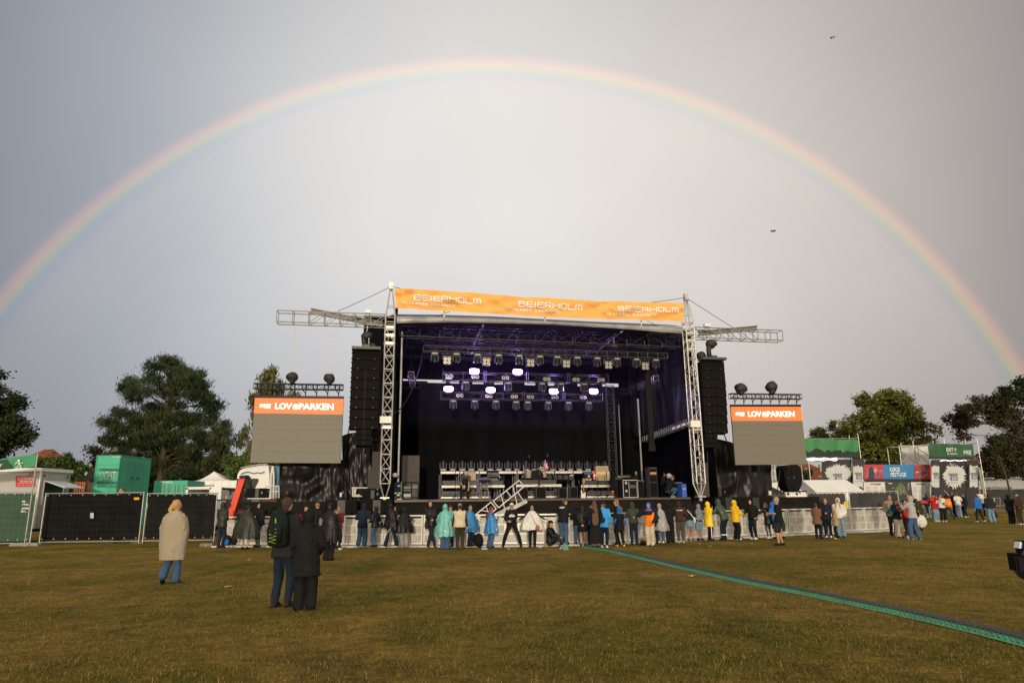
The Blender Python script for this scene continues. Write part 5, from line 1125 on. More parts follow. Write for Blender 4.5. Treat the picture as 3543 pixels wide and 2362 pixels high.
tree('birch_tree', 'weeping birch with hanging yellow green twigs behind the left screen', (905, 1700), [(940, 1275, 14, 12), (925, 1300, 16, 14), (955, 1295, 16, 16), (965, 1320, 16, 18), (920, 1340, 14, 24), (945, 1345, 16, 20), (895, 1380, 18, 14), (930, 1370, 24, 14), (975, 1365, 20, 14), (880, 1375, 10, 16), (868, 1405, 8, 26), (862, 1435, 4, 12), (990, 1375, 26, 8), (1030, 1365, 20, 6), (864, 1480, 9, 20), (866, 1520, 8, 26), (870, 1560, 8, 26)], 46, .075, .55, [(.05, .055, .016), (.10, .10, .03), (.16, .15, .05)], 30, tuft=.24, droop=.5, trunk=.12)
tree('linden_tree', 'large green linden behind the right gates', (3070, 1700), blobfill([(3068, 1345), (3095, 1375), (3115, 1372), (3128, 1410), (3120, 1425), (3160, 1430), (3170, 1450), (3205, 1455), (3195, 1480), (3225, 1500), (3250, 1512), (3230, 1530), (3180, 1560), (3100, 1610), (2990, 1610), (2960, 1570), (2925, 1490), (2915, 1465), (2950, 1460), (2945, 1440), (2965, 1435), (2960, 1400), (3000, 1400), (2990, 1365), (3030, 1370), (3045, 1350)], 120, 16, 30, 9, .75), 76, .13, .42, [(.034, .046, .008), (.07, .086, .012), (.12, .132, .018), (.16, .165, .025)], 31, tuft=.42, trunk=.35, depth=1.5)
tree('round_tree', 'lighter green smaller tree left of the linden', (2870, 1700), blobfill([(2810, 1510), (2835, 1485), (2870, 1472), (2910, 1480), (2930, 1520), (2930, 1560), (2805, 1560)], 26, 12, 20, 12), 82, .12, .4, [(.035, .05, .01), (.07, .09, .02), (.10, .12, .03)], 32, tuft=.36, trunk=.25)
tree('rowan_tree', 'rust brown tree with arching crown at the right edge', (3640, 1700), blobfill([(3300, 1420), (3310, 1400), (3360, 1390), (3390, 1375), (3440, 1370), (3480, 1350), (3560, 1340), (3620, 1400), (3620, 1640), (3430, 1640), (3400, 1560), (3450, 1500), (3400, 1470), (3360, 1490), (3350, 1530), (3310, 1540), (3330, 1480), (3300, 1450)], 110, 16, 28, 14), 67, .12, .36, [(.022, .026, .009), (.040, .034, .012), (.055, .034, .014), (.034, .04, .012)], 33, tuft=.34, trunk=.35)
tree('oak_tree', 'dark green tree top rising above the rust brown tree', (3650, 1700), blobfill([(3470, 1360), (3490, 1330), (3530, 1312), (3620, 1320), (3620, 1420), (3490, 1370)], 16, 12, 22, 15), 56, .11, .5, [(.012, .024, .008), (.025, .042, .012)], 34, tuft=.34, trunk=.3)
tree('hedge', 'dark hedge mass below the rust brown tree', (3450, 1700), blobfill([(3370, 1615), (3400, 1600), (3620, 1600), (3620, 1680), (3365, 1680)], 30, 16, 24, 17), 76, .12, .55, [(.012, .018, .006), (.028, .032, .010)], 35, cat='hedge', tuft=.4, trunk=0)
tree('leafy_bush', 'yellowish bush in front of the orange house behind the speaker dolly', (2790, 1700), blobfill([(2775, 1625), (2800, 1632), (2815, 1655), (2780, 1662)], 8, 9, 14, 18), 64, .08, .4, [(.05, .055, .015), (.10, .09, .03)], 36, tuft=.25, trunk=.06)
tree('conifer', 'small dark conifer top left of the rust tree gap', (3500, 1700), blobfill([(3420, 1540), (3440, 1500), (3470, 1560), (3430, 1600)], 8, 10, 16, 19), 60, .1, .4, [(.02, .028, .01), (.04, .045, .015)], 37, tuft=.3, trunk=.1)
# ============================================================ LEFT BACKGROUND
def boxpx(mb, x0, y0, x1, y1, Y, dp, mi=0, zb=None):
    a = P(x0, y1, Y); b = P(x1, y0, Y); z0 = a.z if zb is None else zb
    mb.box(((a.x + b.x) / 2, Y + dp / 2, (z0 + b.z) / 2), (b.x - a.x, dp, b.z - z0), mi=mi); return a.x, b.x, z0, b.z
def tq(x0, y0, x1, y1, Y, dy=0): return [P(x0, y0, Y), P(x1, y0 + dy, Y), P(x1, y1 + dy, Y), P(x0, y1, Y)]
def house(lab, base, ridge0, ridge1, eave0, eave1, Y, roofm, wallm, dp=9, gable=False):
    e0, e1 = P(*eave0, Y), P(*eave1, Y); r0, r1 = P(*ridge0, Y), P(*ridge1, Y); t = thing('house', lab, 'house', ((e0.x + e1.x) / 2, Y + dp / 2, 0), 'houses behind the festival field')
    ez0 = (e0.z + e1.z) / 2; rz = (r0.z + r1.z) / 2
    mb = MB(); vs = [(e0.x, Y, ez0), (e1.x, Y, ez0), (r1.x, Y + dp / 2, rz + .0), (r0.x, Y + dp / 2, rz), (e0.x, Y + dp, ez0), (e1.x, Y + dp, ez0)]
    mb.add(vs, [(0, 1, 2, 3), (3, 2, 5, 4), (0, 3, 4), (1, 5, 2)]); mb.add([(x, y, z - .18) for x, y, z in vs[:2]] + vs[:2], [(0, 1, 3, 2)]); 
    mb.build('roof', roofm, t)
    mb = MB(); mb.box(((e0.x + e1.x) / 2, Y + dp / 2 + .1, ez0 / 2 - .05), (abs(e1.x - e0.x) - .6, dp - .6, ez0 - .1)); mb.build('wall', wallm, t); return t, (e0, e1, r0, r1)
def tilemat(name, c):
    m = M(name, c, .8, 0, .25, 1.5); t = m.node_tree; b = t.nodes['Principled BSDF']; w = t.nodes.new('ShaderNodeTexWave'); w.inputs['Scale'].default_value = 2.6; w.bands_direction = 'X'; co = t.nodes.new('ShaderNodeTexCoord'); t.links.new(co.outputs['Object'], w.inputs[0])
    w2 = t.nodes.new('ShaderNodeTexWave'); w2.inputs['Scale'].default_value = 2.0; w2.bands_direction = 'Z'; t.links.new(co.outputs['Object'], w2.inputs[0]); a = t.nodes.new('ShaderNodeMath'); a.operation = 'ADD'; t.links.new(w.outputs[1], a.inputs[0]); t.links.new(w2.outputs[1], a.inputs[1])
    bp = t.nodes.new('ShaderNodeBump'); bp.inputs['Strength'].default_value = 1; bp.inputs['Distance'].default_value = .12; t.links.new(a.outputs[0], bp.inputs['Height']); t.links.new(bp.outputs[0], b.inputs['Normal']); return m
RT = tilemat('orange_roof_tiles', (.40, .115, .035)); RTK = tilemat('black_roof_tiles', (.03, .03, .035)); BRK = M('brick_wall', (.30, .14, .08), .85, 0, .2, 6); YW = M('yellow_wall', (.45, .33, .18), .85)
house('house with steep orange tiled roof behind the exit banner', 0, (60, 1540), (88, 1545), (-60, 1640), (145, 1640), 66, RT, BRK, 8)
t, q = house('house with black tiled roof and white gable edge behind the hedge', 0, (268, 1600), (330, 1606), (252, 1655), (345, 1655), 68, RTK, BRK, 6)
mb = MB(); a, b = P(262, 1602, 67.5), P(300, 1640, 66); mb.box((a + b) / 2, ((b - a).length, .1, .35), ((b - a).normalized(), V((0, 1, 0)), (b - a).normalized().cross(V((0, 1, 0))))); mb.build('barge_board', WHITE, t)
t, q = house('house with orange roof and chimney between the conifer and the screen', 0, (818, 1550), (880, 1548), (800, 1592), (900, 1592), 72, RT, BRK, 7)
mb = MB(); boxpx(mb, 852, 1533, 862, 1560, 75, .6); mb.build('chimney', BRK, t)
t, q = house('house with orange roof and skylight behind the right speaker dolly', 0, (2745, 1594), (2850, 1592), (2735, 1636), (2870, 1636), 72, RT, YW, 8)
mb = MB(); boxpx(mb, 2838, 1606, 2850, 1632, 72.5, .3); mb.build('dormer', ALUD, t)
mb = MB(); boxpx(mb, 2786, 1617, 2794, 1625, 73, .3); mb.build('skylight', M('sky_glass', (.25, .28, .3), .2), t)
house('low house with orange roof below the skylight house', 0, (2780, 1636), (2860, 1636), (2770, 1665), (2875, 1665), 67, RT, YW, 6)
house('house with hipped orange roof between the exit gate and the rust tree', 0, (3370, 1567), (3440, 1567), (3350, 1606), (3466, 1598), 86, RT, YW, 8)
# toilet trailer
GRY = M('trailer_grey', (.42, .41, .39), .5, 0, .06, 2); GRYD = M('trailer_side', (.36, .37, .38), .5, 0, .06, 2); RSG = M('sign_red', (.50, .02, .02), .5); TYRE = M('tyre', (.02, .02, .02), .8)
Yt = 34.5; mb = MB(); x0, x1, z0, z1 = boxpx(mb, -260, 1628, 143, 1832, Yt, 2.35); 
t = thing('toilet_trailer', 'grey toilet trailer with red sign and open hatch', 'trailer', ((x0 + x1) / 2, Yt + 1.2, 0)); mb.build('body', GRY, t)
mb = MB(); mb.box(((x0 + x1) / 2, Yt + 1.17, z1 + .06), (x1 - x0 + .16, 2.5, .16)); mb.box((x1 + .01, Yt - .01, (z0 + z1) / 2), (.07, .07, z1 - z0)); mb.build('trim', WHITE, t)
sg = tq(54, 1645, 121, 1683, Yt - .03); mb = MB(); mb.quad(*[V(p) for p in sg]); mb.build('sign', RSG, t)
text('LOXAM', tq(62, 1649.5, 114, 1659.5, Yt - .04), LETW, t, bold=.014); text('MODULE', tq(70, 1661.5, 113, 1667, Yt - .04), LETW, t); text('Udlejning af skurmateriel', tq(61, 1669.5, 112, 1673, Yt - .04), LETW, t, bold=.01); text('Øst: 46 16 19 99    Vest: 97 16 84 00', tq(60, 1677, 111, 1680, Yt - .04), LETW, t)
mb = MB(); boxpx(mb, 98, 1628, 113, 1641, Yt - .03, .03); 
for k in range(5): boxpx(mb, 99, 1629.5 + k * 2.3, 112, 1630.6 + k * 2.3, Yt - .05, .02)
mb.build('vent', M('vent_grey', (.3, .29, .27), .5), t)
# hatch opening on the right face
mb = MB(); mb.box((x1 + .02, Yt + 1.1, P(150, 1690, Yt).z), (.04, 1.5, P(150, 1665, Yt).z - P(150, 1712, Yt).z)); mb.build('hatch_opening', M('dark_interior', (.02, .02, .018), .5), t)
zh = P(150, 1660, Yt).z
mb = MB(); mb.add([(x1 + .05, Yt + .3, zh), (x1 + .05, Yt + 1.9, zh), (x1 + 1.1, Yt + 1.9, zh - .35), (x1 + 1.1, Yt + .3, zh - .35)], [(0, 1, 2, 3)]); mb.add([(x1 + .05, Yt + .3, zh - .06), (x1 + .05, Yt + 1.9, zh - .06), (x1 + 1.1, Yt + 1.9, zh - .41), (x1 + 1.1, Yt + .3, zh - .41)], [(3, 2, 1, 0)]); mb.tube((x1 + 1.1, Yt + .3, zh - .38), (x1 + 1.1, Yt + 1.9, zh - .38), .03); mb.tube((x1 + .05, Yt + .3, zh - .03), (x1 + 1.1, Yt + .3, zh - .38), .03); mb.build('hatch', M('hatch_white', (.55, .56, .58), .4), t)
mb = MB(); mb.box((x1 + .03, Yt + .3, zh - .6), (.05, .06, 1.2)); mb.box((x1 + .03, Yt + 1.85, zh - .6), (.05, .06, 1.2)); mb.build('hatch_frame', WHITE, t)
for yy in (.25, 2.1): mb = MB(); mb.box((x1 + .03, Yt + yy, z1 - .22), (.04, .1, .1)); mb.build('marker_light', M('red_lens', (.4, .02, .02), .3), t)
for xx in (x1 - 1.2, x1 - 2.2): mb = MB(); mb.tube((xx, Yt + .1, .33), (xx, Yt + .35, .33), .33, 16); mb.build('wheel', TYRE, t)
mb = MB(); mb.box(((x0 + x1) / 2, Yt + 1.2, z0 - .08), (x1 - x0 - .2, 2.0, .14)); mb.build('chassis', BLKM, t)
# green exit banner above the trailer, on a post
GRN = M('banner_green', (.045, .26, .12), .65, 0, .1, 1.5); GRD = M('banner_dark_green', (.012, .060, .030), .65, 0, .1, 1.5)
Yb = 31.6; q = [P(-160, 1607, Yb), P(130, 1571, Yb), P(126, 1613, Yb), P(-160, 1640, Yb)]
t = thing('exit_banner', 'green exit banner with white running figure on a post', 'banner', P(0, 1640, Yb)); mb = sheet(q[0], q[1], q[2], q[3], 30, 8, .12, .8, .5, 41); mb.build('cloth', GRN, t, smooth=True)
mb = MB(); mb.add([P(-160, 1609, Yb) - ey * .09] + [P(x, y, Yb) - ey * .09 for x, y in ((10, 1591), (28, 1589), (32, 1600), (40, 1606), (44, 1615), (50, 1622), (-160, 1638))], [tuple(range(8))]); mb.build('dark_patch', GRD, t)
text('EXIT', tq(-32, 1607, 10, 1616, Yb - .12, -2), LETW, t, bold=.014, shear=.2)
def runner(parent, cx, cy, s, Y, m):
    mb = MB(); f = lambda x, y: P(cx + x * s, cy + y * s, Y)
    mb.tube(f(0, -9), f(0, -9) - ey * .01, 3.0 * s * Y / 2362, 14)
    for pl, w in (([(0, -5), (1, 3)], 3.6), ([(0, -5), (6, -2), (11, -3)], 1.6), ([(-1, -5), (-8, -4), (-9, 1)], 1.6), ([(1, 3), (7, 5), (3, 10), (6, 12)], 1.9), ([(0, 3), (-3, 8), (-9, 10)], 1.9)):
        for a, b in zip(pl[:-1], pl[1:]):
            a, b = f(*a), f(*b); d = (b - a).normalized(); n = d.cross(V((0, 1, 0))); w_ = w * s * Y / 2362 / 2; mb.quad(a - n * w_ - d * w_ * .5, b - n * w_ + d * w_ * .5, b + n * w_ + d * w_ * .5, a + n * w_ - d * w_ * .5)
    mb.build('running_figure', m, parent)
runner(t, 65, 1604, 1.25, Yb - .17, LETW)
mb = MB(); a = P(131, 1568, Yb); mb.tube((a.x, Yb, 0), (a.x, Yb, a.z), .03, 8); mb.build('post', ALUD, t)
# fences
WIRE = M('fence_wire', (.025, .025, .024), .7, .2)
GALV = M('galvanised_tube', (.42, .42, .40), .45, .5, .12, 4); FTARP = M('fence_tarpaulin', (.006, .006, .006), .5, 0, .4, 1.5, .35, 1.6, (1, 1, .7), spec=.07)
def fence(a, b, zt, lab, tarp, seed, name='site_fence', grp='temporary fence panels with black tarpaulin', mesh=True, zb=.12):
    a, b = V(a), V(b); d = (b - a); L_ = d.length; d.normalize(); n = V((d.y, -d.x, 0)); n = n if n.y < 0 else -n
    t = thing(name, lab, 'fence', (a + b) / 2, grp); mb = MB()
    for p in (a + d * .03, b - d * .03): mb.tube(p + ez * .02, p + ez * zt, .024, 8)
    for z in (zb, zt): mb.tube(a + ez * z, b + ez * z, .022, 8)
    mb.build('frame', GALV, t)
    if mesh:
        mb = MB()
        for k in range(1, int(L_ / .22)): p = a + d * (k * .22) + n * .03; mb.tube(p + ez * zb, p + ez * zt, .0022, 4, cap=False)
        for k in range(1, 8): z = zb + (zt - zb) * k / 8; mb.tube(a + n * .03 + ez * z, b + n * .03 + ez * z, .004, 4, cap=False)
        mb.build('wire_mesh', WIRE, t)
    mb = sheet(a + d * .08 - n * .02 + ez * (zt - .05), b - d * .08 - n * .02 + ez * (zt - .05), b - d * .08 - n * .02 + ez * (zb + .08), a + d * .08 - n * .02 + ez * (zb + .08), int(L_ * 9), 22, .035, 1.1, 1.1, seed, n); mb.build('tarpaulin', tarp, t, smooth=True)
    mb = MB()
    for k in range(9): 
        for z in (zt - .09, zb + .14): mb.ell(a + d * (.15 + (L_ - .3) * k / 8) + n * .035 + ez * z, (.022, .012, .022), n=6, m=4)
    mb.build('eyelet', WHITE, t); return t, n
f0, f1, f2 = G(132, 1884), G(481, 1880), G(741, 1876)
for p in (f0, f1, f2): p.z = 0
zt = P(300, 1705, (f0.y + f1.y) / 2).z
fence(f0, f1, zt, 'black covered fence panel with yellow plate left of the blonde woman', FTARP, 51)
fence(f1 + V((.12, 0, 0)), f2, P(610, 1706, f2.y).z, 'black covered fence panel behind the blonde woman', FTARP, 52)
mb = MB(); boxpx(mb, 463, 1720, 482, 1728, f1.y - .06, .02); o = mb.build('fence_plate', M('plate_orange', (.75, .38, .02), .5)); tag(o, 'small orange yellow plate on the black fence', 'sign')
mb = MB(); Yp = (f0.y + f1.y) / 2; mb.grid(lambda u, v: P(312 + 12 * u, 1773 + 19 * v, Yp - .07) - ey * .02 * noise.noise(V((u * 4, v * 4, 1))), 5, 6); tag(mb.build('paper_note', M('note_paper', (.45, .43, .42), .5)), 'crumpled pale paper stuck on the black fence', 'paper')
for x, y, l in ((475, 1878, 'grey fence foot block with orange mark between the two black fence panels'), (717, 1890, 'grey fence foot block with orange mark by the olive jacket'), (376, 1878, 'long dark foot block under the first black fence panel'), (88, 1888, 'pale concrete foot block at the green banner fence')):
    p = G(x, y); w = .55 if x != 88 else 1.3; mb = MB(); mb.rings([[p + V((sx * w * k, sy * .14 * k, z)) for sx, sy in ((-.5, -1), (.5, -1), (.5, 1), (-.5, 1))] for k, z in ((1, .005), (1, .08), (.85, .14))]); 
    if x in (475, 717): mb.box(p + V((0, -.14, .06)), (.06, .02, .1), mi=1)
    tag(mb.build('foot_block', [M('block_grey', (.16, .15, .14), .9) if x != 88 else M('concrete', (.25, .24, .21), .9), M('block_orange', (.6, .16, .03), .6)]), l, 'foot block', 'fence foot blocks')
# green printed fence at far left
a, b = G(-190, 1893), G(104, 1886); a.z = b.z = 0; zg = P(60, 1703, b.y).z; t, n = fence(a, b, zg, 'green printed fence banner with white joke lettering at the left edge', GRD, 55, 'banner_fence', None)
Yf = b.y - .12
pl = [(-150, 1740), (5, 1742), (0, 1731), (10, 1735), (13, 1745), (20, 1752), (18, 1763), (26, 1768), (24, 1775), (31, 1780), (26, 1788), (29, 1798), (22, 1810), (17, 1815), (14, 1822), (4, 1826), (5, 1838), (-150, 1845)]
mb = MB(); mb.add([P(x, y, Yf + (0 if x > -100 else 0)) for x, y in pl], [tuple(range(len(pl)))]); mb.build('light_patch', GRN, t)
for s, x0, x1, y0, y1 in (('Pssst..', 60, 92, 1728.5, 1736.5), ('kom ud her,', 46, 101, 1740, 1749), ('hvis lokummet', 36, 108, 1752, 1761), ('brænder...', 45, 95, 1763, 1771)): text(s, tq(x0, y0, x1, y1, Yf - .02), LETW, t, bold=.025, shear=.25)
mb = MB(); 
for p0, p1 in (((49, 1735), (42, 1731)), ((42, 1731), (39, 1725)), ((39, 1725), (38.5, 1717)), ((38.5, 1716), (35, 1722)), ((38.5, 1716), (43, 1721))): mb.tube(P(*p0, Yf - .03), P(*p1, Yf - .03), .016, 5)
mb.build('arrow', LETW, t)
# containers
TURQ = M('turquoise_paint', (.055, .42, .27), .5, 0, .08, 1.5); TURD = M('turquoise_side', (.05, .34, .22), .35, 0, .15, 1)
Yc = 38; mb = MB(); cx0, cx1, z0, z1 = boxpx(mb, 322, 1574, 417, 1700, Yc, 3.3, zb=.5); t = thing('generator_container', 'turquoise generator container with black lettering', 'container', ((cx0 + cx1) / 2, Yc + 1.6, .0)); mb.build('body', TURQ, t)
mb = MB()
for x in (cx0, cx1): mb.box((x, Yc, (z0 + z1) / 2), (.06, .06, z1 - z0 + .02))
for z in (z1, z1 - .5, z1 - 1.95): mb.box(((cx0 + cx1) / 2, Yc - .01, z), (cx1 - cx0, .03, .02))
mb.box((cx1, Yc + 1.65, z1), (.05, 3.3, .05)); mb.build('edge_trim', TURD, t)
for k in range(2):
    mb = MB(); mb.box((cx1 + .015, Yc + 1.0 + k * 1.15, z1 - 1.3), (.03, 1.05, 2.0)); mb.build('side_door', TURD, t); mb = MB(); mb.box((cx1 + .05, Yc + 1.35 + k * .6, z1 - 1.2), (.05, .05, .12)); mb.build('handle', BLKM, t)
for s, x0, x1, y0, y1, m, bd, sh in (('COPENHAGEN', 341, 412, 1620, 1629, LETK, .02, 0), ('LIGHT', 345, 402, 1631, 1659, M('silver_print', (.62, .68, .62), .4), -.01, .3), ('PRODUCTION', 335, 409, 1664.5, 1674.5, LETK, .02, 0), ('WWW.CLP.DK', 336, 406, 1677.5, 1686, LETK, 0, 0), ('GEN 250.005', 390, 420, 1578, 1581.5, LETW, 0, 0)): text(s, tq(x0, y0, x1, y1, Yc - .03), m, t, bold=bd, shear=sh)
Yk = 43; mb = MB(); boxpx(mb, 529, 1661, 650, 1712, Yk, 2.4); t = thing('site_container', 'turquoise site container with faded white name behind the fence', 'container', P(590, 1712, Yk)); mb.build('body', TURQ, t); text('KEL-BERG', tq(555, 1664, 598, 1670, Yk - .03), LETW, t, bold=.014)
mb = MB()
for x in (560, 576, 598, 610, 628): boxpx(mb, x, 1674, x + 1.5, 1708, Yk - .3, .05)
for y in (1676, 1690): boxpx(mb, 556, y, 642, y + 1.5, Yk - .3, .05)
mb.build('rack', GALV, t)
Yr = 46; mb = MB(); boxpx(mb, 255, 1666, 292, 1712, Yr, 2.4); t = thing('shipping_container', 'old red shipping container behind the hatch of the trailer', 'container', P(275, 1712, Yr)); mb.build('end', M('rust_red', (.32, .05, .03), .7, 0, .3, 4), t)
mb = MB(); 
for x in (258, 266, 275, 284, 290): boxpx(mb, x, 1668, x + 1.6, 1711, Yr - .1, .08)
mb.build('door_bar', M('rust_orange', (.4, .11, .05), .7), t); mb = MB(); boxpx(mb, 293, 1668, 335, 1712, Yr + .1, 2.3); mb.build('side', M('rust_brown', (.07, .045, .03), .8, 0, .3, 3, .4, 2, (6, 1, .1)), t)
# white marquee left
CANV = M('tent_canvas', (.86, .85, .81), .6, 0, .04, 1.2, .3, 1.2)
Yw = 47; ap = P(741, 1630, Yw + 2.5); e0, e1 = P(640, 1663, Yw), P(822, 1659, Yw); zf = .2
t = thing('party_tent', 'white peaked tent left of the white truck', 'tent', ((e0.x + e1.x) / 2, Yw + 2.5, 0))
c4 = [V((e0.x, Yw, e0.z)), V((e1.x, Yw, e0.z)), V((e1.x, Yw + 5, e0.z)), V((e0.x, Yw + 5, e0.z))]; mb = MB()
for i in range(4):
    a, b = c4[i], c4[(i + 1) % 4]; mb.grid(lambda u, v, a=a, b=b: a.lerp(b, u).lerp(ap, v) - ez * .25 * math.sin(v * 3.14), 8, 8)
mb.build('canopy', CANV, t, smooth=True); mb = MB()
mb.grid(lambda u, v: c4[0].lerp(c4[1], u) - ez * v * (e0.z - .1) - ey * .05 * math.sin(u * 40), 60, 3); mb.grid(lambda u, v: c4[1].lerp(c4[2], u) - ez * v * (e0.z - .1), 10, 3); mb.build('side_wall', CANV, t, smooth=True)
# van with open tailgate
Yv = 40; t = thing('parked_van', 'white van with open rear doors behind the black fence', 'van', (P(700, 1708, Yv).x, Yv + 2, 0)); a, b = P(650, 1684, Yv), P(738, 1684, Yv)
mb = MB(); w = b.x - a.x; cx_ = (a.x + b.x) / 2
for zz, h in ((a.z - .07, .14),): mb.box((cx_, Yv + 2, zz), (w, 4.4, h))
for s in (-1, 1): mb.box((cx_ + s * (w / 2 - .06), Yv + 2, a.z / 2 + .1), (.12, 4.4, a.z - .3))
mb.box((cx_, Yv + 2, .4), (w, 4.4, .4)); mb.build('body', WHITE, t); mb = MB(); mb.box((cx_, Yv + 3.9, 1.1), (w - .3, .1, 1.6)); mb.build('interior', M('van_interior', (.03, .028, .025), .8), t)
mb = MB(); mb.box((b.x + .32, Yv - .3, a.z / 2 + .3), (.6, .06, a.z - .6)); mb.build('rear_door', WHITE, t); mb = MB(); mb.box((b.x - .1, Yv + .3, a.z - .45), (.3, .3, .35)); mb.build('pink_load', M('pink', (.5, .02, .2), .6), t)
# truck cab
Yk = 37.0; t = thing('truck', 'white truck cab with blue stripe behind the red boom', 'truck', (P(870, 1725, Yk).x, Yk + 1, 0))
out = [(813, 1725), (815, 1690), (822, 1640), (830, 1627), (848, 1617), (900, 1609), (928, 1608), (932, 1640), (934, 1725)]
ps = [P(x, y, Yk) for x, y in out]; n = len(ps); mb = MB(); mb.add(ps + [p + ey * 2.3 for p in ps], [tuple(range(n)), tuple(range(2 * n - 1, n - 1, -1))] + [(i, (i + 1) % n, n + (i + 1) % n, n + i) for i in range(n)]); mb.build('cab', WHITE, t)
out = [(872, 1654), (893, 1655), (895, 1662), (882, 1688), (862, 1690), (858, 1672)]; mb = MB(); mb.add([P(x, y, Yk - .03) for x, y in out], [tuple(range(6))]); mb.build('side_window', M('dark_glass', (.03, .035, .03), .1), t)
mb = MB(); mb.add([P(x, y, Yk - .03) for x, y in ((820, 1655), (850, 1655), (846, 1690), (815, 1692))], [(0, 1, 2, 3)]); mb.build('windscreen', MATS['dark_glass'], t)
mb = MB(); pp = [P(x, y, Yk - .04) for x, y in ((833, 1640), (845, 1634), (860, 1632), (878, 1637), (890, 1634), (900, 1636), (915, 1632))]; mb.path(pp, .03, 5); mb.build('stripe', M('stripe_blue', (.10, .13, .30), .4), t)
mb = MB(); pp = [P(x, y, Yk - .2) for x, y in ((833, 1618), (860, 1612), (900, 1606), (925, 1606))]; mb.path(pp, .035, 6); mb.build('roof_bar', ALU, t)
mb = MB(); boxpx(mb, 940, 1612, 968, 1725, Yk + .3, 2.0); mb.build('trailer_box', M('trailer_blue', (.05, .16, .26), .5), t); mb = MB(); pp = [P(x, y, Yk - .1) for x, y in ((936, 1725), (938, 1640), (944, 1612), (947, 1640), (946, 1725))]; mb.path(pp, .05, 6); mb.build('air_duct', WHITE, t)
mb = MB(); mb.tube(P(835, 1735, Yk - .1) + ez * 0, P(835, 1735, Yk + .3), .5, 18); mb.build('wheel', TYRE, t)
# telehandler
REDP = M('machine_red', (.72, .06, .02), .4, 0, .06, 3); Yh = 31.5; t = thing('telehandler', 'red telehandler with raised boom at the left of the stage', 'telehandler', (P(790, 1800, Yh).x, Yh + 1, 0))
def bar_px(mb, a, b, w, Y, dp, w2=None):
    a, b = P(*a, Y), P(*b, Y); d = (b - a).normalized(); n = d.cross(V((0, 1, 0))); k = Y / 2300; w2 = w2 or w
    f = [a - n * w * k / 2, b - n * w2 * k / 2, b + n * w2 * k / 2, a + n * w * k / 2]; mb.add(f + [p + ey * dp for p in f], [(0, 1, 2, 3), (7, 6, 5, 4), (0, 4, 5, 1), (1, 5, 6, 2), (2, 6, 7, 3), (3, 7, 4, 0)])
mb = MB(); bar_px(mb, (838, 1652), (793, 1792), 19, Yh, .35, 20); mb.build('boom', REDP, t)
mb = MB(); bar_px(mb, (848, 1650), (856, 1692), 16, Yh + .1, .4); bar_px(mb, (828, 1650), (852, 1648), 10, Yh - .05, .4); bar_px(mb, (855, 1690), (838, 1715), 10, Yh + .2, .2); mb.build('fork_carriage', BLKM, t)
mb = MB(); bar_px(mb, (764, 1786), (806, 1772), 12, Yh - .1, 1.2); boxpx(mb, 752, 1762, 800, 1800, Yh + .2, 1.6); mb.build('chassis', REDP, t)
mb = MB(); boxpx(mb, 749, 1726, 800, 1731, Yh + .1, 1.3); boxpx(mb, 749, 1731, 752, 1765, Yh + .1, .06); boxpx(mb, 782, 1731, 785, 1765, Yh + .1, .06); mb.build('cab_frame', BLKM, t)
mb = MB(); boxpx(mb, 752, 1731, 782, 1762, Yh + .15, 1.2); mb.build('cab_glass', M('cab_glass', (.22, .25, .24), .1), t)
mb = MB(); boxpx(mb, 781, 1714, 787, 1723, Yh + .3, .08); mb.build('beacon', M('beacon', (.8, .25, .02), .3), t); mb = MB(); boxpx(mb, 780, 1741, 794, 1751, Yh - .2, .1); mb.build('mirror', BLKM, t)
mb = MB(); boxpx(mb, 790, 1694, 822, 1700, Yh + .5, .3); boxpx(mb, 794, 1700, 798, 1712, Yh + .5, .1); boxpx(mb, 810, 1702, 826, 1708, Yh + .5, .2); mb.build('hydraulic_fitting', BLKM, t)
for x in (790, 830): mb = MB(); p = P(x, 1840, Yh); mb.tube((p.x, Yh - .1, .5), (p.x, Yh + .35, .5), .5, 18); mb.build('wheel', TYRE, t)
# ============================================================ RIGHT BACKGROUND
# white tents
def marquee(lab, ridge, eave, gable, Y, dp):
    r0, r1 = P(*ridge[0], Y + dp * .5), P(*ridge[1], Y + dp * .5); e0, e1 = P(*eave[0], Y), P(*eave[1], Y); r0.z = r1.z = (r0.z + r1.z) / 2; e0.z = e1.z = (e0.z + e1.z) / 2
    t = thing('party_tent', lab, 'tent', ((e0.x + e1.x) / 2, Y + dp / 2, 0)); mb = MB(); b0, b1 = V((e0.x, Y + dp, e0.z)), V((e1.x, Y + dp, e1.z))
    mb.grid(lambda u, v: e0.lerp(e1, u).lerp(r0.lerp(r1, u), v) - ez * .12 * math.sin(u * 3.14 * 2) ** 2 * (1 - v), 20, 6); mb.grid(lambda u, v: b0.lerp(b1, u).lerp(r0.lerp(r1, u), v), 10, 4); mb.add([e1, b1, r1], [(0, 1, 2)]); mb.build('canopy', CANV, t, smooth=True)
    mb = MB(); mb.add([e0, b0, r0], [(0, 2, 1)]); mb.grid(lambda u, v: e0.lerp(b0, u) - ez * v * (e0.z - .1) + V((-.04 * math.sin(u * 40), 0, 0)), 40, 3); mb.build('gable', M('gable_grey', (.50, .48, .45), .7, 0, .1, 2), t)
    mb = MB(); mb.grid(lambda u, v: e0.lerp(e1, u) - ez * v * (e0.z - .1) - ey * .05 * math.sin(u * 60), 60, 3); mb.build('side_wall', CANV, t, smooth=True); return t
marquee('white marquee with grey gable right of the speaker dolly', ((2776, 1661), (2926, 1658)), ((2822, 1706), (2990, 1692)), None, 46, 6)
marquee('white marquee half hidden behind the speaker dolly', ((2640, 1670), (2728, 1668)), ((2718, 1706), (2790, 1703)), None, 45, 5)
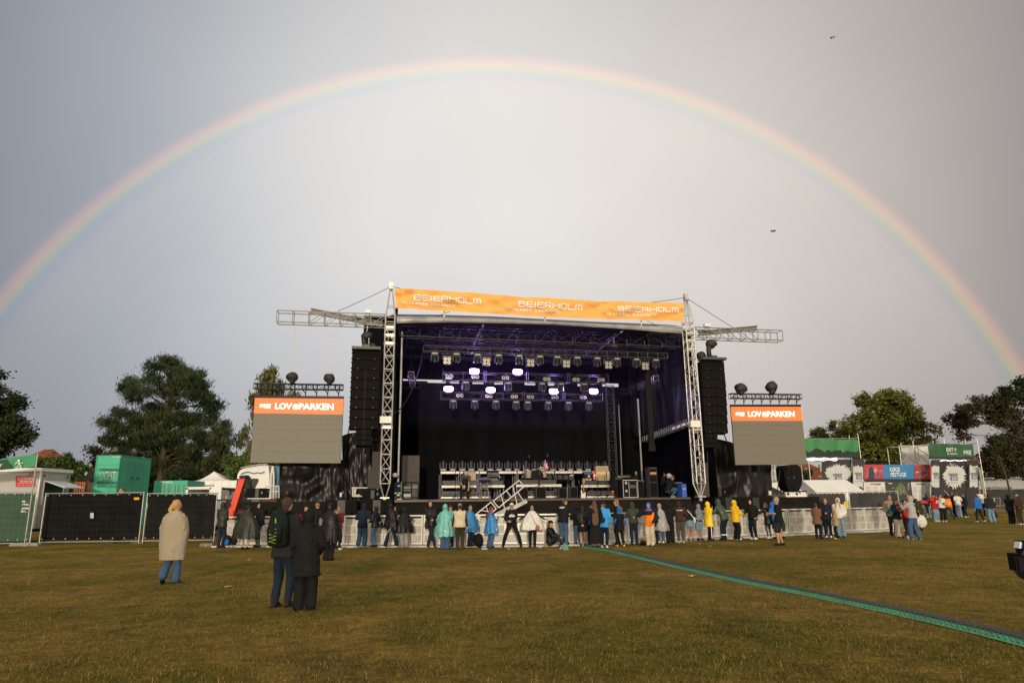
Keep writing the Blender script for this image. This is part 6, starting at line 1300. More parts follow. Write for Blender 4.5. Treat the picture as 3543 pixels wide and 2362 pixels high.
# gates: scaffold frames with printed tarps
SCAF = M('scaffold_tube', (.45, .44, .42), .45, .6); SIGK = M('gate_black', (.011, .011, .013), .6, 0, .15, 1.5); SIGW = M('gate_white', (.52, .52, .51), .6, 0, .08, 2); NAVY = M('logo_navy', (.06, .10, .17), .6)
CROWD = M('crowd_print', (.006, .02, .012), .7)
def rect(mb, x0, y0, x1, y1, Y, dy=0, mi=0, th=.0): return mb.quad(P(x0, y0, Y), P(x1, y0 + dy, Y), P(x1, y1 + dy, Y), P(x0, y1, Y), mi)
def splat(x0, y0, x1, y1, Y, seed):
    r = random.Random(seed); n = 56; cx, cy = (x0 + x1) / 2, (y0 + y1) / 2; rx, ry = (x1 - x0) / 2, (y1 - y0) / 2; vs = [P(cx, cy, Y)]
    for i in range(n):
        a = 6.283 * i / n; k = (.80 + .22 * r.random()) * (1.12 if i % 2 else .9); vs.append(P(cx + rx * k * math.cos(a), cy - ry * k * math.sin(a), Y))
    mb = MB(); mb.add(vs, [(0, i + 1, (i + 1) % n + 1) for i in range(n)]); return mb
def tspanel(parent, x0, y0, x1, y1, Y, full, sx0, sy0, sx1, sy1, lx0, ly0, lx1, ly1, seed):
    mb = sheet(P(x0, y0, Y), P(x1, y0, Y), P(x1, y1, Y), P(x0, y1, Y), 10, 14, .05, .8, .5, seed); mb.build('black_tarpaulin', SIGK, parent, smooth=True)
    if full: splat(sx0, sy0, sx1, sy1, Y - .07, seed).build('paint_splash', SIGW, parent)
    else:
        r = random.Random(seed); k = 14; tp = [(sx0 + (sx1 - sx0) * i / k, sy0 + r.uniform(0, 9)) for i in range(k + 1)]; bt = [(sx1 - (sx1 - sx0) * i / k, sy1 - r.uniform(0, 8)) for i in range(k + 1)]
        mb = MB(); mb.add([P(*p, Y - .07) for p in tp + bt], [tuple(range(2 * k + 2))]); mb.build('paint_splash', SIGW, parent)
    w = lx1 - lx0; h = ly1 - ly0; mb = MB(); Yl = Y - .09
    for x_0, y_0, x_1, y_1 in ((0, 0, 1, .12), (.0, .18, .55, .28), (.22, .28, .30, 1), (.34, .28, .42, 1), (.55, .18, 1, .28), (.52, .28, .60, .55), (.52, .48, 1, .56), (.6, .34, .95, .42), (.92, .56, 1, .9), (.48, .9, 1, 1), (.5, .72, .85, .8)): rect(mb, lx0 + w * x_0, ly0 + h * y_0, lx0 + w * x_1, ly0 + h * y_1, Yl)
    mb.build('logo', NAVY, parent); text('stilladsmontage', tq(lx0 - w * .02, ly1 + h * .2, lx1 + w * .02, ly1 + h * .45, Yl), LETG, parent, name='lettering')
def hands_print(parent, x0, x1, y, Y, hgt, m, seed, n=26):
    r = random.Random(seed); mb = MB()
    for i in range(n):
        x = x0 + (x1 - x0) * (i + .5) / n; h = hgt * (.5 + .5 * r.random()); rect(mb, x - .5, y - h, x + .5, y + 1, Y)
        mb.quad(P(x - 1, y - h * .35, Y), P(x, y - h * .62, Y), P(x + 1, y - h * .35, Y), P(x, y + 1, Y))
    mb.build('crowd_silhouette', m, parent)
def scaffold(parent, x0, x1, y0, yb, Y, nb, dp=1.6, rows=3):
    a, b = P(x0, y0, Y), P(x1, y0, Y); mb = MB(); z1 = a.z; z0 = 0.02
    for i in range(nb + 1):
        x = a.x + (b.x - a.x) * i / nb
        for d in (0, dp): mb.tube((x, Y + .1 + d, z0), (x, Y + .1 + d, z1 + (.4 if i % 2 else 0)), .03, 6)
        for r in range(rows + 1): z = z0 + (z1 - z0) * (r + .6) / (rows + .6); mb.tube((x, Y + .1, z), (x, Y + .1 + dp, z), .025, 5)
    for r in range(rows + 1):
        z = z0 + (z1 - z0) * (r + .6) / (rows + .6)
        for d in (0, dp): mb.tube((a.x, Y + .1 + d, z), (b.x, Y + .1 + d, z), .025, 5)
    mb.build('scaffold_frame', SCAF, parent)
Yg = 60.0
t = thing('entrance_gate', 'scaffold gate with plain green skyline banner right of the right screen', 'gate', P(2880, 1760, Yg) * 1 - V((0, 0, P(2880, 1760, Yg).z)), 'scaffold gates with green banners')
scaffold(t, 2700, 2972, 1518, 0, Yg, 3); q = [P(2690, 1514, Yg), P(2968, 1521, Yg), P(2974, 1583, Yg), P(2690, 1581, Yg)]
sheet(*q, 40, 8, .18, 1.2, .3, 61).build('banner_cloth', M('gate_green', (.03, .20, .06), .6, 0, .15, 1), t, smooth=True)
mb = MB(); r = random.Random(4); xs = [2690 + i * 7 for i in range(41)]; mb.add([P(x, 1562 + r.uniform(-9, 3) - (6 if 2815 < x < 2850 else 0), Yg - .20) for x in xs] + [P(2974, 1583, Yg - .20), P(2690, 1581, Yg - .20)], [tuple(range(43))]); mb.build('skyline_print', CROWD, t)
tspanel(t, 2843, 1589, 2946, 1668, Yg, True, 2852, 1604, 2948, 1668, 2882, 1638, 2913, 1661, 62)
tspanel(t, 2949, 1585, 2988, 1668, Yg - .3, False, 2952, 1608, 2986, 1690, 2957, 1634, 2983, 1657, 63)
mb = sheet(P(2949, 1668, Yg - .3), P(2988, 1668, Yg - .3), P(2988, 1757, Yg - .3), P(2949, 1757, Yg - .3), 6, 6, .05, 1, 1, 5); mb.build('black_tarpaulin', SIGK, t)
EMW = M('string_light', (1, .95, .85), .5, emit=((1, .93, .82), 2.2)); mb = MB()
for k in range(3): pp = [P(2785 + i * 8, 1585 + k * 3 + 2.2 * math.sin(i * 1.3 + k * 2), Yg - .1) for i in range(15)]; mb.path(pp, .02, 5)
mb.build('light_string', EMW, t)
# long banner and notice boards
Yl_ = 61.0
t = thing('festival_banner', 'blue festival banner with colourful painted ends between the gates', 'banner', (P(3100, 1665, Yl_).x, Yl_, P(3100, 1665, Yl_).z))
mb = MB(); mb.grid(lambda u, v: P(2981 + 243 * u, 1606 + 1 * u + 60 * v, Yl_) - ey * .04 * noise.noise(V((u * 6, v * 2, 1))), 24, 4); mb.build('cloth', M('festival_blue', (.02, .19, .42), .6, 0, .05, 1), t, smooth=True)
text('KØGE', tq(3078, 1616, 3113, 1631, Yl_ - .08), LETW, t, bold=.014); text('FESTUGE', tq(3081, 1634, 3135, 1648, Yl_ - .08), LETW, t, bold=.014)
def burst(parent, x0, y0, x1, y1, Y, cols, seed, n, nm='painted_end'):
    r = random.Random(seed); mb = MB(); rect(mb, x0, y0, x1, y1, Y, mi=0)
    cx, cy = (x0 + x1) / 2, (y0 + y1) / 2
    for k in range(n):
        a = r.uniform(0, 6.283); d = r.uniform(.1, 1); x = cx + math.cos(a) * d * (x1 - x0) * .42; y = cy + math.sin(a) * d * (y1 - y0) * .38; s = r.uniform(3, 8); dx, dy = math.cos(a) * s, math.sin(a) * s * .8; wx, wy = -math.sin(a) * s * .4, math.cos(a) * s * .4
        cl = lambda X, Y_: (min(x1, max(x0, X)), min(y1, max(y0, Y_)))
        mb.add([P(*cl(x - dx, y - dy), Y - .004 - k * .0006), P(*cl(x + wx, y + wy), Y - .004 - k * .0006), P(*cl(x + dx, y + dy), Y - .004 - k * .0006), P(*cl(x - wx, y - wy), Y - .004 - k * .0006)], [(0, 1, 2, 3)], 1 + r.randrange(len(cols) - 1))
    mb.build(nm, cols, parent)
pc = [M('art_red', (.45, .03, .03), .6), M('art_orange', (.75, .22, .02), .6), M('art_yellow', (.8, .48, .05), .6), M('art_purple', (.16, .03, .25), .6), M('art_blue', (.03, .12, .4), .6), M('art_pink', (.6, .08, .2), .6)]
burst(t, 2983, 1607, 3056, 1657, Yl_ - .06, pc, 1, 90); burst(t, 3164, 1608, 3223, 1658, Yl_ - .06, [pc[0], pc[1], pc[4], pc[3], pc[2], MATS['logo_navy'], pc[1]], 2, 70)
mb = MB(); mb.add([P(x, y, Yl_ - .13) for x, y in ((3008, 1657), (3008, 1640), (3005, 1634), (3010, 1620), (3013, 1614), (3018, 1614), (3020, 1621), (3027, 1636), (3024, 1640), (3026, 1657))], [tuple(range(10))]); mb.build('painted_figure', M('art_navy', (.02, .03, .10), .6), t)
mb = MB(); rect(mb, 2981, 1657, 3224, 1666, Yl_ - .14); mb.build('black_border', SIGK, t); hands_print(t, 2983, 3222, 1657.5, Yl_ - .14, 3.2, SIGK, 7, 60)
BRD = M('board_white', (.62, .61, .58), .6, 0, .04, 1)
def board(x0, y0, x1, y1, Y, lab, title, tx0, tx1, ty0, ty1, cols):
    t = thing('notice_board', lab, 'notice board', (P(x0, y1, Y).x, Y, 0)); mb = MB(); boxpx(mb, x0, y0, x1, y1, Y, .03); mb.build('board', BRD, t); text(title, tq(tx0, ty0, tx1, ty1, Y - .02), LETK, t, bold=.02)
    mb = MB(); r = random.Random(x0)
    for c0, c1 in cols:
        y = ty1 + 5.5
        while y < y1 - 3:
            if r.random() < .86: rect(mb, c0, y, c0 + (c1 - c0) * r.uniform(.6, 1), y + .55, Y - .02)
            y += 1.7
    mb.build('text_lines', LETG, t); return t
board(2988, 1666, 3072, 1757, Yl_ - .1, 'white notice board with park rules left of the map', 'LOV PARKEN', 3012, 3047, 1671, 1677, ((2998, 3016), (3022, 3041), (3047, 3065)))
board(3152, 1666, 3226, 1757, Yl_ - .1, 'white notice board with park rules right of the map', 'LOV PARKEN', 3171, 3202, 1671, 1677, ((3159, 3176), (3181, 3198), (3201, 3220)))
t = thing('map_board', 'dark map board with green park map between the notice boards', 'notice board', (P(3110, 1757, Yl_ - .12).x, Yl_, 0)); mb = MB(); boxpx(mb, 3073, 1666, 3151, 1757, Yl_ - .12, .03); mb.build('board', M('map_black', (.03, .032, .036), .6), t)
mb = MB(); mb.add([P(x, y, Yl_ - .16) for x, y in ((3116, 1668), (3124, 1674), (3127, 1682), (3133, 1690), (3139, 1702), (3135, 1714), (3122, 1706), (3116, 1714), (3106, 1708), (3095, 1696), (3098, 1686), (3106, 1680), (3110, 1672))], [tuple(range(13))]); mb.build('park_map', M('map_green', (.06, .14, .05), .6), t)
mb = MB(); r = random.Random(9)
for k in range(70): x, y = r.uniform(3102, 3132), r.uniform(1680, 1706); rect(mb, x, y, x + 1.6, y + 1.3, Yl_ - .18 - k * .0004, mi=r.randrange(3))
for k in range(7): rect(mb, 3137.5, 1670 + k * 3.6, 3139, 1671.4 + k * 3.6, Yl_ - .18, mi=r.randrange(3)); rect(mb, 3141, 1670.3 + k * 3.6, 3147, 1671 + k * 3.6, Yl_ - .18, mi=3)
rect(mb, 3074, 1670, 3086, 1672.5, Yl_ - .18, mi=3); rect(mb, 3085, 1686, 3094, 1688, Yl_ - .18, mi=0)
mb.build('map_symbols', [pc[1], M('map_light', (.15, .28, .10), .6), pc[5], LETW], t)
# exit gate
Ye = 60.0
t = thing('entrance_gate', 'scaffold exit gate with green banner and round white splash print', 'gate', (P(3300, 1757, Ye).x, Ye, 0), 'scaffold gates with green banners')
scaffold(t, 3213, 3385, 1534, 0, Ye, 3); sheet(P(3213, 1533, Ye), P(3366, 1537, Ye), P(3370, 1587, Ye), P(3214, 1586, Ye), 26, 6, .12, .8, .3, 66).build('banner_cloth', M('gate_green_dark', (.012, .085, .032), .6, 0, .15, 1), t, smooth=True)
text('EXIT', tq(3274, 1549, 3298, 1561.5, Ye - .14), LETW, t, bold=.014); runner(t, 3305, 1555, .5, Ye - .16, LETW); text('PÅ GENSYN', tq(3278, 1565, 3312, 1571.5, Ye - .14), LETW, t, bold=.01)
text('KØGE', tq(3333, 1557, 3360, 1569, Ye - .14), LETW, t, bold=.014, shear=.15); text('FESTUGE', tq(3346, 1570, 3361, 1574, Ye - .14), LETW, t)
mb = MB(); rect(mb, 3214, 1580, 3370, 1587, Ye - .13, 1); mb.build('black_border', SIGK, t); hands_print(t, 3216, 3368, 1581, Ye - .13, 3, SIGK, 8, 40)
tspanel(t, 3245, 1590, 3346, 1757, Ye, True, 3262, 1600, 3342, 1690, 3281, 1637, 3314, 1661, 67)
tspanel(t, 3222, 1590, 3252, 1757, Ye - .5, False, 3223, 1606, 3250, 1688, 3228, 1634, 3249, 1656, 68); tspanel(t, 3349, 1592, 3386, 1757, Ye - .2, False, 3355, 1606, 3383, 1688, 3357, 1635, 3379, 1657, 69)
hands_print(t, 3274, 3330, 1612, Ye - .09, 8, SIGK, 12, 16)
mb = MB(); pp = [P(3245 + i * 9, 1592.5 + 1.5 * math.sin(i * 1.7), Ye - .15) for i in range(12)]; mb.path(pp, .03, 5); mb.build('light_string', EMW, t); mb = MB(); mb.tube(P(3266, 1695, Ye - .1), P(3285, 1715, Ye - .1), .018, 5); mb.build('white_cord', WHITE, t)
mb = MB(); a = P(3387, 1617, Ye - .6); mb.tube((a.x + .1, Ye - .6, 0), (a.x, Ye - .6, a.z), .09, 8); mb.tube((a.x - .3, Ye - .6, a.z), (a.x + .3, Ye - .6, a.z), .03); mb.build('post', M('grey_post', (.3, .29, .27), .6), t)
# white sheeted scaffold
Ys = 63; t = thing('scaffold_tower', 'scaffold tower with white sheeting left of the exit banner', 'scaffold', (P(3160, 1757, Ys).x, Ys, 0)); scaffold(t, 3112, 3213, 1541, 0, Ys, 2, 2.0)
sheet(P(3114, 1543, Ys + 2.2), P(3214, 1538, Ys + 2.2), P(3214, 1608, Ys + 2.2), P(3116, 1608, Ys + 2.2), 20, 8, .1, .8, .5, 71).build('white_sheeting', M('sheeting_white', (.56, .55, .54), .6, 0, .06, 1), t, smooth=True)
mb = MB(); 
for a, b in (((3114, 1605), (3165, 1560)), ((3165, 1560), (3213, 1600)), ((3118, 1560), (3165, 1600)), ((3165, 1545), (3213, 1575))): mb.tube(P(*a, Ys), P(*b, Ys), .03)
mb.build('diagonal_brace', SCAF, t)
Ys = 56; t = thing('scaffold_tower', 'scaffold tower with grey sheeting behind the speaker dolly', 'scaffold', (P(2700, 1757, Ys).x, Ys, 0)); scaffold(t, 2660, 2760, 1606, 0, Ys, 2, 2.0)
sheet(P(2660, 1607, Ys + 2.2), P(2765, 1607, Ys + 2.2), P(2765, 1690, Ys + 2.2), P(2660, 1690, Ys + 2.2), 20, 8, .1, .8, .5, 72).build('grey_sheeting', M('sheeting_grey', (.42, .43, .42), .6, 0, .2, 3), t, smooth=True)
# first aid trailer and fence in front
Ya = 68; t = thing('first_aid_trailer', 'white first aid trailer behind the black fence at the right edge', 'trailer', (P(3470, 1757, Ya).x, Ya + 1.2, 0)); mb = MB(); boxpx(mb, 3392, 1657, 3680, 1730, Ya, 2.4); mb.build('body', M('trailer_white', (.40, .40, .39), .5), t)
mb = MB(); boxpx(mb, 3392, 1654, 3680, 1658, Ya - .05, 2.5); boxpx(mb, 3415, 1650, 3440, 1655, Ya + .5, .8); boxpx(mb, 3515, 1648, 3535, 1655, Ya + .5, .8); mb.build('roof', WHITE, t)
text('FØRSTEHJÆLP', tq(3401, 1684, 3502, 1698, Ya - .03), LETK, t, bold=.02)
zf_ = P(3450, 1690, 64).z; fa, fb_ = V((P(3386, 1700, 64).x, 64, .8)), V((P(3700, 1700, 64).x, 64, .8))
fence(fa, fb_, zf_ - .8, 'black covered fence before the first aid trailer', SIGK, 75, mesh=False)
Yq = 41; fa, fm, fb_ = V((P(2790, 1700, Yq).x, Yq, 0)), V((P(2927, 1700, Yq).x, Yq, 0)), V((P(3107, 1700, Yq).x, Yq, 0)); fence(fa, fm, P(2860, 1703, Yq).z, 'black covered fence behind the black jacket group, left of the yellow taped posts', SIGK, 76, mesh=False); fence(fm + V((.1, 0, 0)), fb_, P(3010, 1700, Yq).z, 'black covered fence behind the barrier, right of the yellow taped posts', SIGK, 77, mesh=False)
mb = MB(); boxpx(mb, 2922, 1735, 2926, 1758, Yq - .1, .05); boxpx(mb, 2930, 1735, 2932, 1758, Yq - .1, .05); tag(mb.build('yellow_tape', M('tape_yellow', (.7, .55, .03), .5)), 'yellow tape on the posts of the black fence', 'tape')
# small barrier right
t = thing('pedestrian_barrier', 'low grey pedestrian barrier by the white shirt man', 'barrier', G(3415, 1757)); mb = MB(); Yx = 62.5; 
for x in (3365, 3372, 3440, 3460): mb.tube(P(x, 1722, Yx), P(x, 1758, Yx), .025)
for y in (1722, 1750): mb.tube(P(3365, y, Yx), P(3460, y, Yx), .025)
for k in range(12): x = 3375 + k * 7; mb.tube(P(x, 1722, Yx), P(x, 1750, Yx), .01)
mb.build('frame', GALV, t)
# beacon table with red goods behind selfie group
t = thing('market_table', 'table with red goods half hidden behind the grey hoodie', 'table', G(3180, 1762)); mb = MB(); boxpx(mb, 3150, 1742, 3215, 1746, 45, 1); 
for x in (3155, 3208): boxpx(mb, x, 1746, x + 3, 1775, 45, .06)
mb.build('table_top', BLK, t); mb = MB(); blob(mb, P(3188, 1737, 45.4), (.35, .3, .14), 3); mb.build('goods', M('goods_red', (.4, .04, .03), .7), t)
# distant hedge line so the horizon is closed
for k, (x0, x1, yt, lab) in enumerate(((-200, 330, 1650, 'far dark hedge behind the trailer at the left'), (430, 1000, 1640, 'far dark hedge behind the pine and the tent'), (2650, 3150, 1640, 'far hedge behind the right tents'), (3150, 3700, 1650, 'far hedge behind the exit gate'))):
    n = int((x1 - x0) / 26); bb = [(x0 + (x1 - x0) * (i + .5) / n, yt + 25 + random.uniform(-8, 8), 20, 26) for i in range(n)] + [(x0 + (x1 - x0) * (i + .5) / n, yt + 65, 20, 26) for i in range(n)]
    tree('hedge', lab, ((x0 + x1) / 2, 1700), bb, 84, .22, .55, [(.012, .02, .007), (.03, .04, .012), (.05, .06, .02)], 80 + k, cat='hedge', tuft=.6, trunk=0)
# birds
for i, (x, y) in enumerate(((2881, 132), (2676, 802))):
    c = P(x, y, 90); mb = MB(); mb.add([c, c + V((.5, 0, .28)), c + V((.2, .25, .05)), c - V((.45, 0, -.22)), c + V((-.1, .3, 0)), c + V((0, -.25, -.05))], [(0, 1, 2), (0, 3, 4), (5, 1, 3)]); tag(mb.build('bird', BLK), 'tiny dark bird %s in the sky' % ('high up' if i == 0 else 'inside the rainbow'), 'bird')
# ============================================================ PEOPLE
JOBS = []
def cloth(k, c, rough=.85, **kw):
    return M('cloth_' + k, c, rough, 0, .12, 5, .35, 9, spec=kw.pop('spec', .2), **kw)
SK1 = M('skin', (.46, .26, .17), .6, 0, .05, 8); SK2 = M('skin_tan', (.40, .20, .11), .6, 0, .05, 8)
EYEM = M('eye_dark', (.02, .015, .012), .3); LIPM = M('lips', (.34, .10, .08), .5)
C_ = dict(black=(.009, .009, .010), char=(.02, .02, .022), navy=(.010, .016, .035), olive=(.022, .028, .018), jeans=(.05, .10, .18), ljeans=(.16, .25, .34), djeans=(.013, .022, .038), khaki=(.035, .032, .018), cream=(.55, .47, .34), beige=(.50, .43, .33), white=(.62, .60, .57), grey=(.28, .27, .26), dgrey=(.07, .065, .06), maroon=(.11, .012, .018), brown=(.045, .022, .014), yellow=(.80, .52, .01), gold=(.72, .44, .02), blue=(.02, .13, .45), sky=(.05, .30, .68), orange=(.85, .20, .01), red=(.42, .012, .012), green=(.015, .12, .07), dgreen=(.018, .05, .03), tan=(.24, .19, .14), pink=(.30, .06, .10), leop=(.30, .22, .12), coat=(.16, .08, .05), ggreen=(.04, .048, .04), teal=(.10, .40, .36), dteal=(.007, .011, .010))
HC = dict(blond=(.52, .33, .11), dblond=(.26, .15, .06), brown=(.055, .025, .012), dark=(.015, .010, .008), grey=(.36, .34, .31), dgrey=(.12, .11, .10), red=(.22, .03, .012), lbrown=(.12, .06, .025))
def cm(k):
    if k == 'leop':
        m = cloth('leopard', C_[k]); 
        if 'vor' not in m: 
            t = m.node_tree; b = t.nodes['Principled BSDF']; vo = t.nodes.new('ShaderNodeTexVoronoi'); vo.inputs['Scale'].default_value = 22; r = t.nodes.new('ShaderNodeValToRGB'); r.color_ramp.elements[0].position = .28; r.color_ramp.elements[0].color = (.03, .02, .012, 1); r.color_ramp.elements[1].position = .36; r.color_ramp.elements[1].color = (.40, .28, .15, 1); t.links.new(vo.outputs[0], r.inputs[0]); t.links.new(r.outputs[0], b.inputs['Base Color']); m['vor'] = 1
        return m
    if k in C_: return cloth(k, C_[k], .95 if k in ('jeans', 'ljeans', 'djeans') else .85)
    return MATS[k]
WETB = M('wet_black', (.008, .008, .009), .38, 0, .2, 4, .5, 7, spec=.22); WETG = M('wet_olive', (.020, .024, .016), .45, 0, .2, 4, .4, 6, spec=.25); PYEL = M('raincoat_yellow', (.85, .55, .008), .45, 0, .05, 3)
def plast(k, c, a): return M('poncho_' + k, c, .22, 0, .15, 5, .9, 9, alpha=a, spec=.7)
plast('turquoise', (.16, .50, .44), .86); plast('blue', (.03, .22, .52), .88); plast('white', (.70, .70, .67), .84); plast('clear', (.50, .50, .48), .55)
M('wool_blanket', (.33, .275, .20), .95, 0, .07, 14, .08, 40)
def hm(k): return M('hair_' + k, HC[k], .55, 0, .25, 10, .6, 30, (6, 6, 1))
def ik(a, b, l1, l2, hint):
    a, b = V(a), V(b); d = b - a; L_ = max(.05, min(d.length, (l1 + l2) * .999)); dn = d.normalized(); b2 = a + dn * L_
    x = (l1 * l1 - l2 * l2 + L_ * L_) / (2 * L_); h = math.sqrt(max(0, l1 * l1 - x * x)); hp = (hint - dn * hint.dot(dn)); hp = hp.normalized() if hp.length > 1e-4 else V((0, 0, 1))
    return a + dn * x + hp * h, b2
def limb(mb, pts, rs, n=10):
    for i in range(len(pts) - 1): mb.tube(pts[i], pts[i + 1], rs[i], n, rs[i + 1])
    for p, r in zip(pts, rs): mb.ell(p, (r * 1.0,) * 3, n=n, m=6)
def loft(mb, rows, n=18, ax=None, cap=True, fold_=None, mi=0):
    rg = []
    for k, (c, rx, ry) in enumerate(rows):
        c = V(c); r_ = []
        for i in range(n):
            a = 6.2832 * i / n; m = 1 + (fold_(a, k / (len(rows) - 1)) if fold_ else 0); r_.append(c + ax[0] * (rx * m * math.cos(a)) + ax[1] * (ry * m * math.sin(a)))
        rg.append(r_)
    mb.rings(rg, mi, cap)
class Pers: pass
def person(x, yf, yh, h, lab, top='jacket', tc='black', bot='trousers', bc='djeans', shoe='black', hair='short', hc='brown', hood=None, hat=None, hl=(-.27, .04, .86), hr=(.27, .04, .86), fl=(-.10, 0), fr=(.10, 0), lean=0., sway=0., turn=0., hem=.84, pos=None, H=None, skin=SK1, bulk=1.0, sleeve=None, cat='person', grp=None, z0=None, pel=(0, 0), pelz=None, ml=None, detail=False, hairlen=1.2, wid=1.0, tilt=0., hoodc=None, legflare=None, bend=0.):
    if pos is None:
        g = G(x, yf, z0 or 0.); zz = 0.
        for _ in range(24 if z0 is None else 0): zz = .6 * zz + .4 * gz(g.x, g.y); g = G(x, yf, zz)
        base = V((g.x, g.y, (z0 if z0 is not None else gz(g.x, g.y))))
    else: base = V(pos)
    if H is None: H = P(x, yh, base.y).z - base.z; 
    H = H - (.03 if hood == 'up' or hat else .015); s = H / 1.78
    a = R(-h); Rm = Matrix.Rotation(a, 3, 'Z')
    def w(p): return base + Rm @ (V(p) * s)
    X, Yv_, Z = Rm @ ex, Rm @ ey, ez; o = Pers(); o.w = w; o.s = s; o.X = X; o.Y = Yv_
    t = thing('person', lab, cat, base, grp); o.t = t
    pz = .93 if pelz is None else pelz
    hip = V((sway * .35 + pel[0], pel[1], pz)); sh = V((sway + pel[0], lean + pel[1], pz + math.sqrt(max(.02, .52 ** 2 - lean ** 2)) if abs(lean) < .5 else pz + .12))
    up = (sh - hip).normalized(); nk = sh + up * .05 + V((0, .02, 0)); fw = (V((0, 1, 0)) - up * up.y).normalized()
    hd_up = (up + V((0, -bend, .6 - tilt))).normalized() if tilt == 0 else (up * .6 + V((0, tilt, .5))).normalized()
    hc_ = nk + hd_up * .155 + V((0, .02, 0)); T_h = R(turn); hX = V((math.cos(T_h), -math.sin(T_h), 0)); hY = V((math.sin(T_h), math.cos(T_h), 0)); hY = (hY - hd_up * hY.dot(hd_up)).normalized(); hX = hY.cross(hd_up).normalized()
    o.head = hc_; HA = (Rm @ hX, Rm @ hY, Rm @ hd_up)
    def hp(x_, y_, z_): return w(hc_ + hX * x_ + hY * y_ + hd_up * z_)
    TA = (Rm @ V((1, 0, 0)), Rm @ fw, Rm @ up)
    def tp(f): return hip.lerp(sh, f)
    shl, shr = sh + V((-.185, 0, -.015)), sh + V((.185, 0, -.015))
    el, wl = ik(shl, hl, .29, .26, V((-.5, -.6, -.5))); er, wr = ik(shr, hr, .29, .26, V((.5, -.6, -.5)))
    hlx, hrx = hip + V((-.09, 0, 0)), hip + V((.09, 0, 0)); FL = V((fl[0], fl[1], (fl[2] if len(fl) > 2 else 0) + .08)); FR = V((fr[0], fr[1], (fr[2] if len(fr) > 2 else 0) + .08))
    kl, al = ik(hlx, FL, .44, .43, V((-.12, 1, .15))); kr, ar = ik(hrx, FR, .44, .43, V((.12, 1, .15)))
    o.wl, o.wr = wl, wr
    # ---- body, one continuous surface
    mb = MB(); bk_ = bulk
    loft(mb, [(w(tp(-.08)), .12 * s, .09 * s), (w(hip), .155 * s, .11 * s), (w(tp(.3)), .14 * s, .10 * s), (w(tp(.75)), .165 * s, .11 * s), (w(tp(.98)), .15 * s, .085 * s), (w(nk), .065 * s, .065 * s)], 16, TA)
    limb(mb, [w(shl), w(el), w(wl)], [.052 * s, .042 * s, .028 * s]); limb(mb, [w(shr), w(er), w(wr)], [.052 * s, .042 * s, .028 * s]); lk = .72 if bot in ('trousers', 'wide', 'tights', 'flare') else 1.; limb(mb, [w(hlx), w(kl), w(al)], [.08 * s * lk, .057 * s * lk, .038 * s]); limb(mb, [w(hrx), w(kr), w(ar)], [.08 * s * lk, .057 * s * lk, .038 * s])
    for k_, a_ in ((kl, al), (kr, ar)): c = k_.lerp(a_, .3) + V((0, -.015, 0)); mb.ell(w(c), (.055 * s * lk, .055 * s * lk, .13 * s))
    mb.tube(w(nk - up * .04), w(hc_), .058 * s, 12, .055 * s); mb.ell(w(hc_), (.076 * s, .096 * s, .118 * s), HA, 16, 12); mb.ell(hp(0, .035, -.06), (.055 * s, .055 * s, .055 * s), HA)
    mb.tube(hp(0, .085, .02), hp(0, .112, -.025), .012 * s, 8, .019 * s)
    for e in (-1, 1): mb.ell(hp(e * .078, -.005, -.005), (.014 * s, .022 * s, .032 * s), HA, 8, 6)
    ex_ = MB(); hands = []
    for sg, el_, wr_ in ((-1, el, wl), (1, er, wr)):
        d = (wr_ - el_).normalized(); sd_ = d.cross(V((0, 1, 0.01))).normalized(); pn = d.cross(sd_).normalized(); pc_ = wr_ + d * .045
        mb.ell(w(pc_), (.036 * s, .018 * s, .05 * s), (Rm @ sd_, Rm @ pn, Rm @ d), 10, 8)
        for q, (of, ln_) in enumerate(((-.027, .060), (-.009, .072), (.010, .068), (.027, .054))):
            p0 = wr_ + d * .082 + sd_ * of; p1 = p0 + d * ln_ * .5 + pn * .008; p2 = p1 + d * ln_ * .35 + pn * .024; ex_.tube(w(p0 - d * .02), w(p1), .0095 * s, 6, .0085 * s); ex_.tube(w(p1), w(p2), .0085 * s, 6, .0065 * s)
        p0 = wr_ + d * .03 + sd_ * .028 * sg; p1 = p0 + sd_ * .03 * sg + d * .025 + pn * .01; ex_.tube(w(p0), w(p1), .012 * s, 6, .010 * s); ex_.tube(w(p1), w(p1 + d * .028 + pn * .008), .010 * s, 6, .008 * s)
    for e in (-1, 1):
        ex_.ell(hp(e * .031, .084, .015), (.013 * s, .010 * s, .007 * s), HA, 8, 6, 1); ex_.tube(hp(e * .016, .094, .036), hp(e * .046, .082, .036), .0045 * s, 5, mi=1)
    ex_.ell(hp(0, .089, -.062), (.021 * s, .008 * s, .006 * s), HA, 8, 6, 2)
    JOBS.append((mb, 'body', [skin, EYEM, LIPM], t, .016 if detail else .021, 0, ex_, 0))
    # ---- trousers / skirt
    vox = .013 if detail else .022
    if bot in ('trousers', 'wide', 'shorts', 'tights', 'flare'):
        mb = MB(); ks = dict(trousers=(.105, .082, .066), wide=(.115, .105, .105), shorts=(.11, .10, .09), tights=(.088, .062, .046), flare=(.10, .075, .10))[bot]
        loft(mb, [(w(hip - up * .07), .13 * s, .11 * s), (w(hip + up * .02), .17 * s, .125 * s), (w(tp(.22)), .152 * s, .115 * s)], 16, TA)
        for hx, k_, a_ in ((hlx, kl, al), (hrx, kr, ar)):
            if bot == 'shorts': limb(mb, [w(hx - V((0, 0, .03))), w(hx.lerp(k_, .92))], [ks[0] * s, ks[1] * s])
            else: limb(mb, [w(hx - V((0, 0, .03))), w(k_), w(a_ + (k_ - a_).normalized() * .0)], [ks[0] * s, ks[1] * s, ks[2] * s])
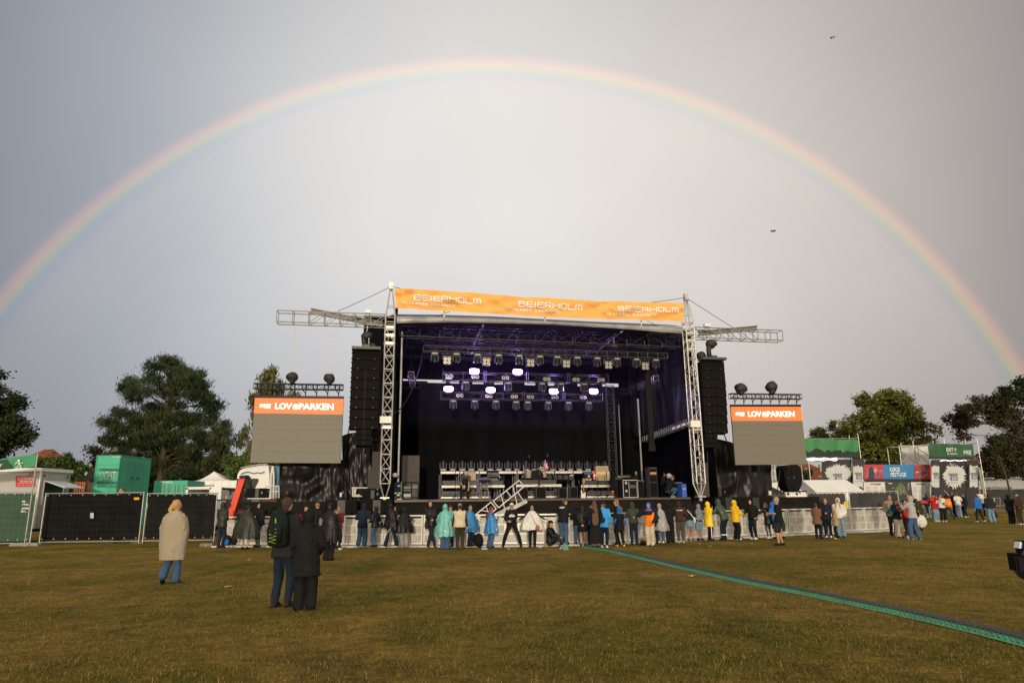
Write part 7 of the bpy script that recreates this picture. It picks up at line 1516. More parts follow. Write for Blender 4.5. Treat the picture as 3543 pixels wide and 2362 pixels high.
        JOBS.append((mb, 'shorts' if bot == 'shorts' else 'trousers', [cm(bc)], t, vox, .011 * s, None, 1))
    elif bot in ('skirt', 'long'):
        z1 = (.62 if bot == 'skirt' else .16) ; c0 = hip + V((0, 0, .10)); mb = MB(); r1 = .19 if bot == 'skirt' else .29; cb = V(((FL.x + FR.x) / 2, (FL.y + FR.y) / 2, z1)) if bot == 'long' else V((hip.x, hip.y, z1))
        n = 40; fo = (lambda a_, k: .07 * k * math.sin(a_ * 9 + h) + .03 * k * math.sin(a_ * 17)) if bot == 'long' else (lambda a_, k: .01 * math.sin(a_ * 6))
        loft(mb, [(w(c0.lerp(cb, q / 6)), (.15 + (r1 - .15) * min(1, q / 6 * (1.0 if bot == 'long' else 1.8))) * s, (.11 + (r1 * .8 - .11) * min(1, q / 6 * (1. if bot == 'long' else 1.8))) * s) for q in range(7)], n, TA, False, fo); mb.build('skirt', cm(bc), t, smooth=True)
    # ---- shoes
    for a_, F_ in ((al, FL), (ar, FR)):
        mb = MB(); q = V((0, 1, 0)); lift = (fl if F_ is FL else fr); tz = F_.z - .08; k = 1 if tz < .03 else 0; qd = (V((0, 1, 0)) if k else V((0, .35, -1)).normalized()); qu = V((0, 0, 1)) if k else V((0, 1, .35)).normalized()
        c = w(F_ - V((0, 0, .045)) * k + qd * .05); AX3 = (Rm @ V((1, 0, 0)), Rm @ qd, Rm @ qu); mb.ell(c, (.048 * s, .135 * s, .05 * s), AX3, 12, 8); mb.ell(c - (Rm @ qd) * .07 * s + (Rm @ qu) * .03 * s, (.042 * s, .05 * s, .05 * s), AX3, 10, 6); mb.box(c - (Rm @ qu) * .028 * s, (.088 * s, .262 * s, .022 * s), AX3, 1)
        mb.build('shoe', [cm(shoe), cm('white') if shoe in ('white', 'beige', 'grey') else BLK], t, smooth=True)
    # ---- top
    if top in ('jacket', 'tee', 'vest', 'puffer'):
        mb = MB(); i = dict(jacket=.032, tee=.02, vest=.035, puffer=.06)[top] * bk_; f0 = (hem - pz) / .52; hx_ = hip + V((0, 0, hem - pz)) if f0 < 0 else tp(f0)
        fl_ = .03 if hem > .75 else .055; TB = TA if hem > .8 else (X, Yv_, Z)
        rows = [(w(hx_), (.165 + i + fl_) * s * wid, (.125 + i + fl_) * s)]
        if hem < .8: rows.append((w(hip), (.16 + i + .02) * s * wid, (.12 + i + .02) * s))
        rows += [(w(tp(.3)), (.155 + i) * s * wid, (.115 + i) * s), (w(tp(.75)), (.175 + i) * s * wid, (.12 + i) * s), (w(tp(.97)), (.165 + i) * s, (.095 + i) * s), (w(tp(1.04)), (.115 + i) * s, (.08 + i) * s), (w(nk + up * .01), .088 * s, .088 * s)]
        loft(mb, rows, 18, TA)
        c1 = [w(shl), w(el), w(wl.lerp(el, .06))]; c2 = [w(shr), w(er), w(wr.lerp(er, .06))]; ra = (.058 + i * .8, .05 + i * .6, .038 + i * .5)
        if top == 'tee': c1 = [w(shl), w(shl.lerp(el, .8))]; c2 = [w(shr), w(shr.lerp(er, .8))]; ra = (.07, .065)
        if top == 'vest': c1 = [w(shl), w(shl.lerp(el, .12))]; c2 = [w(shr), w(shr.lerp(er, .12))]; ra = (.085, .08)
        limb(mb, c1, [r_ * s for r_ in ra]); limb(mb, c2, [r_ * s for r_ in ra])
        if hood == 'down' or (top == 'jacket' and hood is None and hair != 'long'): mb.ell(w(nk + V((0, -.055, .01)) + up * .01), (.11 * s, .065 * s, .05 * s), TA, 12, 8)
        JOBS.append((mb, 'top', [cm(tc)], t, vox, (.022 if detail else .016) * s if top != 'puffer' else .02 * s, None, 2 if top == 'puffer' else 1))
        if top == 'vest':
            mb = MB(); limb(mb, [w(shl), w(el), w(wl.lerp(el, .06))], [.07 * s, .058 * s, .046 * s]); limb(mb, [w(shr), w(er), w(wr.lerp(er, .06))], [.07 * s, .058 * s, .046 * s]); JOBS.append((mb, 'sleeves', [cm(sleeve or 'brown')], t, vox, .01 * s, None, 1))
    if top in ('poncho', 'blanket'):
        mb = MB(); lo = hem; sd = x * .37; reach = max(abs(wl.x), abs(wr.x), .30); rch = min(.43, reach); fwd = max(0, (wl.y + wr.y) / 2)
        n = 56; rows = []; K = 12 
        if top == 'poncho':
            prof = [(1.55, .085, .09), (1.50, .13, .12), (1.46, .21, .14), (1.38, .25, .17), (1.2, .02 + rch * .86, .22), (1.0, .06 + rch * .95, .26), (.8, .10 + rch, .29), (.0, .10 + rch, .32)]
        else: prof = [(1.54, .11, .09), (1.51, .20, .16), (1.45, .25, .195), (1.3, .285, .21), (1.1, .325, .22), (.9, .315, .22), (.6, .275, .20), (.0, .26, .19)]
        def pr(z):
            for q in range(len(prof) - 1):
                if prof[q][0] >= z >= prof[q + 1][0]:
                    f = (prof[q][0] - z) / (prof[q][0] - prof[q + 1][0]); return prof[q][1] + (prof[q + 1][1] - prof[q][1]) * f, prof[q][2] + (prof[q + 1][2] - prof[q][2]) * f
            return prof[0][1:]
        zt_ = prof[0][0]; rows = []
        for q in range(K + 1):
            z = zt_ + (lo - zt_) * (q / K) ** .8; rx, ry = pr(z); f = (z - pz) / .52; c = tp(max(0, min(1.05, f))); c = V((c.x, c.y + fwd * .25 * min(1, q / 5), z)); rows.append((w(c), rx * s, ry * s))
        am = .11 if top == 'poncho' else .02
        fo = lambda a_, k: am * k * (math.sin(a_ * 7 + sd) * .6 + math.sin(a_ * 13 + sd * 2) * .4) + .10 * noise.noise(V((math.cos(a_) * 1.6 + sd, math.sin(a_) * 1.6, k * 2.4))) * min(1, k * 3) + .05 * noise.noise(V((math.cos(a_) * 5, math.sin(a_) * 5 + sd, k * 7)))
        if top == 'blanket':
            r0 = MB(); loft(r0, rows, n, (X, Yv_, Z), False, fo)
        else: r0 = MB(); loft(r0, rows, n, (X, Yv_, Z), False, fo)
        if top == 'poncho':   # wavy hem
            for j in range(n): v_ = V(r0.v[K * n + j]); r0.v[K * n + j] = tuple(v_ + Z * .05 * s * noise.noise(V((j * .4, sd, 0))))
        r0.build('poncho' if top == 'poncho' else 'blanket', cm(tc), t, smooth=True)
        mb = MB(); limb(mb, [w(shl), w(el), w(wl.lerp(el, .06))], [.06 * s, .055 * s, .042 * s]); limb(mb, [w(shr), w(er), w(wr.lerp(er, .06))], [.06 * s, .055 * s, .042 * s]); loft(mb, [(w(tp(-.05)), .18 * s, .13 * s), (w(tp(.9)), .19 * s, .13 * s)], 14, TA); JOBS.append((mb, 'shirt', [cm(sleeve or 'char')], t, .025, .01 * s, None, 1))
    # ---- hood / hair / hat
    hk = cm(hoodc or tc)
    if hood == 'up':
        mb = MB(); mb.ell(hp(0, -.048, .012), (.112 * s, .118 * s, .142 * s), HA, 18, 12); mb.ell(hp(0, -.04, -.075), (.10 * s, .10 * s, .085 * s), HA, 14, 8); mb.tube(hp(0, -.035, -.1), w(nk - up * .03), .10 * s, 14, .13 * s); mb.ell(hp(0, -.10, .04), (.06 * s, .07 * s, .09 * s), HA, 10, 8)
        JOBS.append((mb, 'hood', [hk], t, .014 if detail else .02, .010 * s, None, 1))
    if hair and (hood != 'up' or hair == 'longfront'):
        hmx = hm(hc); mb = MB()
        if hair == 'curly': mb.ell(hp(0, -.015, .045), (.098 * s, .112 * s, .105 * s), HA, 16, 12)
        elif hair != 'bald': mb.ell(hp(0, -.022, .030), (.085 * s, .100 * s, .105 * s), HA, 16, 12); mb.ell(hp(0, -.055, -.035), (.066 * s, .05 * s, .07 * s), HA, 12, 8)
        if hair == 'pony': mb.ell(hp(0, -.115, .0), (.035 * s, .03 * s, .035 * s)); limb(mb, [hp(0, -.12, -.01), hp(0, -.15, -.09), w(nk + V((0, -.11, -.05))), w(tp(.72) + V((0, -.17, 0)))][: 3 if hairlen < 1 else 4], [.032 * s, .042 * s, .034 * s, .018 * s][: 3 if hairlen < 1 else 4])
        if hair == 'bun': mb.ell(hp(0, -.10, .03), (.05 * s, .045 * s, .05 * s))
        if hair == 'braid': limb(mb, [hp(.02, -.11, -.02)] + [w(tp(f) + V((.05, -.17, 0))) for f in (.95, .85, .75, .65, .55, .45, .35)], [.035 * s] + [.028 * s, .022 * s] * 3 + [.012 * s])
        if hair in ('long', 'longfront'):
            zb = nk.z - hairlen * .45
            loft(mb, [(hp(0, -.05, .03), .08 * s, .06 * s), (hp(0, -.07, -.08), .095 * s, .06 * s), (w(nk + V((0, -.09, -.02))), .115 * s, .055 * s), (w(V((nk.x, tp((zb + .15 - pz) / .52 if zb + .15 > pz else 0).y - .17, zb + .15))), .13 * s, .05 * s), (w(V((nk.x, tp(max(0, (zb - pz) / .52)).y - .17, zb))), .10 * s, .035 * s)], 14, (X, Yv_, Z))
            if hair == 'longfront':
                for e in (-1, 1): limb(mb, [hp(e * .07, .05, -.05), w(nk + V((e * .09, .12, -.12))), w(tp(.7) + V((e * .08, .15, 0)))], [.025 * s, .03 * s, .018 * s])
        if hair != 'bald' and mb.v: JOBS.append((mb, 'hair', [hmx], t, .011 if detail else .015, .008 * s if hair != 'curly' else .02 * s, None, 3))
    if hat:
        ck, cc, bc_ = hat; mb = MB()
        if ck == 'cap' or ck == 'capback':
            e = 1 if ck == 'cap' else -1
            loft(mb, [(hp(0, -.012, .030), .088 * s, .106 * s), (hp(0, -.012, .075), .086 * s, .102 * s), (hp(0, -.012, .115), .062 * s, .074 * s), (hp(0, -.012, .132), .02 * s, .025 * s)], 18, HA[:2])
            mb.build('cap', cm(cc), t, smooth=True); mb = MB(); c = hp(0, -.012 + e * .125, .033); mb.ell(c, (.068 * s, .07 * s, .010 * s), HA, 14, 6); mb.build('cap_brim', cm(bc_), t, smooth=True)
        else: mb.ell(hp(0, -.01, .045), (.094 * s, .11 * s, .105 * s), HA, 16, 10); mb.build(ck, cm(cc), t, smooth=True)
    o.hp = hp; o.tp = lambda f, dx=0, dy=0, dz=0: w(tp(f) + V((dx, 0, 0)) + fw * dy + V((0, 0, dz))); o.TA = TA; return o
def bake():
    tmp = []
    for (mb, nm, mats, par, vox, amp, extra, mode) in JOBS:
        ob = mb.build(nm, mats, par); md = ob.modifiers.new('r', 'REMESH'); md.mode = 'VOXEL'; md.voxel_size = vox; sm = ob.modifiers.new('s', 'SMOOTH'); sm.factor = .6; sm.iterations = 3; tmp.append(ob)
    bpy.context.view_layer.update(); dg = bpy.context.evaluated_depsgraph_get()
    for ob, (mb, nm, mats, par, vox, amp, extra, mode) in zip(tmp, JOBS):
        me = bpy.data.meshes.new_from_object(ob.evaluated_get(dg)); n = len(me.vertices); co = np.empty(n * 3); me.vertices.foreach_get('co', co); co = co.reshape(-1, 3)
        if amp:
            nr = np.empty(n * 3); me.vertices.foreach_get('normal', nr); nr = nr.reshape(-1, 3); sd = sum(map(ord, par.name)) % 97
            if mode == 2: f = np.array([abs(math.sin(p[2] * 30)) * .6 + .4 * noise.noise(V(p) * 6) for p in co])
            elif mode == 3: f = np.array([noise.noise(V((p[0] * 26 + sd, p[1] * 26, p[2] * 7))) for p in co])
            else: f = np.array([noise.noise(V((p[0] * 6 + sd, p[1] * 6, p[2] * 5 + p[0] * 2))) + .6 * noise.noise(V((p[0] * 15 + sd, p[1] * 15, p[2] * 11 - p[0] * 6))) for p in co])
            co = co + nr * (f * amp)[:, None]
        fs = [tuple(p.vertices) for p in me.polygons]; mi = [0] * len(fs); vs = [tuple(c) for c in co]
        if extra is not None:
            org = ORG[par.name]; k = len(vs); vs += [(x - org[0], y - org[1], z - org[2]) for x, y, z in extra.v]; fs += [tuple(i + k for i in f) for f in extra.f]; mi += extra.m
        m2 = bpy.data.meshes.new(nm); m2.from_pydata(vs, [], fs)
        for m in mats: m2.materials.append(m)
        m2.polygons.foreach_set('material_index', mi); m2.polygons.foreach_set('use_smooth', [True] * len(fs)); m2.update()
        ob.modifiers.clear(); old = ob.data; ob.data = m2; bpy.data.meshes.remove(old); bpy.data.meshes.remove(me)
    JOBS.clear()
def strap(mb, p, side=1, dy0=.17, f0=.9, f1=.1, w_=.018):
    mb.path([p.tp(1.0, side * .1, 0), p.tp(.8, side * .05, dy0), p.tp(.4, -side * .08, dy0), p.tp(f1, -side * .2, dy0 * .5)], w_, 5)
def bag(p, loc, r, lab, col, nm='shoulder_bag', cat='bag', st=None):
    c = p.w(loc); t = thing(nm, lab, cat, c); mb = MB(); s = p.s; o0 = len(mb.v); mb.ell(c, [k * s for k in r], (p.X, p.Y, ez), 14, 10)
    for i in range(len(mb.v)): q = V(mb.v[i]); mb.v[i] = tuple(q + (q - c) * .25 * noise.noise(q * 7))
    mb.build('body', cm(col), t, smooth=True)
    if st: mb = MB(); mb.path([p.w(q) for q in st], .012 * s, 5); mb.build('strap', cm(col), t)
    return t
def backpack(p, lab, col, cord=False, sc_=1.0):
    s = p.s * sc_; c = p.tp(.62, 0, -.24); X, Y_, Z = p.TA; t = thing('backpack', lab, 'backpack', c); mb = MB()
    rows = [(c - Z * .25 * s, .10 * s, .06 * s), (c - Z * .22 * s, .15 * s, .10 * s), (c, .165 * s, .12 * s), (c + Z * .18 * s, .145 * s, .10 * s), (c + Z * .27 * s, .09 * s, .06 * s)]; loft(mb, rows, 16, (X, Y_)); JOBS.append((mb, 'body', [cm(col)], t, .02, .01, None, 1))
    mb = MB(); loft(mb, [(c - Y_ * .10 * s - Z * .18 * s, .11 * s, .05 * s), (c - Y_ * .11 * s, .125 * s, .055 * s), (c - Y_ * .10 * s + Z * .08 * s, .11 * s, .04 * s)], 12, (X, Y_)); mb.build('front_pocket', cm(col), t, smooth=True)
    mb = MB()
    for e in (-1, 1): mb.path([c + X * e * .09 * s + Z * .26 * s, c + X * e * .12 * s + Y_ * .16 * s + Z * .27 * s, c + X * e * .15 * s + Y_ * .30 * s + Z * .18 * s], .022 * s, 6)
    mb.path([c + Z * .27 * s - X * .03, c + Z * .31 * s, c + Z * .27 * s + X * .03], .01); mb.build('shoulder_strap', cm('char'), t)
    if cord:
        mb = MB(); f = c - Y_ * .175 * s
        pts = []
        for k in range(9): pts.append(f + X * ((-1) ** k) * .06 * s + Z * (.02 - k * .026) * s * 1.0 + Y_ * .02 * s)
        mb.path(pts, .0045, 5); mb.path([f + Z * .10 * s + X * .05 * s, f + Z * .17 * s + X * .04 * s], .012, 5); mb.build('cord', M('neon_cord', (.22, .32, .03), .5), t)
    return t
def small(nm, lab, cat, c, mbf, mat):
    mb = MB(); mbf(mb, c); return tag(mb.build(nm, mat), lab, cat)
def cup(p, loc, lab, col=(.55, .28, .04)):
    c = p.w(loc); small('drink_cup', lab, 'cup', c, lambda mb, c: mb.tube(c - ez * .05, c + ez * .06, .03, 12, .04), M('cup_drink', col, .3))
def phone(p, loc, lab): c = p.w(loc); small('phone', lab, 'phone', c, lambda mb, c: mb.box(c, (.07, .01, .14), (p.X, p.Y, ez)), M('phone_dark', (.03, .03, .04), .2))
def pr_text(p, s, f0, f1, hw, dy, m=LETW, bold=.02, dx=0, nm='print'):
    q = [p.tp(f1, dx - hw if dy > 0 else dx + hw, dy), p.tp(f1, dx + hw if dy > 0 else dx - hw, dy), p.tp(f0, dx + hw if dy > 0 else dx - hw, dy), p.tp(f0, dx - hw if dy > 0 else dx + hw, dy)]
    if q[0].x > q[1].x: q = [q[1], q[0], q[3], q[2]]
    text(s, q, m, p.t, name=nm, bold=bold, lift=.01)
RAIL = dict(hl=(-.20, .36, 1.16), hr=(.20, .36, 1.16), lean=.12)
FRONT = dict(hl=(-.05, .24, 1.12), hr=(.05, .25, 1.12)); POCK = dict(hl=(-.21, .13, .98), hr=(.21, .13, .98)); TALK = dict(hl=(-.06, .30, 1.22), hr=(.06, .28, 1.15))
BZ = .06
# ---- foreground
p = person(583, 2018, 1726, 8, 'blonde woman wrapped in a grey brown wool blanket walking away', 'blanket', 'wool_blanket', 'flare', 'jeans', 'black', 'pony', 'blond', hem=.50, hairlen=.5, detail=True, turn=35, fl=(-.08, -.12, .10), fr=(.07, .12), hl=(-.12, .16, 1.15), hr=(.12, .16, 1.15), sleeve='wool_blanket')
pm_ = person(970, 2099, 1718, 10, 'man with short brown hair and dark jacket carrying a green black backpack', 'jacket', 'char', 'trousers', 'djeans', 'brown', 'short', 'brown', hem=.80, detail=True, hl=(-.12, .26, 1.12), hr=(.12, .28, 1.12), fl=(-.10, -.02), fr=(.10, .05), turn=6)
backpack(pm_, 'green black backpack with neon yellow cord on the man in the foreground', 'dteal', True, 1.12)
p = person(1052, 2110, 1760, -8, 'woman in a long black hooded coat standing close to the backpack man', 'jacket', 'black', 'wide', 'black', 'black', hood='up', hem=.60, detail=True, bulk=1.2, hl=(-.12, .24, 1.18), hr=(.20, .22, 1.02), fl=(-.11, 0), fr=(.11, .03), wid=1.06)
# ---- along the barrier, from the left
person(761, 1894, 1734, 20, 'person in a wet olive rain jacket with hood at the left barrier end', 'jacket', 'wet_olive', 'trousers', 'djeans', 'brown', hood='up', hem=.80, z0=BZ, bulk=1.2, **FRONT)
p = person(846, 1900, 1744, 5, 'woman in a wide dark poncho with bare calves', 'poncho', cm('olive').name if False else 'wet_olive', 'none', 'black', 'black', 'bun', 'dark', hem=.42, hl=(-.52, .1, 1.15), hr=(.22, .28, 1.1), skin=SK1)
person(893, 1891, 1737, -125, 'smiling man in a black puffy jacket and grey jeans with hood', 'puffer', 'black', 'trousers', 'ljeans' if False else 'dgrey', 'black', hood='up', z0=BZ, hem=.86, **POCK)
p = person(1049, 1890, 1743, 110, 'man with black cap and a red bag half hidden behind the couple', 'jacket', 'black', 'trousers', 'djeans', 'black', 'short', 'brown', hat=('cap', 'black', 'black'), z0=BZ, **FRONT)
small('red_bag', 'bright red bag held by the man with the black cap', 'bag', SP(1035, 1795, -3.2), lambda mb, c: blob(mb, c, (.13, .1, .2), 4), cm('red'))
person(1083, 1890, 1737, 15, 'man with curly blond hair in a black jacket behind the couple', 'jacket', 'black', 'trousers', 'djeans', 'black', 'curly', 'dblond', z0=BZ, hem=.8, **RAIL)
p = person(1134, 1938, 1738, 28, 'woman in a long wet black poncho and wide black trousers standing on the grass', 'poncho', 'wet_black', 'flare', 'black', 'black', hood='up', hem=.58, hl=(-.1, .25, 1.2), hr=(.12, .2, 1.45))
p = person(1166, 1894, 1750, 22, 'blond woman in a maroon jacket with white lettering on the back', 'jacket', 'maroon', 'trousers', 'djeans', 'black', 'long', 'dblond', z0=BZ, hairlen=.35, bulk=1.2, **FRONT); pr_text(p, 'SUSPEKT', .70, .86, .14, -.185)
person(1251, 1890, 1738, 5, 'person in a wet navy jacket and wide blue jeans leaning on the barrier', 'jacket', 'navy', 'wide', 'jeans', 'white', hood='up', z0=BZ, hem=.76, bulk=1.2, fl=(-.12, -.10, .05), fr=(.12, .0), **RAIL)
p = person(1296, 1891, 1749, -65, 'woman in a black jacket and tight blue jeans turning left', 'jacket', 'wet_black', 'tights', 'jeans', 'black', hood='up', z0=BZ, hem=.84, turn=-20, hl=(-.1, .25, 1.1), hr=(.2, .15, 1.0)); bag(p, (.20, -.2, .95), (.11, .08, .13), 'black bag with pale strap behind the woman in tight jeans', 'black', st=[(.1, -.1, 1.45), (.18, -.2, 1.2), (.2, -.2, 1.0)])
p = person(1347, 1890, 1738, 42, 'tall person in a black poncho and navy trousers with white side stripes', 'poncho', 'wet_black', 'flare', 'navy', 'beige', hood='up', z0=BZ, hem=.78, hl=(-.05, .25, 1.5), hr=(.05, .25, 1.48), fl=(-.12, -.12), fr=(.22, .22))
for e in (-.005, .012): mb = MB(); mb.path([p.w((.13 + e, -.02, .8)), p.w((-.17 + e * 2, -.12, .45)), p.w((-.19 + e * 2, -.16, .12))], .005, 4); mb.build('side_stripe', LETW, p.t)
person(1399, 1890, 1752, -25, 'person in a black poncho and washed grey trousers bending to the left', 'poncho', 'wet_black', 'wide', 'grey', 'white', hood='up', z0=BZ, hem=.62, lean=.16, hl=(-.15, .3, 1.15), hr=(.3, .2, 1.1), wid=1.1)
p = person(1493, 1890, 1730, 172, 'man in an open black rain jacket standing with crossed legs', 'jacket', 'wet_black', 'trousers', 'djeans', 'black', hood='up', z0=BZ, hem=.80, bulk=1.4, hl=(-.04, .22, 1.08), hr=(.04, .22, 1.08), fl=(.14, .05), fr=(-.12, .10), sway=.06, pel=(0, -.1)); bag(p, (.22, .05, .85), (.09, .07, .16), 'brown tote hanging beside the man with crossed legs', 'brown', st=[(.15, .05, 1.45), (.22, .08, 1.0)])
person(1539, 1899, 1741, 12, 'person in a turquoise plastic poncho and pale blue jeans', 'poncho', 'poncho_turquoise', 'wide', 'jeans', 'brown', hood='up', hem=.50, hl=(-.25, .22, 1.1), hr=(.3, .2, 1.1), sleeve='teal')
person(1558, 1889, 1743, -160, 'older man with brown cap behind the turquoise poncho', 'jacket', 'teal', 'trousers', 'black', 'black', 'short', 'grey', hat=('cap', 'brown', 'brown'), z0=BZ, **FRONT)
person(1590, 1901, 1738, 4, 'man in a cream fleece vest with grey cap worn backwards', 'vest', 'cream', 'trousers', 'khaki', 'dgrey', 'short', 'brown', hat=('capback', 'grey', 'dgrey'), hem=.86, bulk=1.2, turn=-10, hl=(-.30, .05, .86), hr=(.28, .08, .9), wid=1.1)
person(1625, 1888, 1745, 125, 'grey haired person in a blue plastic poncho facing the vest man', 'poncho', 'poncho_blue', 'trousers', 'djeans', 'black', 'short', 'dgrey', z0=BZ, hem=.62, hl=(-.3, .25, 1.1), hr=(.46, .1, 1.05), turn=40, sleeve='navy')
p = person(1694, 1892, 1750, 62, 'red haired woman in a blue plastic poncho looking at her phone', 'poncho', 'poncho_blue', 'wide', 'jeans', 'black', 'long', 'red', z0=BZ, hem=.60, hairlen=.55, hl=(-.08, .36, 1.22), hr=(.08, .34, 1.18), sleeve='navy', lean=.05); phone(p, (0, .44, 1.28), 'phone held by the red haired woman')
# rucksack on the floor
p0 = G(1654, 1888); 
def floorbag(x, y, r, lab, col, col2=None):
    g = G(x, y, .03); t = thing('backpack', lab, 'backpack', g); mb = MB(); blob(mb, g + ez * r[2] * .9, r, x, amp=.18); mb.build('body', cm(col), t, smooth=True); mb = MB(); mb.path([g + V((-r[0] * .9, -r[1] * .5, r[2] * .4)), g + V((-r[0] * 1.15, -r[1] * .6, r[2] * 1.0)), g + V((-r[0] * .5, -r[1] * .4, r[2] * 1.75))], .014, 5); mb.ell(g + V((0, -r[1] * .8, r[2] * .7)), (r[0] * .7, r[1] * .4, r[2] * .5)); mb.build('pocket', cm(col2 or col), t, smooth=True)
floorbag(1655, 1890, (.20, .14, .26), 'black backpack standing on the barrier floor right of the first blue poncho', 'black')
floorbag(785, 1888, (.17, .13, .24), 'black and blue backpack standing by the olive rain jacket', 'black', 'blue')
floorbag(811, 1887, (.13, .12, .19), 'small dark bag beside the black and blue backpack', 'char')
p = person(1772, 1890, 1730, 180, 'man with red and white cap in a black hoodie standing legs apart', 'jacket', 'black', 'trousers', 'black', 'black', 'short', 'brown', hat=('cap', 'white', 'red'), hood='down', z0=BZ, hem=.86, hl=(.02, .26, 1.02), hr=(.16, .26, 1.02), fl=(-.36, .05), fr=(.36, .05), pelz=.86, bulk=1.1)
mb = MB(); r = random.Random(5)
for k in range(26): q = V((random.choice((-1, 1)) * r.uniform(.12, .34), .12, r.uniform(.2, .75))); q.x = math.copysign(.10 + (.80 - q.z) * .36 + r.uniform(-.04, .04), q.x); mb.ell(p.w(q + V((0, -.02, 0))), (r.uniform(.008, .025), .006, r.uniform(.008, .03)), n=6, m=4)
mb.build('paint_spatter', LETW, p.t)
mb = MB(); 
for q in ((-.06, 1.24), (0, 1.27), (.05, 1.24), (-.03, 1.2), (.03, 1.2), (.09, 1.21), (-.1, 1.21)): mb.box(p.w((q[0], .165, q[1] - .02)), (.035, .01, .05), (p.X, p.Y, ez))
mb.build('chest_print', LETW, p.t)
p = person(1843, 1890, 1746, 180, 'woman with glasses in a white plastic poncho with arms spread on the rail', 'poncho', 'poncho_white', 'trousers', 'black', 'black', 'short', 'dgrey', z0=BZ, hem=.72, hl=(-.60, -.02, 1.16), hr=(.60, -.02, 1.16), pel=(0, -.05), sleeve='olive')
mb = MB()
for e in (-1, 1):
    for k in range(8): a0, a1 = 6.283 * k / 8, 6.283 * (k + 1) / 8; mb.tube(p.hp(e * .033 + .024 * math.cos(a0), .10, .015 + .018 * math.sin(a0)), p.hp(e * .033 + .024 * math.cos(a1), .10, .015 + .018 * math.sin(a1)), .003, 4)
mb.build('glasses', BLK, p.t)
bag(p, (-.22, .22, .80), (.10, .07, .13), 'brown leather bag on the woman in the white poncho', 'tanbag' if 'tanbag' in MATS else (M('tanbag', (.32, .11, .03), .5).name), st=[(.08, .24, 1.42), (-.05, .34, 1.15), (-.2, .30, .9)])
# sitting man
ps_ = G(1905, 1893); p = person(1905, 1893, 1808, 110, 'man in black sitting on the barrier floor with a black cap', 'jacket', 'wet_black', 'trousers', 'char', 'beige', 'short', 'brown', hat=('cap', 'black', 'black'), pos=(ps_.x, ps_.y + .15, .03), H=1.74, pelz=.15, fl=(-.10, .72, .02), fr=(.14, .55, .02), hl=(-.12, .40, .36), hr=(.12, .40, .36), hem=.13, bulk=1.2)
c = G(1888, 1892); small('beer_cup', 'cup of beer standing left of the sitting man', 'cup', c, lambda mb, c: mb.tube(c, c + ez * .14, .035, 12, .045), M('beer', (.55, .27, .03), .3))
c = G(1945, 1886); small('yellow_sign', 'yellow round sign with red print leaning behind the sitting man', 'sign', c, lambda mb, c: mb.tube(c + ez * .13, c + ez * .13 + ey * .02, .14, 16), M('sign_yellow', (.75, .36, .02), .6))
c = G(1957, 1902); small('green_carrier', 'green drink carrier on the grass by the sitting man', 'carrier', c, lambda mb, c: (mb.box(c + ez * .09, (.19, .12, .17)), mb.path([c + V((-.08, 0, .17)), c + V((-.04, 0, .25)), c + V((.05, 0, .25)), c + V((.08, 0, .17))], .012, 5)), M('carrier_green', (.03, .22, .14), .5))
p = person(1950, 1887, 1737, 28, 'crew member in a black hoodie leaning over the rail', 'jacket', 'black', 'trousers', 'jeans', 'djeans', 'short', 'lbrown', hood='down', z0=BZ, hem=.84, hl=(-.1, .42, 1.16), hr=(.25, .42, 1.18), lean=.17, turn=35, bulk=1.2, H=1.78); pr_text(p, 'CREW', .80, .93, .11, -.19, bold=.03)
person(2001, 1881, 1744, 10, 'dark hooded person in jeans left behind the black skirt', 'jacket', 'black', 'trousers', 'jeans', 'black', hood='up', z0=BZ, **RAIL)
person(2018, 1888, 1748, 6, 'woman with dark ponytail in leather jacket and short black skirt', 'jacket', 'wet_black', 'skirt', 'black', 'black', 'pony', 'dark', hairlen=1.2, hem=.98, hl=(-.05, -.16, .98), hr=(.05, -.16, .98), skin=SK1)
person(2045, 1882, 1746, 25, 'blond woman in blue behind the long brown hair', 'jacket', 'blue', 'trousers', 'navy', 'red', 'long', 'dblond', z0=BZ, hairlen=.4, **RAIL)
p = person(2062, 1895, 1730, 0, 'woman with very long brown hair and a long black dress', 'jacket', 'black', 'long', 'black', 'black', 'long', 'lbrown', hairlen=1.45, hem=.86, hl=(-.16, .25, 1.1), hr=(.16, .25, 1.1)); bag(p, (.30, -.04, 1.05), (.10, .06, .11), 'dark blue shoulder bag of the woman with very long hair', 'navy', st=[(.17, 0, 1.46), (.27, -.06, 1.25), (.30, -.04, 1.1)])
person(2092, 1893, 1732, 18, 'man in a bright blue jacket with grey hood and cap', 'jacket', 'sky', 'trousers', 'navy', 'white', 'short', 'lbrown', hood='down', hat=('cap', 'char', 'char'), hem=.78, turn=-60, bulk=1.1, hl=(-.2, .3, 1.1), hr=(.26, .12, .92))
person(2141, 1882, 1725, -75, 'tall pale blond woman with white collar looking left', 'jacket', 'black', 'trousers', 'black', 'black', 'long', 'dblond', z0=BZ, hairlen=.5, hl=(-.05, .28, 1.15), hr=(.1, .3, 1.1))
p = person(2147, 1890, 1750, -18, 'boy with blue hood, black shirt and yellow shoes', 'tee', 'black', 'trousers', 'black', 'M_yshoe' if False else 'yellow', hood='up', hoodc='blue', hem=.72, hl=(-.22, .18, .95), hr=(.26, .05, .88), fl=(-.12, .1), fr=(.16, -.04), bulk=1.5)
mb = MB(); limb(mb, [p.w((-.20, .0, 1.22)), p.w((-.26, .04, 1.08)), p.w((-.22, .14, .98))], [.06, .055, .05]); mb.build('blue_sleeve', cm('blue'), p.t, smooth=True); mb = MB(); limb(mb, [p.w((.21, .0, 1.22)), p.w((.27, .0, 1.05)), p.w((.26, .04, .94))], [.06, .055, .05]); mb.build('blue_sleeve', cm('blue'), p.t, smooth=True)
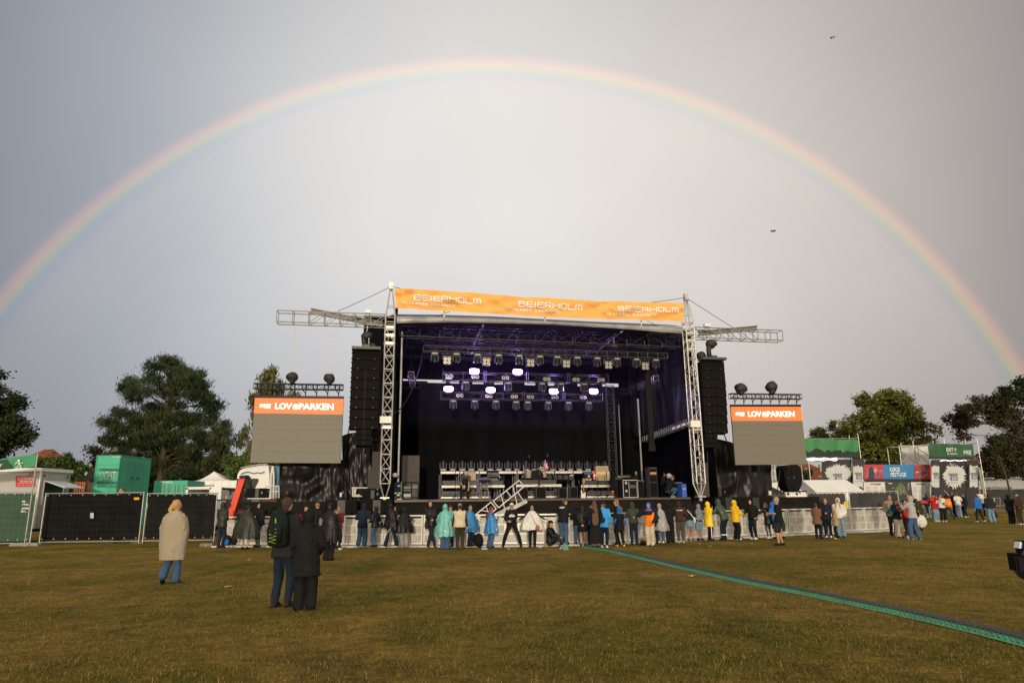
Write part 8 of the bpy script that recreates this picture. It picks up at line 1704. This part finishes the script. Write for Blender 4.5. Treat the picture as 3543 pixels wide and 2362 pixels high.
person(2196, 1882, 1733, 0, 'person in a grey green hooded jacket and dark jeans resting on the rail', 'jacket', 'ggreen', 'trousers', 'djeans', 'djeans', hood='up', z0=BZ, hem=.84, bulk=1.1, **RAIL)
p = person(2252, 1884, 1736, 205, 'person in a navy and orange rain jacket with beige trousers', 'jacket', 'orange', 'wide', 'beige', 'white', hood='up', hoodc='blue', z0=BZ, hem=.80, hl=(-.10, .2, .92), hr=(.62, .0, 1.18), bulk=1.3, tilt=.35)
mb = MB(); TAx = p.TA; loft(mb, [(p.tp(.62), .235 * p.s, .18 * p.s), (p.tp(.8), .235 * p.s, .185 * p.s), (p.tp(.98), .215 * p.s, .15 * p.s), (p.tp(1.05), .11 * p.s, .10 * p.s)], 18, TAx); limb(mb, [p.w((-.20, 0, 1.43)), p.w((-.33, -.05, 1.15)), p.w((-.14, .17, .96))], [.095, .085, .06]); limb(mb, [p.w((.20, 0, 1.43)), p.w((.45, -.04, 1.28)), p.w((.6, .0, 1.2))], [.095, .08, .06]); JOBS.append((mb, 'navy_yoke', [cm('navy')], p.t, .022, .012, None, 1))
person(2267, 1877, 1732, 0, 'dark person half hidden behind the orange and navy jacket', 'jacket', 'black', 'trousers', 'black', 'black', hood='up', z0=BZ, **RAIL)
person(2288, 1876, 1739, 195, 'person in a clear plastic poncho and blue jeans', 'poncho', 'poncho_clear', 'trousers', 'jeans', 'white', 'short', 'lbrown', hood='up', hoodc='poncho_clear', z0=BZ, hem=.55, hl=(-.1, .2, 1.15), hr=(.1, .2, 1.15), sleeve='dgrey')
person(2321, 1876, 1737, 6, 'person in a black hoodie and wide black trousers', 'jacket', 'black', 'wide', 'black', 'black', hood='up', z0=BZ, hem=.92, bulk=1.2, hl=(-.2, .36, 1.15), hr=(.2, .3, 1.42))
p = person(2358, 1876, 1730, 6, 'person in a brown hoodie with white back print and grey trousers', 'jacket', 'brown', 'trousers', 'dgrey', 'grey', hood='up', z0=BZ, hem=.88, bulk=1.1, **RAIL); pr_text(p, 'CHARMERS', .76, .85, .13, -.19)
p = person(2391, 1869, 1739, 10, 'person in a black jacket with a white strap bag and denim skirt', 'jacket', 'black', 'skirt', 'ljeans', 'dgrey', hood='up', z0=BZ, hem=.96, bulk=1.1, skin=SK2, **RAIL); mb = MB(); mb.path([p.tp(.98, -.1, -.19), p.tp(.6, .06, -.205), p.tp(.15, .2, -.19)], .022, 6); mb.ell(p.tp(.02, .22, -.17), (.05, .06, .13)); tag(mb.build('shoulder_bag', cm('white'), smooth=True), 'white shoulder bag across the back above the denim skirt', 'bag')
p = person(2424, 1868, 1741, -15, 'person with a grey shawl over the head and denim shorts', 'jacket', 'black', 'shorts', 'ljeans', 'black', hood='up', hoodc='M', z0=BZ, hem=.92, skin=SK2, hl=(-.26, .3, 1.3), hr=(.15, .3, 1.15)) if False else person(2424, 1868, 1741, -15, 'person with a grey shawl over the head and denim shorts', 'poncho', M('shawl_grey', (.16, .18, .23), .95, 0, .4, 14).name, 'shorts', 'ljeans', 'black', hood='up', z0=BZ, hem=1.0, skin=SK2, hl=(-.28, .3, 1.3), hr=(.15, .3, 1.15))
p = person(2457, 1868, 1733, 72, 'first yellow raincoat, long one with white striped trousers', 'jacket', 'raincoat_yellow', 'trousers', 'char', 'char', hood='up', z0=BZ, hem=.62, bulk=1.2, hl=(-.05, .24, 1.45), hr=(.10, .08, .90)); mb = MB(); mb.path([p.w((.175, .0, .62)), p.w((.165, .01, .4)), p.w((.17, .0, .12))], .02, 5); mb.build('white_stripe', LETW, p.t)
p = person(2505, 1867, 1736, -38, 'person in a wet dark green jacket leaning on the rail in navy trousers', 'jacket', M('wet_green', (.025, .055, .035), .4, 0, .2, 4, .4, 6).name, 'trousers', 'navy', 'navy', hood='up', z0=BZ, hem=.80, lean=.22, bulk=1.2, hl=(-.2, .45, 1.14), hr=(.15, .45, 1.14), H=1.74, pel=(0, -.12)); mb = MB(); 
for a_ in (-.10, .10): mb.tube(p.w((a_, -.04, .20)), p.w((a_, -.04, .24)), .082, 12)
mb.build('reflective_band', LETW, p.t)
p = person(2550, 1866, 1727, 75, 'second yellow raincoat, short one with black trousers looking at a phone', 'jacket', cloth('yellow_slick', (.74, .43, .008), .5).name if False else 'gold', 'wide', 'black', 'white', hood='up', z0=BZ, hem=.78, bulk=1.5, hl=(-.05, .34, 1.18), hr=(.08, .34, 1.16)); phone(p, (0, .44, 1.24), 'phone held by the second yellow raincoat')
p = person(2611, 1864, 1725, -130, 'man in a black hoodie and navy jeans holding a beer cup', 'jacket', 'black', 'trousers', 'djeans', 'white', hood='up', z0=BZ, hem=.86, bulk=1.15, hl=(-.26, .16, 1.0), hr=(.22, .36, 1.22), sway=.03); cup(p, (.22, .46, 1.27), 'beer cup held by the man in the black hoodie')
p = person(2664, 1861, 1736, -25, 'woman with a long braid in a black coat with grey tights', 'jacket', 'wet_black', 'tights', 'dgrey', 'white', 'braid', 'lbrown', z0=BZ, hem=.66, bulk=1.1, lean=.08, hl=(-.3, .35, 1.35), hr=(.2, .36, 1.15)); backpack(p, 'black backpack on the woman with the long braid', 'black', sc_=.95)
person(2691, 1862, 1733, -35, 'person in a bright blue jacket and shorts hidden behind the man in shorts', 'jacket', 'blue', 'shorts', 'navy', 'char', 'short', 'brown', hood='up', z0=BZ, fr=(.36, -.1), **RAIL)
p = person(2703, 1886, 1717, -68, 'grey haired man with glasses in black t-shirt and dark shorts', 'tee', 'black', 'shorts', 'char', 'black', 'short', 'grey', hem=.86, bulk=1.3, wid=1.12, hl=(-.06, .33, 1.18), hr=(.08, .34, 1.14), fl=(-.12, .06), fr=(.14, -.06)); pr_text(p, 'INGEN PAROLER', .74, .82, .09, .172, bold=.01)
mb = MB(); loft(mb, [(p.tp(.16), .20 * p.s, .165 * p.s), (p.tp(.02), .215 * p.s, .18 * p.s)], 20, p.TA); limb(mb, [p.w((.20, -.08, .98)), p.w((.22, -.14, .75)), p.w((.2, -.14, .55))], [.06, .09, .06]); JOBS.append((mb, 'tied_jacket', [cm('dgreen')], p.t, .022, .014, None, 1))
mb = MB()
for k in range(8): a0, a1 = 6.283 * k / 8, 6.283 * (k + 1) / 8; mb.tube(p.hp(-.033 + .022 * math.cos(a0), .10, .015 + .018 * math.sin(a0)), p.hp(-.033 + .022 * math.cos(a1), .10, .015 + .018 * math.sin(a1)), .003, 4); mb.tube(p.hp(.033 + .022 * math.cos(a0), .10, .015 + .018 * math.sin(a0)), p.hp(.033 + .022 * math.cos(a1), .10, .015 + .018 * math.sin(a1)), .003, 4)
mb.tube(p.hp(.06, .09, .02), p.hp(.08, 0, .02), .003, 4); mb.build('glasses', BLK, p.t)
# group right of the man in shorts
person(2833, 1861, 1738, 40, 'person in a brown coat hidden behind the black jacket man', 'jacket', 'coat', 'trousers', 'black', 'black', 'short', 'brown', z0=BZ, hem=.7, **FRONT)
person(2868, 1858, 1722, 205, 'blond boy in a dark navy jacket facing the black jacket man', 'jacket', 'navy', 'trousers', 'black', 'white', 'short', 'dblond', z0=BZ, **FRONT)
person(2855, 1863, 1719, 18, 'man in a long black jacket and blue jeans with his back to the camera', 'jacket', 'black', 'trousers', 'jeans', 'char', 'short', 'brown', hem=.78, bulk=1.3, hl=(-.2, .2, 1.0), hr=(.18, .32, 1.15))
person(2913, 1858, 1720, -150, 'woman in a white fleece hood with flared pale jeans', 'jacket', 'beige' if False else 'white', 'flare', 'ljeans', 'black', 'longfront', 'blond', hood='up', z0=BZ, hem=.86, bulk=1.3, hairlen=.4, **POCK)
p = person(2898, 1863, 1754, -70, 'blond girl in a leopard coat and black flared trousers holding food', 'jacket', 'leop', 'flare', 'black', 'white', 'long', 'blond', hairlen=.7, hem=.74, bulk=1.3, hl=(-.06, .30, 1.05), hr=(.08, .30, 1.02)); small('food_tray', 'red and yellow paper food tray held by the girl in the leopard coat', 'food tray', p.w((0, .42, 1.1)), lambda mb, c: mb.rings([[c + V((sx * k, sy * k * .7, z)) for sx, sy in ((-.08, -.08), (.08, -.08), (.08, .08), (-.08, .08))] for k, z in ((.8, -.03), (1.1, .03))]), M('tray_red', (.6, .12, .03), .6))
# selfie group
person(3093, 1852, 1710, 185, 'man in an open beige jacket behind the colour block jacket', 'jacket', 'tan', 'trousers', 'navy', 'black', 'short', 'lbrown', hem=.84, bulk=1.1, **POCK)
p = person(3112, 1859, 1723, 165, 'woman in a navy green and pink jacket with wide cream trousers', 'jacket', 'navy', 'wide', 'beige', 'black', 'long', 'brown', hairlen=.5, hem=.84, bulk=1.2, tilt=.3, hl=(-.10, .30, 1.22), hr=(.12, .28, 1.22))
mb = MB(); loft(mb, [(p.tp(.3, 0, .05), .12 * p.s, .14 * p.s), (p.tp(.72, 0, .05), .13 * p.s, .145 * p.s)], 14, p.TA); mb.build('grey_green_panel', cm('khaki'), p.t, smooth=True); mb = MB(); loft(mb, [(p.tp(.72, 0, .05), .14 * p.s, .148 * p.s), (p.tp(.95, 0, .04), .12 * p.s, .12 * p.s)], 14, p.TA); mb.build('pink_panel', cm('pink'), p.t, smooth=True); mb = MB(); limb(mb, [p.w((.22, -.01, 1.34)), p.w((.36, -.06, 1.16))], [.085, .075]); limb(mb, [p.w((.36, -.06, 1.16)), p.w((.3, .05, 1.12))], [.075, .06]); mb.build('green_sleeve', cm('green'), p.t, smooth=True)
phone(p, (0, .4, 1.28), 'phone held by the woman in the colour block jacket')
person(3146, 1858, 1727, 190, 'person in a red top and brown trousers beside the grey hoodie', 'jacket', 'red', 'trousers', 'brown', 'white', 'short', 'dark', hem=.9, hl=(-.2, .25, 1.05), hr=(.22, .3, 1.22))
person(3158, 1846, 1706, 200, 'brown haired man standing behind the grey hoodie', 'jacket', 'dteal', 'trousers', 'black', 'black', 'short', 'lbrown')
p = person(3168, 1864, 1713, -35, 'person in a pale grey hoodie and wide blue jeans taking a picture', 'jacket', M('hoodie_grey', (.36, .35, .33), .95, 0, .1, 8).name, 'wide', 'jeans', 'white', hood='up', hem=.86, bulk=1.35, fl=(-.20, .05), fr=(.20, -.08), hl=(-.12, .38, 1.42), hr=(.14, .36, 1.40)); phone(p, (0, .46, 1.5), 'phone held up by the grey hoodie')
bag(p, (.24, -.12, 1.02), (.08, .06, .11), 'small black bag on the hip of the grey hoodie', 'black', st=[(-.1, -.16, 1.45), (.1, -.2, 1.25), (.22, -.14, 1.1)])
small('plastic_bag', 'white translucent plastic bag hanging behind the grey hoodie', 'bag', p.w((.42, -.1, .72)), lambda mb, c: (blob(mb, c, (.22, .16, .26), 8, amp=.3), mb.tube(c + ez * .2, c + ez * .45 - p.X * .1, .05, 6, .02)), MATS['poncho_white'])
person(3183, 1835, 1716, 20, 'person in a dark green jacket with a white cap behind the plastic bag', 'jacket', 'khaki', 'trousers', 'navy', 'black', 'short', 'brown', hat=('cap', 'white', 'white'), hem=.8)
# crowd at the exit
def cr_(x, yf, yh, h, lab, **k): return person(x, yf, yh, h, lab, **k)
cr_(3215, 1789, 1706, 8, 'person in a dark navy jacket and pale jeans under the white notice board', tc='navy', bc='ljeans', shoe='white', hc='brown', bulk=1.2, **FRONT)
p = cr_(3240, 1803, 1705, 170, 'man in a red rain jacket and pale jeans raising one arm', tc='red', bc='ljeans', bot='wide', shoe='white', hat=('cap', 'navy', 'navy'), hem=.8, bulk=1.3, hl=(-.1, .25, 1.5), hr=(.38, .2, 1.35))
p = cr_(3265, 1803, 1708, 182, 'bearded man in a white jacket and black trousers holding a box', tc='white', bc='black', shoe='beige', hc='dark', hem=.88, bulk=1.2, hl=(-.08, .28, 1.2), hr=(.22, .28, 1.35)); small('cardboard_box', 'brown cardboard held by the man in the white jacket', 'box', p.w((-.12, .36, 1.18)), lambda mb, c: mb.box(c, (.26, .05, .2)), M('cardboard', (.45, .27, .10), .8))
p = cr_(3285, 1796, 1709, 20, 'person in an orange safety vest walking right in jeans', tc='orange', bc='jeans', shoe='black', hood='up', hoodc='navy', fl=(-.15, .1), fr=(.3, -.1, .04), hem=.86, bulk=1.2); mb = MB(); mb.tube(p.tp(.25), p.tp(.31), .22 * p.s, 16); mb.tube(p.tp(.5), p.tp(.56), .225 * p.s, 16); mb.build('reflective_band', LETW, p.t)
cr_(3302, 1785, 1700, 150, 'man in dark clothes laughing left of the white draped shirt', tc='black', bc='black', hc='brown', hl=(-.1, .3, 1.0))
cr_(3331, 1786, 1711, 30, 'person in an orange red shirt behind the white draped shirt', tc='orange', bc='black', hc='brown', top='tee')
cr_(3322, 1788, 1702, 2, 'person in a white draped shirt and pale jeans with hands on the hips', top='tee', tc='white', bc='ljeans', bot='wide', shoe='white', hc='lbrown', bulk=1.5, hl=(-.2, .1, 1.0), hr=(.2, .1, 1.0))
cr_(3347, 1788, 1705, -60, 'man in a navy sweater and dark trousers right of the white draped shirt', tc='navy', bc='navy', shoe='white', hc='brown', hem=.88, **POCK)
cr_(3394, 1804, 1709, -15, 'man in a royal blue hoodie walking away', tc='blue', bc='char', shoe='beige', hc='lbrown', hood='down', fl=(-.16, .12), fr=(.16, -.14, .03), bulk=1.15)
cr_(3434, 1804, 1707, 12, 'person in a black jacket and pale jeans walking away', tc='char', bc='ljeans', bot='wide', shoe='beige', hc='dark', fl=(-.1, -.05), fr=(.18, .12), bulk=1.25)
cr_(3402, 1783, 1694, 190, 'man in a white t-shirt standing behind the royal blue hoodie', top='tee', tc='white', bc='navy', hc='dark')
cr_(3446, 1788, 1699, -70, 'blond person in long navy clothes leaning left by the barrier', tc='navy', bc='navy', bot='wide', hair='long', hc='dblond', hairlen=.3, lean=.32, H=1.82, hl=(-.1, .5, 1.25), hr=(.1, .5, 1.2))
p = cr_(3503, 1813, 1709, 70, 'person in a black puffer jacket holding up a phone at the right edge', top='puffer', tc='black', bc='black', bot='wide', shoe='white', hood='up', hl=(-.05, .3, 1.5), hr=(.05, .3, 1.5)); phone(p, (0, .4, 1.56), 'phone held up by the black puffer jacket')
cr_(3536, 1814, 1708, -10, 'person in a brown jacket with a patterned hat at the right edge', tc='brown', bc='khaki', shoe='white', hc='dark', hat=('knit_hat', 'grey', 'grey'), hl=(-.1, .25, 1.2))
cr_(412, 1866, 1686, 190, 'brown haired person seen just above the black fence', pos=(P(412, 1800, 36.5).x, 36.5, .0), tc='brown', bc='djeans', hc='lbrown', hair='long', hairlen=.3)
# stage crew
q = SP(1607, 1724, .9); p = person(1607, 1724, 1655, 168, 'grey haired technician in a dark shirt bending down on the stage', 'tee', 'dgrey', 'trousers', 'black', 'brown', 'short', 'grey', pos=(q.x, q.y, ZD), H=1.82, lean=.50, tilt=.8, hl=(-.06, .60, .20), hr=(.14, .52, .55), fl=(-.16, .0), fr=(.16, .05), pelz=.90, pel=(0, -.2), skin=SK2)
q = SP(2205, 1720, 3.9); person(2205, 1720, 1628, 185, 'bald man in black standing behind the mixing desk', 'tee', 'black', 'trousers', 'black', 'black', 'bald', 'dark', pos=(q.x, q.y, ZD), **FRONT)
q = SP(2295, 1720, 3.2); person(2295, 1720, 1630, 60, 'dark haired stagehand in a black t-shirt standing at stage right', 'tee', 'black', 'trousers', 'black', 'black', 'short', 'dark', pos=(q.x, q.y, ZD), lean=.15, hl=(-.1, .45, 1.05), hr=(.1, .45, 1.0), skin=SK2)
q = SP(2312, 1720, 1.9); person(2312, 1720, 1668, 70, 'stagehand in a dark jacket and jeans crouching at stage right', 'jacket', 'black', 'trousers', 'jeans', 'beige', 'short', 'lbrown', pos=(q.x, q.y, ZD), H=1.78, pelz=.34, lean=.22, fl=(-.12, .28), fr=(.12, .18), hl=(-.12, .6, .55), hr=(.12, .6, .5), hem=.30)
bake()
# bundle of clothes at the barrier
g = G(2236, 1884); t = thing('clothes_bundle', 'pale and dark red clothes heap at the feet of the orange jacket', 'clothes', g); mb = MB(); blob(mb, g + ez * .12, (.25, .18, .13), 4, amp=.5); mb.build('red_cloth', cm('maroon'), t, smooth=True); mb = MB(); blob(mb, g + V((-.04, 0, .22)), (.2, .15, .1), 9, amp=.5); mb.build('pale_cloth', cm('beige'), t, smooth=True)
# video camera at the right edge, close to the photographer
Yc = 3.6; c = P(3545, 1930, Yc); t = thing('video_camera', 'large black video camera with a blue reflection painted on its monitor at the right edge', 'camera', c)
B = lambda x, y, dy=0: P(x + 22, y, Yc + dy); q1 = Yc / 2500
d = (B(3530, 1888) - B(3500, 1878)).normalized(); u = d.cross(V((0, 1, 0))).normalized(); u = u if u.z > 0 else -u
mb = MB(); mb.box(B(3518, 1889, .03), (34 * q1, .05, 22 * q1), (d, V((0, 1, 0)), u)); mb.build('monitor', BLK, t); mb = MB(); mb.box(B(3499, 1884, -.0), (5 * q1, .04, 23 * q1), (d, V((0, 1, 0)), u)); mb.build('screen_edge', WHITE, t); mb = MB(); mb.box(B(3508, 1886.5, -.004), (11 * q1, .006, 18 * q1), (d, V((0, 1, 0)), u)); mb.build('screen', M('screen_blue', (.05, .22, .42), .15), t)  # blue reflection on the monitor is put into the screen's base colour
mb = MB(); mb.tube(B(3522, 1900), B(3515, 1922), 4 * q1, 8); mb.tube(B(3512, 1915), B(3530, 1908), 3 * q1, 8); mb.tube(B(3528, 1898), B(3532, 1925), 4 * q1, 8); mb.build('monitor_arm', BLKM, t)
mb = MB(); mb.box(B(3501, 1950, -.02), (24 * q1, .06, 44 * q1)); mb.box(B(3490, 1948, -.04), (4 * q1, .02, 44 * q1)); mb.box(B(3536, 1945, .1), (48 * q1, .2, 60 * q1)); mb.box(B(3548, 1900, .1), (20 * q1, .2, 60 * q1)); mb.build('lens_hood', BLK, t)
mb = MB(); blob(mb, B(3535, 1975, .05), (34 * q1, .08, 32 * q1), 3, amp=.3); mb.build('grip_cover', BAG, t, smooth=True)
pc_ = P(3560, 1980, Yc + .05)
person(3640, 2362, 1800, -88, 'camera operator in black holding the video camera outside the right edge', 'jacket', 'black', 'trousers', 'black', 'black', 'short', 'brown', pos=(pc_.x + .50, Yc + .05, 0), H=1.70, hl=(-.05, .34, pc_.z + .0), hr=(.15, .34, pc_.z + .02), lean=.1); bake()
# small steady repairs: poster lettering size

# thin haze volume added under the stage roof to give the violet lamps a halo
sm = bpy.data.materials.new('stage_smoke'); sm.use_nodes = True; t_ = sm.node_tree
for n_ in list(t_.nodes): t_.nodes.remove(n_)
o_ = t_.nodes.new('ShaderNodeOutputMaterial'); v_ = t_.nodes.new('ShaderNodeVolumePrincipled'); v_.inputs['Density'].default_value = .004; v_.inputs['Color'].default_value = (.9, .9, .95, 1); v_.inputs['Anisotropy'].default_value = .3; t_.links.new(v_.outputs[0], o_.inputs['Volume'])
mb = MB(); slab(mb, .6, uR - .6, 2.2, 6.6, 5.6, UZ(1800, 1180, 2)[1]); o = mb.build('smoke', sm); o['kind'] = 'stuff'; o['label'] = 'thin added haze giving the violet lamps under the stage roof their halo'
